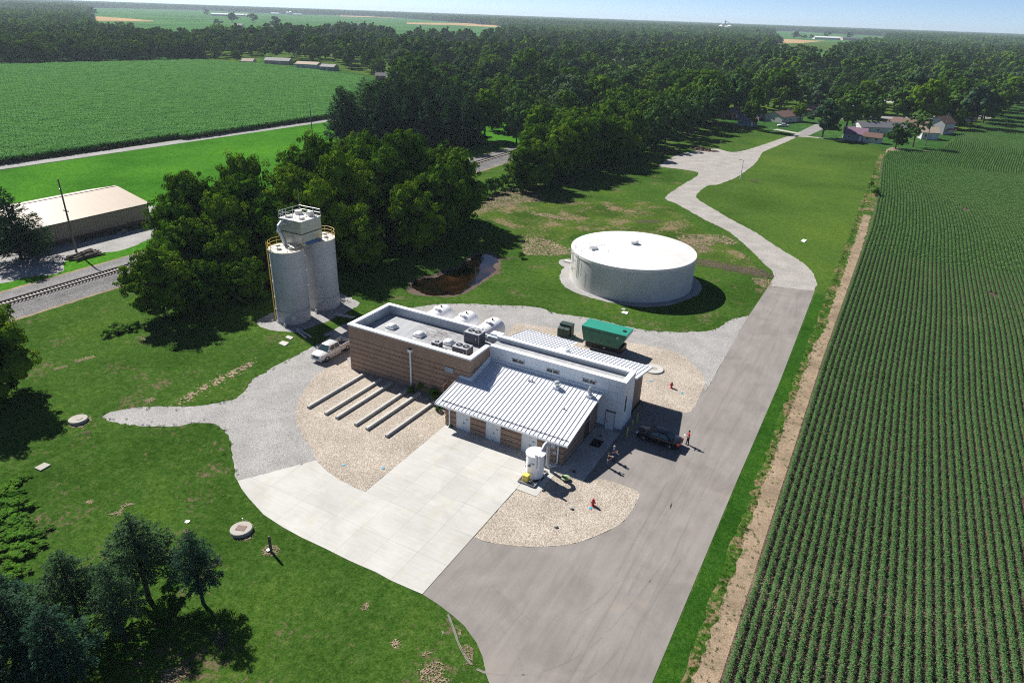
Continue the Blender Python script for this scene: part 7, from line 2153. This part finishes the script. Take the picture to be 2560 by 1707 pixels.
person('person in red shirt and dark trousers reading papers behind the black car', (42.5, 6.0), R(120), redc, dk, brown_hair, [((-0.25, 0.12, 1.18), (-0.09, 0.32, 1.22)), ((0.25, 0.12, 1.18), (0.09, 0.32, 1.22))], 0.08)
pp = thing('paper_sheets', 'white papers held by the person in red shirt', 'papers', (42.5, 6.0, 0.022), R(120))
MB().box(-0.11, 0.11, 0.37, 0.52, 1.22, 1.232).build('sheet', M['white_paint'], pp)
MB().box(-0.10, 0.12, 0.36, 0.50, 1.233, 1.24).build('sheet', M['white_paint'], pp)

# ================================================================ TOWN
WC = {k: pm('siding ' + k, c, 0.7, 0.06, 1.0) for k, c in dict(white=(0.52, 0.52, 0.51), grey=(0.24, 0.26, 0.29), tan=(0.45, 0.37, 0.28), brick=(0.22, 0.10, 0.07), blue=(0.20, 0.25, 0.31)).items()}
RC = {k: pm('shingles ' + k, c, 0.85, 0.16, 2.5, world_space=True) for k, c in dict(brown=(0.13, 0.075, 0.06), purple=(0.17, 0.10, 0.145), dark=(0.07, 0.068, 0.075), grey=(0.26, 0.255, 0.25), slate=(0.11, 0.115, 0.13), white=(0.72, 0.72, 0.70), red=(0.40, 0.06, 0.05), tan=(0.38, 0.30, 0.23)).items()}


def house(label, p, rz, w, d, wall, roof, h=2.6, rise=1.7, wins=3, chimney=False, cat='house', name='house', door=True, group=None, detail=True):
    """ridge along local x; long sides at y = -d/2 and d/2"""
    t = thing(name, label, cat, (p[0], p[1], 0), rz, group)
    a, b_ = w / 2, d / 2
    m = MB().add([(-a, -b_, -0.1), (a, -b_, -0.1), (a, b_, -0.1), (-a, b_, -0.1), (-a, -b_, h), (a, -b_, h), (a, b_, h), (-a, b_, h), (-a, 0, h + rise), (a, 0, h + rise)],
                 [(3, 2, 1, 0), (0, 1, 5, 4), (2, 3, 7, 6), (1, 2, 6, 9, 5), (3, 0, 4, 8, 7), (4, 5, 9, 8), (6, 7, 8, 9)])
    m.build('wall', WC[wall], t)
    o_ = 0.45
    sl = rise / b_
    for sd in (-1, 1):
        ye, ze = sd * (b_ + o_), h - sl * o_
        q = [(-a - 0.35, 0, h + rise + 0.02), (a + 0.35, 0, h + rise + 0.02), (a + 0.35, ye, ze + 0.02), (-a - 0.35, ye, ze + 0.02)]
        MB().hexa(q + [(x, y, z + 0.14) for x, y, z in q]).build('roof_slope', RC[roof], t)
    if detail:
        for sd in (-1, 1):
            for k in range(wins):
                x = -a + w * (k + 0.5) / wins
                if door and sd == -1 and k == wins // 2:
                    dr = MB().box(x - 0.5, x + 0.5, -b_ - 0.05, -b_ - 0.002, 0.05, 2.1).build('door', M['door'], t)
                    MB().box(x + 0.3, x + 0.4, -b_ - 0.09, -b_ - 0.052, 1.0, 1.08).build('handle', M['dark'], dr)
                    continue
                yy = sd * b_
                wn_ = MB().box(x - 0.6, x + 0.6, min(yy, yy + sd * 0.05), max(yy, yy + sd * 0.05), 0.95, 2.05).build('window', M['white_metal'], t)
                MB().box(x - 0.5, x + 0.5, min(yy + sd * 0.052, yy + sd * 0.06), max(yy + sd * 0.052, yy + sd * 0.06), 1.05, 1.95).build('pane', M['dark_glass'], wn_)
        for sd in (-1, 1):
            xx = sd * a
            wn_ = MB().box(min(xx, xx + sd * 0.05), max(xx, xx + sd * 0.05), -0.6, 0.6, 1.0, 2.0).build('window', M['white_metal'], t)
            MB().box(min(xx + sd * 0.052, xx + sd * 0.06), max(xx + sd * 0.052, xx + sd * 0.06), -0.5, 0.5, 1.1, 1.9).build('pane', M['dark_glass'], wn_)
        if chimney: MB().box(a * 0.4 - 0.35, a * 0.4 + 0.35, 0.3, 1.0, h + rise * 0.5, h + rise + 0.9).build('chimney', WC['brick'], t)
    return t


HOUSES = []
def H(label, p, rz, w, d, *a, **k):
    HOUSES.append((p[0], p[1], max(w, d) * 0.62 + 2.0)); return house(label, p, rz, w, d, *a, **k)
H('grey house with purple shingle roof at the lawn edge', (39.0, 264), R(5), 8.5, 11.5, 'grey', 'purple', 2.6, 1.9, 2)
H('small pale shed with brown shingle roof in front of the grey house', (46.2, 259.5), R(-8), 6.6, 4.6, 'white', 'brown', 2.3, 1.3, 2, name='garden_shed', cat='shed', door=False)
H('long bungalow with grey and dark roof behind the purple-roofed house', (46.5, 293), R(30), 20, 9.0, 'white', 'slate', 2.7, 1.8, 4, True)
H('bungalow with dark brown roof set across behind the long one', (58.5, 312), R(-30), 16, 9.0, 'tan', 'brown', 2.7, 1.9, 3)
H('bungalow with reddish brown hip roof across the street', (5.0, 303), R(65), 17, 9.5, 'white', 'brown', 2.7, 1.9, 4, True)
H('brown-roofed bungalow behind the street tree', (10.5, 340), R(60), 16, 9.0, 'tan', 'brown', 2.7, 1.9, 3)
H('blue-grey garage with purple roof under the tall street trees', (-6.2, 274), R(10), 8.5, 7.0, 'blue', 'purple', 2.7, 1.7, 2)
H('open brown-roofed carport behind the blue-grey garage', (-9.0, 309), R(10), 9.0, 6.0, 'tan', 'brown', 2.4, 1.2, 2)
H('dark red house half hidden at the end of the tree belt', (-19.5, 296), R(75), 11, 8.0, 'brick', 'dark', 2.6, 1.8, 3)
H('small white house beside the field corner poles', (65.5, 288), R(20), 6.5, 6.0, 'white', 'tan', 2.9, 1.8, 2)
H('taller white gabled house with upstairs windows by the crop field', (70.5, 312), R(62), 9.0, 7.5, 'white', 'brown', 4.6, 2.6, 2)
H('low house with dark roof behind the parked cars', (80, 372), R(40), 14, 9, 'tan', 'dark', 2.7, 1.8, 3)
H('long dark-roofed building with pale lot among the town trees', (-124, 487), R(45), 26, 11, 'brick', 'slate', 3.2, 1.8, 5)
H('house with hipped brown roof behind the dark-roofed building', (-128, 560), R(45), 16, 12, 'tan', 'brown', 4.2, 2.6, 3)
H('white garage beside the corn field corner', (-400, 343), R(25), 9, 7, 'white', 'tan', 2.7, 1.7, 2)
H('tan bungalow behind the white garage at the corn field', (-392, 366), R(25), 20, 9, 'tan', 'grey', 2.8, 1.8, 4)
H('pale bungalow with light roof under round trees past the corn', (-352, 358), R(15), 18, 9, 'white', 'tan', 2.7, 1.5, 4)
H('small bungalow with grey roof farther along past the corn', (-326, 352), R(15), 11, 8, 'grey', 'grey', 2.7, 1.5, 3)
H('tiny white shed with curved front at the corn field tip', (-237, 311), R(60), 5, 4, 'white', 'white', 2.6, 1.2, 1, name='garden_shed', cat='shed', door=False)
H('dark low house under trees by the white curved shed', (-252, 326), R(35), 14, 8, 'brick', 'dark', 2.6, 1.5, 3)
H('wide white flat-roofed shop building in a town clearing', (-368, 600), R(35), 26, 20, 'white', 'white', 5.0, 0.8, 4, name='shop_building', cat='building')
H('brown-roofed house left of the white shop building', (-425, 640), R(35), 24, 12, 'tan', 'brown', 3.0, 2.0, 4)
H('white house glimpsed through trees before the far field', (-560, 760), R(35), 14, 10, 'white', 'white', 4.0, 2.0, 3)
H('house with dark roof glimpsed in the town canopy', (-205, 640), R(20), 14, 10, 'white', 'dark', 3.2, 2.0, 3)
H('grey-roofed house glimpsed near the far ball field', (-330, 1010), R(30), 18, 12, 'white', 'grey', 3.5, 2.2, 3)
H('red-roofed house peeking out of the right-hand canopy', (215, 900), R(30), 14, 10, 'white', 'red', 3.5, 2.2, 3)
H('white gabled house deep in the right-hand canopy', (268, 860), R(30), 14, 10, 'white', 'white', 4.0, 2.6, 3)
r9 = random.Random(99)
for _ in range(400):
    if len(HOUSES) >= 45: break
    x, y = r9.uniform(-330, 150), r9.uniform(360, 900)
    if not cam_sees(x, y, -0.02) or inside(x, y, OPEN2) or (x > 60 and y < 560) or any((a_ - x) ** 2 + (b_ - y) ** 2 < 45 ** 2 for a_, b_, _h in HOUSES): continue
    H('ordinary house with grey-brown roof glimpsed between town trees', (x, y), r9.uniform(0, 3.1), r9.uniform(13, 18), r9.uniform(8.5, 10.5), 'white', 'tan' if False else 'grey', 2.9, 2.0, 3, group='house roofs glimpsed in the town canopy')
# street cars
sedan('white car parked on the drive of the reddish brown bungalow', (8.2, 281), R(25), pm('white car paint', (0.7, 0.7, 0.71), 0.25, 0.03), None)
for i, (q, c, lb) in enumerate((((50.8, 457), (0.03, 0.03, 0.035), 'black car on the pale lot beyond the long bungalow'), ((60.3, 469), (0.35, 0.36, 0.38), 'silver car on the pale lot beyond the long bungalow'), ((50.2, 395), (0.05, 0.06, 0.08), 'dark car parked beside the long bungalow garden'), ((46.0, 470), (0.3, 0.03, 0.03), 'dark red car on the pale lot beyond the long bungalow'))):
    sedan(lb, q, R(40 + 20 * i), pm('car paint %d' % i, c, 0.25, 0.03))
tag(MB().sheet([(36, 440), (78, 455), (74, 482), (34, 468)], 0.03).build('parking_lot', M['concrete'], None), kind='structure')
tag(MB().sheet([(-150, 470), (-112, 500), (-122, 478), (-138, 462)], 0.03).build('parking_lot', M['concrete'], None), kind='structure')
t = thing('garden_canopy', 'small red canopy on posts by the crop field corner', 'canopy', (74.5, 309, 0), 0.3)
MB().hexa([(-2, -1.5, 2.1), (2, -1.5, 2.1), (2, 1.5, 2.3), (-2, 1.5, 2.3), (-2, -1.5, 2.2), (2, -1.5, 2.2), (2, 1.5, 2.4), (-2, 1.5, 2.4)]).build('roof', RC['red'], t)
for sx_, sy_ in ((-1.8, -1.3), (1.8, -1.3), (1.8, 1.3), (-1.8, 1.3)): MB().box(sx_ - 0.06, sx_ + 0.06, sy_ - 0.06, sy_ + 0.06, 0, 2.15).build('post', M['wood'], t)
HOUSES += [(45, 460, 26), (8, 281, 5), (50, 395, 6)]

# trees that stand out in the town
STREET = [((-1.5, 262), 17, 5.6, 'leaf', 'tall bright green street tree beside the blue-grey garage'), ((27.33, 258.61), 13, 6.3, 'silver', 'round silvery tree at the corner of the lawn and street'), ((33, 300), 15, 7.0, 'cool', 'big silvery green tree behind the corner tree'),
          ((55.00, 248.83), 8.5, 4.0, 'cool', 'smaller of the twin trees at the field corner'), ((60.76, 257.95), 12, 5.0, 'cool', 'taller of the twin trees at the field corner'), ((12, 306), 7.5, 3.0, 'leaf', 'small neat tree before the reddish brown bungalow'),
          ((40, 330), 13, 5.5, 'leaf', 'yellow-green tree beside the long bungalow'), ((-14, 330), 18, 6.5, 'cool', 'tall dark tree behind the brown carport'), ((55, 345), 17, 7.5, 'cool', 'broad blue-green tree behind the brown bungalow'), ((84, 345), 17, 7.0, 'silver', 'tall silvery tree standing over the crop field'),
          ((91, 388), 17, 7.5, 'leaf', 'dark tree along the crop field past the silvery one'), ((99, 410), 16, 7.0, 'cool', 'tree at the crop field end with long shadow'), ((78, 330), 9, 4.0, 'leaf', 'low dull tree beside the red canopy'), ((108, 455), 17, 8, 'leaf', 'dark tree where the crop narrows'), ((28, 345), 14, 6, 'leaf', 'rounded tree over the street past the bungalows')]
for i, (p, h, r_, kd, lb) in enumerate(STREET):
    ms = MIDS[i % 2] if kd == 'silver' else (MID[(0, 3, 6)[i % 3]] if kd == 'cool' else MID[(1, 2, 4, 5)[i % 4]])
    t = plant_tree('street_tree', lb, 'tree', ms, p)
    t.scale = (r_ * 1.2 / 6.2, r_ * 1.2 / 6.2, h * 1.1 / 15.0)
    HOUSES.append((p[0], p[1], r_ * 0.8))

TOWN = [(-62, 150), (-150, 192), (-235, 318), (-345, 372), (-420, 385), (-450, 420), (-560, 430), (-640, 560), (-860, 760), (-900, 1150), (-620, 1180), (-440, 1250), (-300, 1300), (-180, 1380), (-140, 1250), (-60, 1250), (30, 1500), (300, 2300), (900, 2300), (420, 1100), (300, 760),
        (170, 575), (132, 545), (106, 440), (94, 378), (80, 322), (62, 318), (30, 322), (-8, 325), (-24, 285), (-22, 262), (-50, 152)]
CLEAR = [[(-451.20, 335.82), (-567.74, 429.50), (-562.54, 471.66), (-528.10, 482.34), (-425.14, 377.26), (-406.02, 344.18)], [(-167.83, 1211.18), (-268.99, 1845.02), (-154.30, 2331.32), (-118.06, 1830.92), (-92.49, 1365.26)], [(-460, 560), (-340, 560), (-330, 700), (-460, 720)], [(14, 300), (24, 300), (40, 420), (28, 420)], [(-160, 150), (-146, 150), (-146, 330), (-160, 330)],
         [(-62, 120), (-50, 120), (-50, 330), (-62, 330)]]
structure('town_lawns', MB().sheet(TOWN, 0.003), M['lawn'])
r8 = random.Random(88)
cand = []
grid = {}
def ok_spot(x, y, s):
    gx_, gy_ = int(x // 20), int(y // 20)
    for i in (-1, 0, 1):
        for j in (-1, 0, 1):
            for (a, b_) in grid.get((gx_ + i, gy_ + j), ()):
                if (a - x) ** 2 + (b_ - y) ** 2 < s * s: return False
    return True
for _ in range(60000):
    x, y = r8.uniform(-900, 900), r8.uniform(150, 1700)
    d_ = math.hypot(x - 55, y + 59)
    s = 12.0 if d_ < 420 else (14.0 if d_ < 700 else 16.5)
    if not cam_sees(x, y, 0.08) or not inside(x, y, TOWN): continue
    if inside(x, y, OPEN1) or inside(x, y, OPEN2): continue
    if any(inside(x, y, c_) for c_ in CLEAR) or any((hx_ - x) ** 2 + (hy_ - y) ** 2 < hr * hr for hx_, hy_, hr in HOUSES): continue
    # keep sight lines open in front of the nearer houses
    if any(d_ < math.hypot(hx_ - 55, hy_ + 59) < d_ + 15 and abs((hx_ - 55) * (y + 59) - (hy_ + 59) * (x - 55)) / d_ < hr * 0.55 for hx_, hy_, hr in HOUSES if hr > 6): continue
    if ok_spot(x, y, s):
        grid.setdefault((int(x // 20), int(y // 20)), []).append((x, y)); cand.append((d_, x, y))
cand.sort()
n_ind = 215
zones = [(lambda x, y: x < -56 and y < 340, 'leafy tree between the pine clump and the town', 'trees behind the pine clump'), (lambda x, y: x < -200, 'leafy tree in the canopy past the corn field', 'town trees past the corn field'),
         (lambda x, y: x > 30, 'leafy tree in the canopy behind the bungalows', 'town trees behind the bungalows'), (lambda x, y: True, 'leafy tree in the town canopy beyond the belt', 'town trees beyond the belt')]
for i, (d_, x, y) in enumerate(cand[:n_ind]):
    zf = next(z for z in zones if z[0](x, y))
    ms = MIDS[i % 2] if i % 9 == 4 else MID[i % 7]
    t = plant_tree('town_tree', zf[1], 'tree', ms, (x, y), 1.0, None, zf[2])
    rr2 = r8.choice((4.0, 5.5, 6.5, 7.5, 8.5, 9.0)) * r8.uniform(0.9, 1.1); t.scale = (rr2 / 6.2, rr2 / 6.2, rr2 * r8.uniform(1.9, 2.6) / 15.0)
rest_ = cand[n_ind:]
scatter('town_canopy', [m_[0] for m_ in FARC], [(x, y, 0) for _, x, y in rest_], [r8.uniform(0, 6.28) for _ in rest_], [r8.choice((0.6, 0.8, 1.0, 1.2, 1.4, 1.6)) for _ in rest_], [r8.randrange(4) for _ in rest_], 'wide canopy of town trees running to the far fields')

# woods past the corn field
LW = []
for poly, sp_ in (([(-479.47, 204.46), (-468.79, 266.32), (-454.54, 337.03), (-529.60, 398.24), (-590.44, 381.53), (-586.06, 312.77), (-607.35, 294.29), (-607.67, 270.37)], 9.0), ([(-517.61, 226.24), (-549.77, 264.72), (-541.48, 285.76), (-529.96, 341.16), (-463.25, 346.25), (-454.15, 388.42), (-515.42, 465.79), (-668.90, 556.73), (-709.65, 485.23), (-803.79, 511.71), (-1039.26, 580.55), (-944.86, 445.90)], 12.0)):
    xs_, ys_ = [p[0] for p in poly], [p[1] for p in poly]
    grid2 = []
    tries = 0
    while tries < 5000:
        tries += 1
        x, y = r8.uniform(min(xs_), max(xs_)), r8.uniform(min(ys_), max(ys_))
        if inside(x, y, poly) and all((a - x) ** 2 + (b_ - y) ** 2 > sp_ * sp_ for a, b_ in grid2): grid2.append((x, y))
    LW += [(math.hypot(x - 55, y + 59), x, y) for x, y in grid2]
LW.sort()
for i, (d_, x, y) in enumerate(LW[:80]):
    t = plant_tree('wood_tree', 'dark leafy tree in the wood along the far side of the corn', 'tree', MID[i % 7], (x, y), 1.0, None, 'trees of the wood past the corn')
    rr2 = r8.uniform(5.5, 8.0); t.scale = (rr2 / 6.2, rr2 / 6.2, r8.uniform(13, 18) / 15.0)
rest_ = LW[80:]
scatter('corn_side_wood', [m_[0] for m_ in FARC], [(x, y, 0) for _, x, y in rest_], [r8.uniform(0, 6.28) for _ in rest_], [r8.uniform(0.9, 1.35) for _ in rest_], [r8.randrange(4) for _ in rest_], 'wood stretching away behind the corn field')
for i, (p, lb) in enumerate((((-445.46, 338.45), 'left tree of the small pair at the meadow clearing'), ((-440.74, 345.91), 'right tree of the small pair at the meadow clearing'), ((-428.45, 355.58), 'round tree beside the white garage at the corn field'))):
    t = plant_tree('orchard_tree', lb, 'tree', MID[i], p); t.scale = (0.6, 0.6, 0.55)


# ---------- far country: woods to the horizon
def wood_clump(seed, n=26, S=62.0):
    rg = np.random.default_rng(seed)
    V, Fq, T = [], [], []
    off = 0
    for k in range(n):
        x, y = rg.uniform(-S / 2, S / 2), rg.uniform(-S / 2, S / 2)
        h, r_ = rg.uniform(12, 19), rg.uniform(5, 8)
        m = 42
        d = unit(m, rg, 0.5)
        p = np.array([x, y, h * 0.55]) + d * np.array([r_, r_, h * 0.45]) * rg.uniform(0.75, 1.05, (m, 1))
        nr = d + rg.normal(0, 0.5, (m, 3)); nr /= np.linalg.norm(nr, axis=1, keepdims=True)
        v, f = leaf_quads(p, nr, rg.uniform(1.6, 3.0, m), rg, 0.75)
        V.append(v); Fq.append(f + off); off += len(v); T.append(np.clip(rg.normal(rg.uniform(0.3, 0.6), 0.12, m), 0, 1))
        bv, bf = blob(np.array([x, y, h * 0.5]), r_ * 0.8, rg, h * 0.45 / r_, 6, 4)
        V.append(np.array(bv)); Fq.append(np.array(bf) + off); off += len(bv); T.append(np.full(len(bf), 0.2))  # inner mass tinted darker, shade inside the crown put into the colour
    return np_mesh('woodclump%d' % seed, np.vstack(V), np.vstack(Fq), M['leaf_cool'], np.concatenate(T))
WCL = [wood_clump(500 + i) for i in range(4)]
OPEN = [OPEN1, OPEN2]
wp, ws = [], []
rad = 560.0
while rad < 9500:
    stp = 58.0 if rad < 2500 else (75.0 if rad < 5000 else 110.0)
    na = int(2 * math.pi * rad / stp)
    for i in range(na):
        a = 2 * math.pi * i / na + r8.uniform(-0.3, 0.3) * stp / rad
        rq = rad + r8.uniform(-0.3, 0.3) * stp
        x, y = 55 + rq * math.cos(a), -59 + rq * math.sin(a)
        if not cam_sees(x, y, 0.05): continue
        if inside(x, y, TOWN) or any(inside(x, y, q) for q in OPEN): continue
        if inside(x, y, CPOLY) or (x > 100 and y < 0.9 * x + 380 and x < 520): continue
        if rq < 900: continue
        wp.append((x, y, 0)); ws.append(r8.uniform(0.85, 1.15) * stp / 58.0 if rad > 2500 else r8.uniform(0.85, 1.1))
    rad += stp
scatter('far_woods', WCL, wp, [r8.uniform(0, 6.28) for _ in wp], [min(s, 1.3) for s in ws], [r8.randrange(4) for _ in wp], 'dark green woods reaching to the horizon')

# far farmsteads
for i, (p, w, d, rz, wl_, rf, lb) in enumerate((((-2300.64, 1914.23), 60, 22, 0.6, 'white', 'white', 'long white barn leftmost of the far farmstead group'), ((-2274.95, 1978.50), 45, 20, 0.6, 'white', 'white', 'white barn in the middle of the far farmstead group'), ((-2274.09, 2018.64), 34, 20, 0.7, 'white', 'white', 'shorter white barn beside a tree at the far farmstead'),
                                               ((-2873.68, 2737.90), 40, 18, 0.6, 'white', 'white', 'white shed beside the far grain bins past the fields'), ((-2731.71, 2749.10), 40, 12, 0.6, 'white', 'white', 'low white shed alone on the far field edge'), ((-1159.21, 1003.11), 13, 10, 0.4, 'white', 'grey', 'white farmhouse hidden in the nearer clump of trees'),
                                               ((-223.35, 2517.13), 75, 22, 0.5, 'white', 'white', 'long white shed beyond the far ball field'), ((-190.76, 2562.29), 40, 20, 0.5, 'white', 'white', 'white shed next to the long one beyond the ball field'), ((-151.32, 2560.17), 60, 24, 0.5, 'tan', 'dark', 'dark roofed shed beyond the ball field by the highway'), ((-496.69, 2713.92), 50, 20, 0.5, 'white', 'white', 'white shed near the grain elevator'),
                                               ((-1920.49, 1140.80), 30, 16, 0.5, 'grey', 'grey', 'grey barn at the wood edge on the far left field'))):
    house(lb, p, rz, w, d, wl_, rf, 6.0 if w > 20 else 4.0, 3.0, 2, name='far_barn', cat='barn', door=False, detail=False)
for i, (p, r_, h) in enumerate((((-693.14, 3083.83), 14, 22), ((-697.52, 3179.80), 13, 20), ((-703.12, 3271.56), 12, 24), ((-676.11, 3241.42), 10, 14), ((-2858.62, 2807.01), 8, 12), ((-2879.95, 2849.57), 8, 15))):
    b_ = thing('grain_bin', 'round pale steel grain bin of the far elevator' if i < 4 else 'round pale steel grain bin at the far farmstead', 'grain bin', (*p, 0), 0, 'bins of the grain elevator' if i < 4 else 'bins at the far farmstead')
    MB().cyl((0, 0), r_, 0, h, 24).build('bin_wall', M['galv'], b_, smooth=True)
    MB().lathe([(r_ + 0.5, h), (1.0, h + r_ * 0.45), (0.001, h + r_ * 0.47)], n=24).build('cone_roof', M['white_paint'], b_, smooth=True)
t = thing('grain_elevator', 'slim grain elevator leg with slanting conveyor above the bins', 'elevator', (*(-708.83, 3214.66), 0))
MB().box(-2, 2, -2, 2, 0, 46).build('leg', M['galv'], t)
MB().tube([(0, 0, 44), (40, 10, 24)], 1.0, 6).tube([(0, 0, 40), (-25, 5, 24)], 0.9, 6).build('conveyor', M['galv'], t)
tag(MB().sheet([(-56.74, 3127.11), (-42.96, 3688.31), (-30.41, 6329.94), (-17.45, 6094.86), (-10.69, 3822.02), (-38.31, 3025.80)], 1.0).build('far_highway', M['concrete'], None), kind='structure')
for i, (q, lb) in enumerate(((((-1943.77, 1193.12)), 'lone round tree in the far left field'), ((-2433.70, 1958.99), 'round tree left of the far white barns'), ((-1471.07, 1253.84), 'big tree over the white farmhouse'), ((-1486.70, 1336.53), 'dark tree right of the white farmhouse'), ((-1232.16, 1007.97), 'low dark tree left of the white farmhouse'), ((-1153.91, 1091.67), 'bushy tree on the field edge past the farmhouse'),
                             ((-289.49, 2344.74), 'tall tree on the edge of the stubble field'), ((-252.32, 2820.85), 'tree before the long white shed'), ((-264.86, 2365.15), 'low round tree on the stubble field edge'), ((-186.71, 2900.75), 'small round tree right of the white sheds'), ((-258.26, 2461.78), 'small tree beside the low round one on the stubble'))):
    t = plant_tree('field_tree', lb, 'tree', FARC[i % 4], q); t.scale = (2.2, 2.2, 1.7) if 'low' not in lb else (1.5, 1.5, 1.0)

# ================================================================ HAZE
M['haze'] = bpy.data.materials.new('haze'); M['haze'].use_nodes = True
hn_ = M['haze'].node_tree.nodes; hl_ = M['haze'].node_tree.links
hn_.remove(hn_['Principled BSDF'])
pv = hn_.new('ShaderNodeVolumePrincipled')
pv.inputs['Color'].default_value = (0.72, 0.87, 1.0, 1)
pv.inputs['Density'].default_value = 0.00009
pv.inputs['Anisotropy'].default_value = 0.2
hl_.new(pv.outputs[0], hn_['Material Output'].inputs['Volume'])
hz_ = MB().cyl((0, 0), 12500, -1.2, 75, 64).build('haze', M['haze'], None)
tag(hz_, 'thin pale summer haze over the whole countryside', None, None, 'stuff')
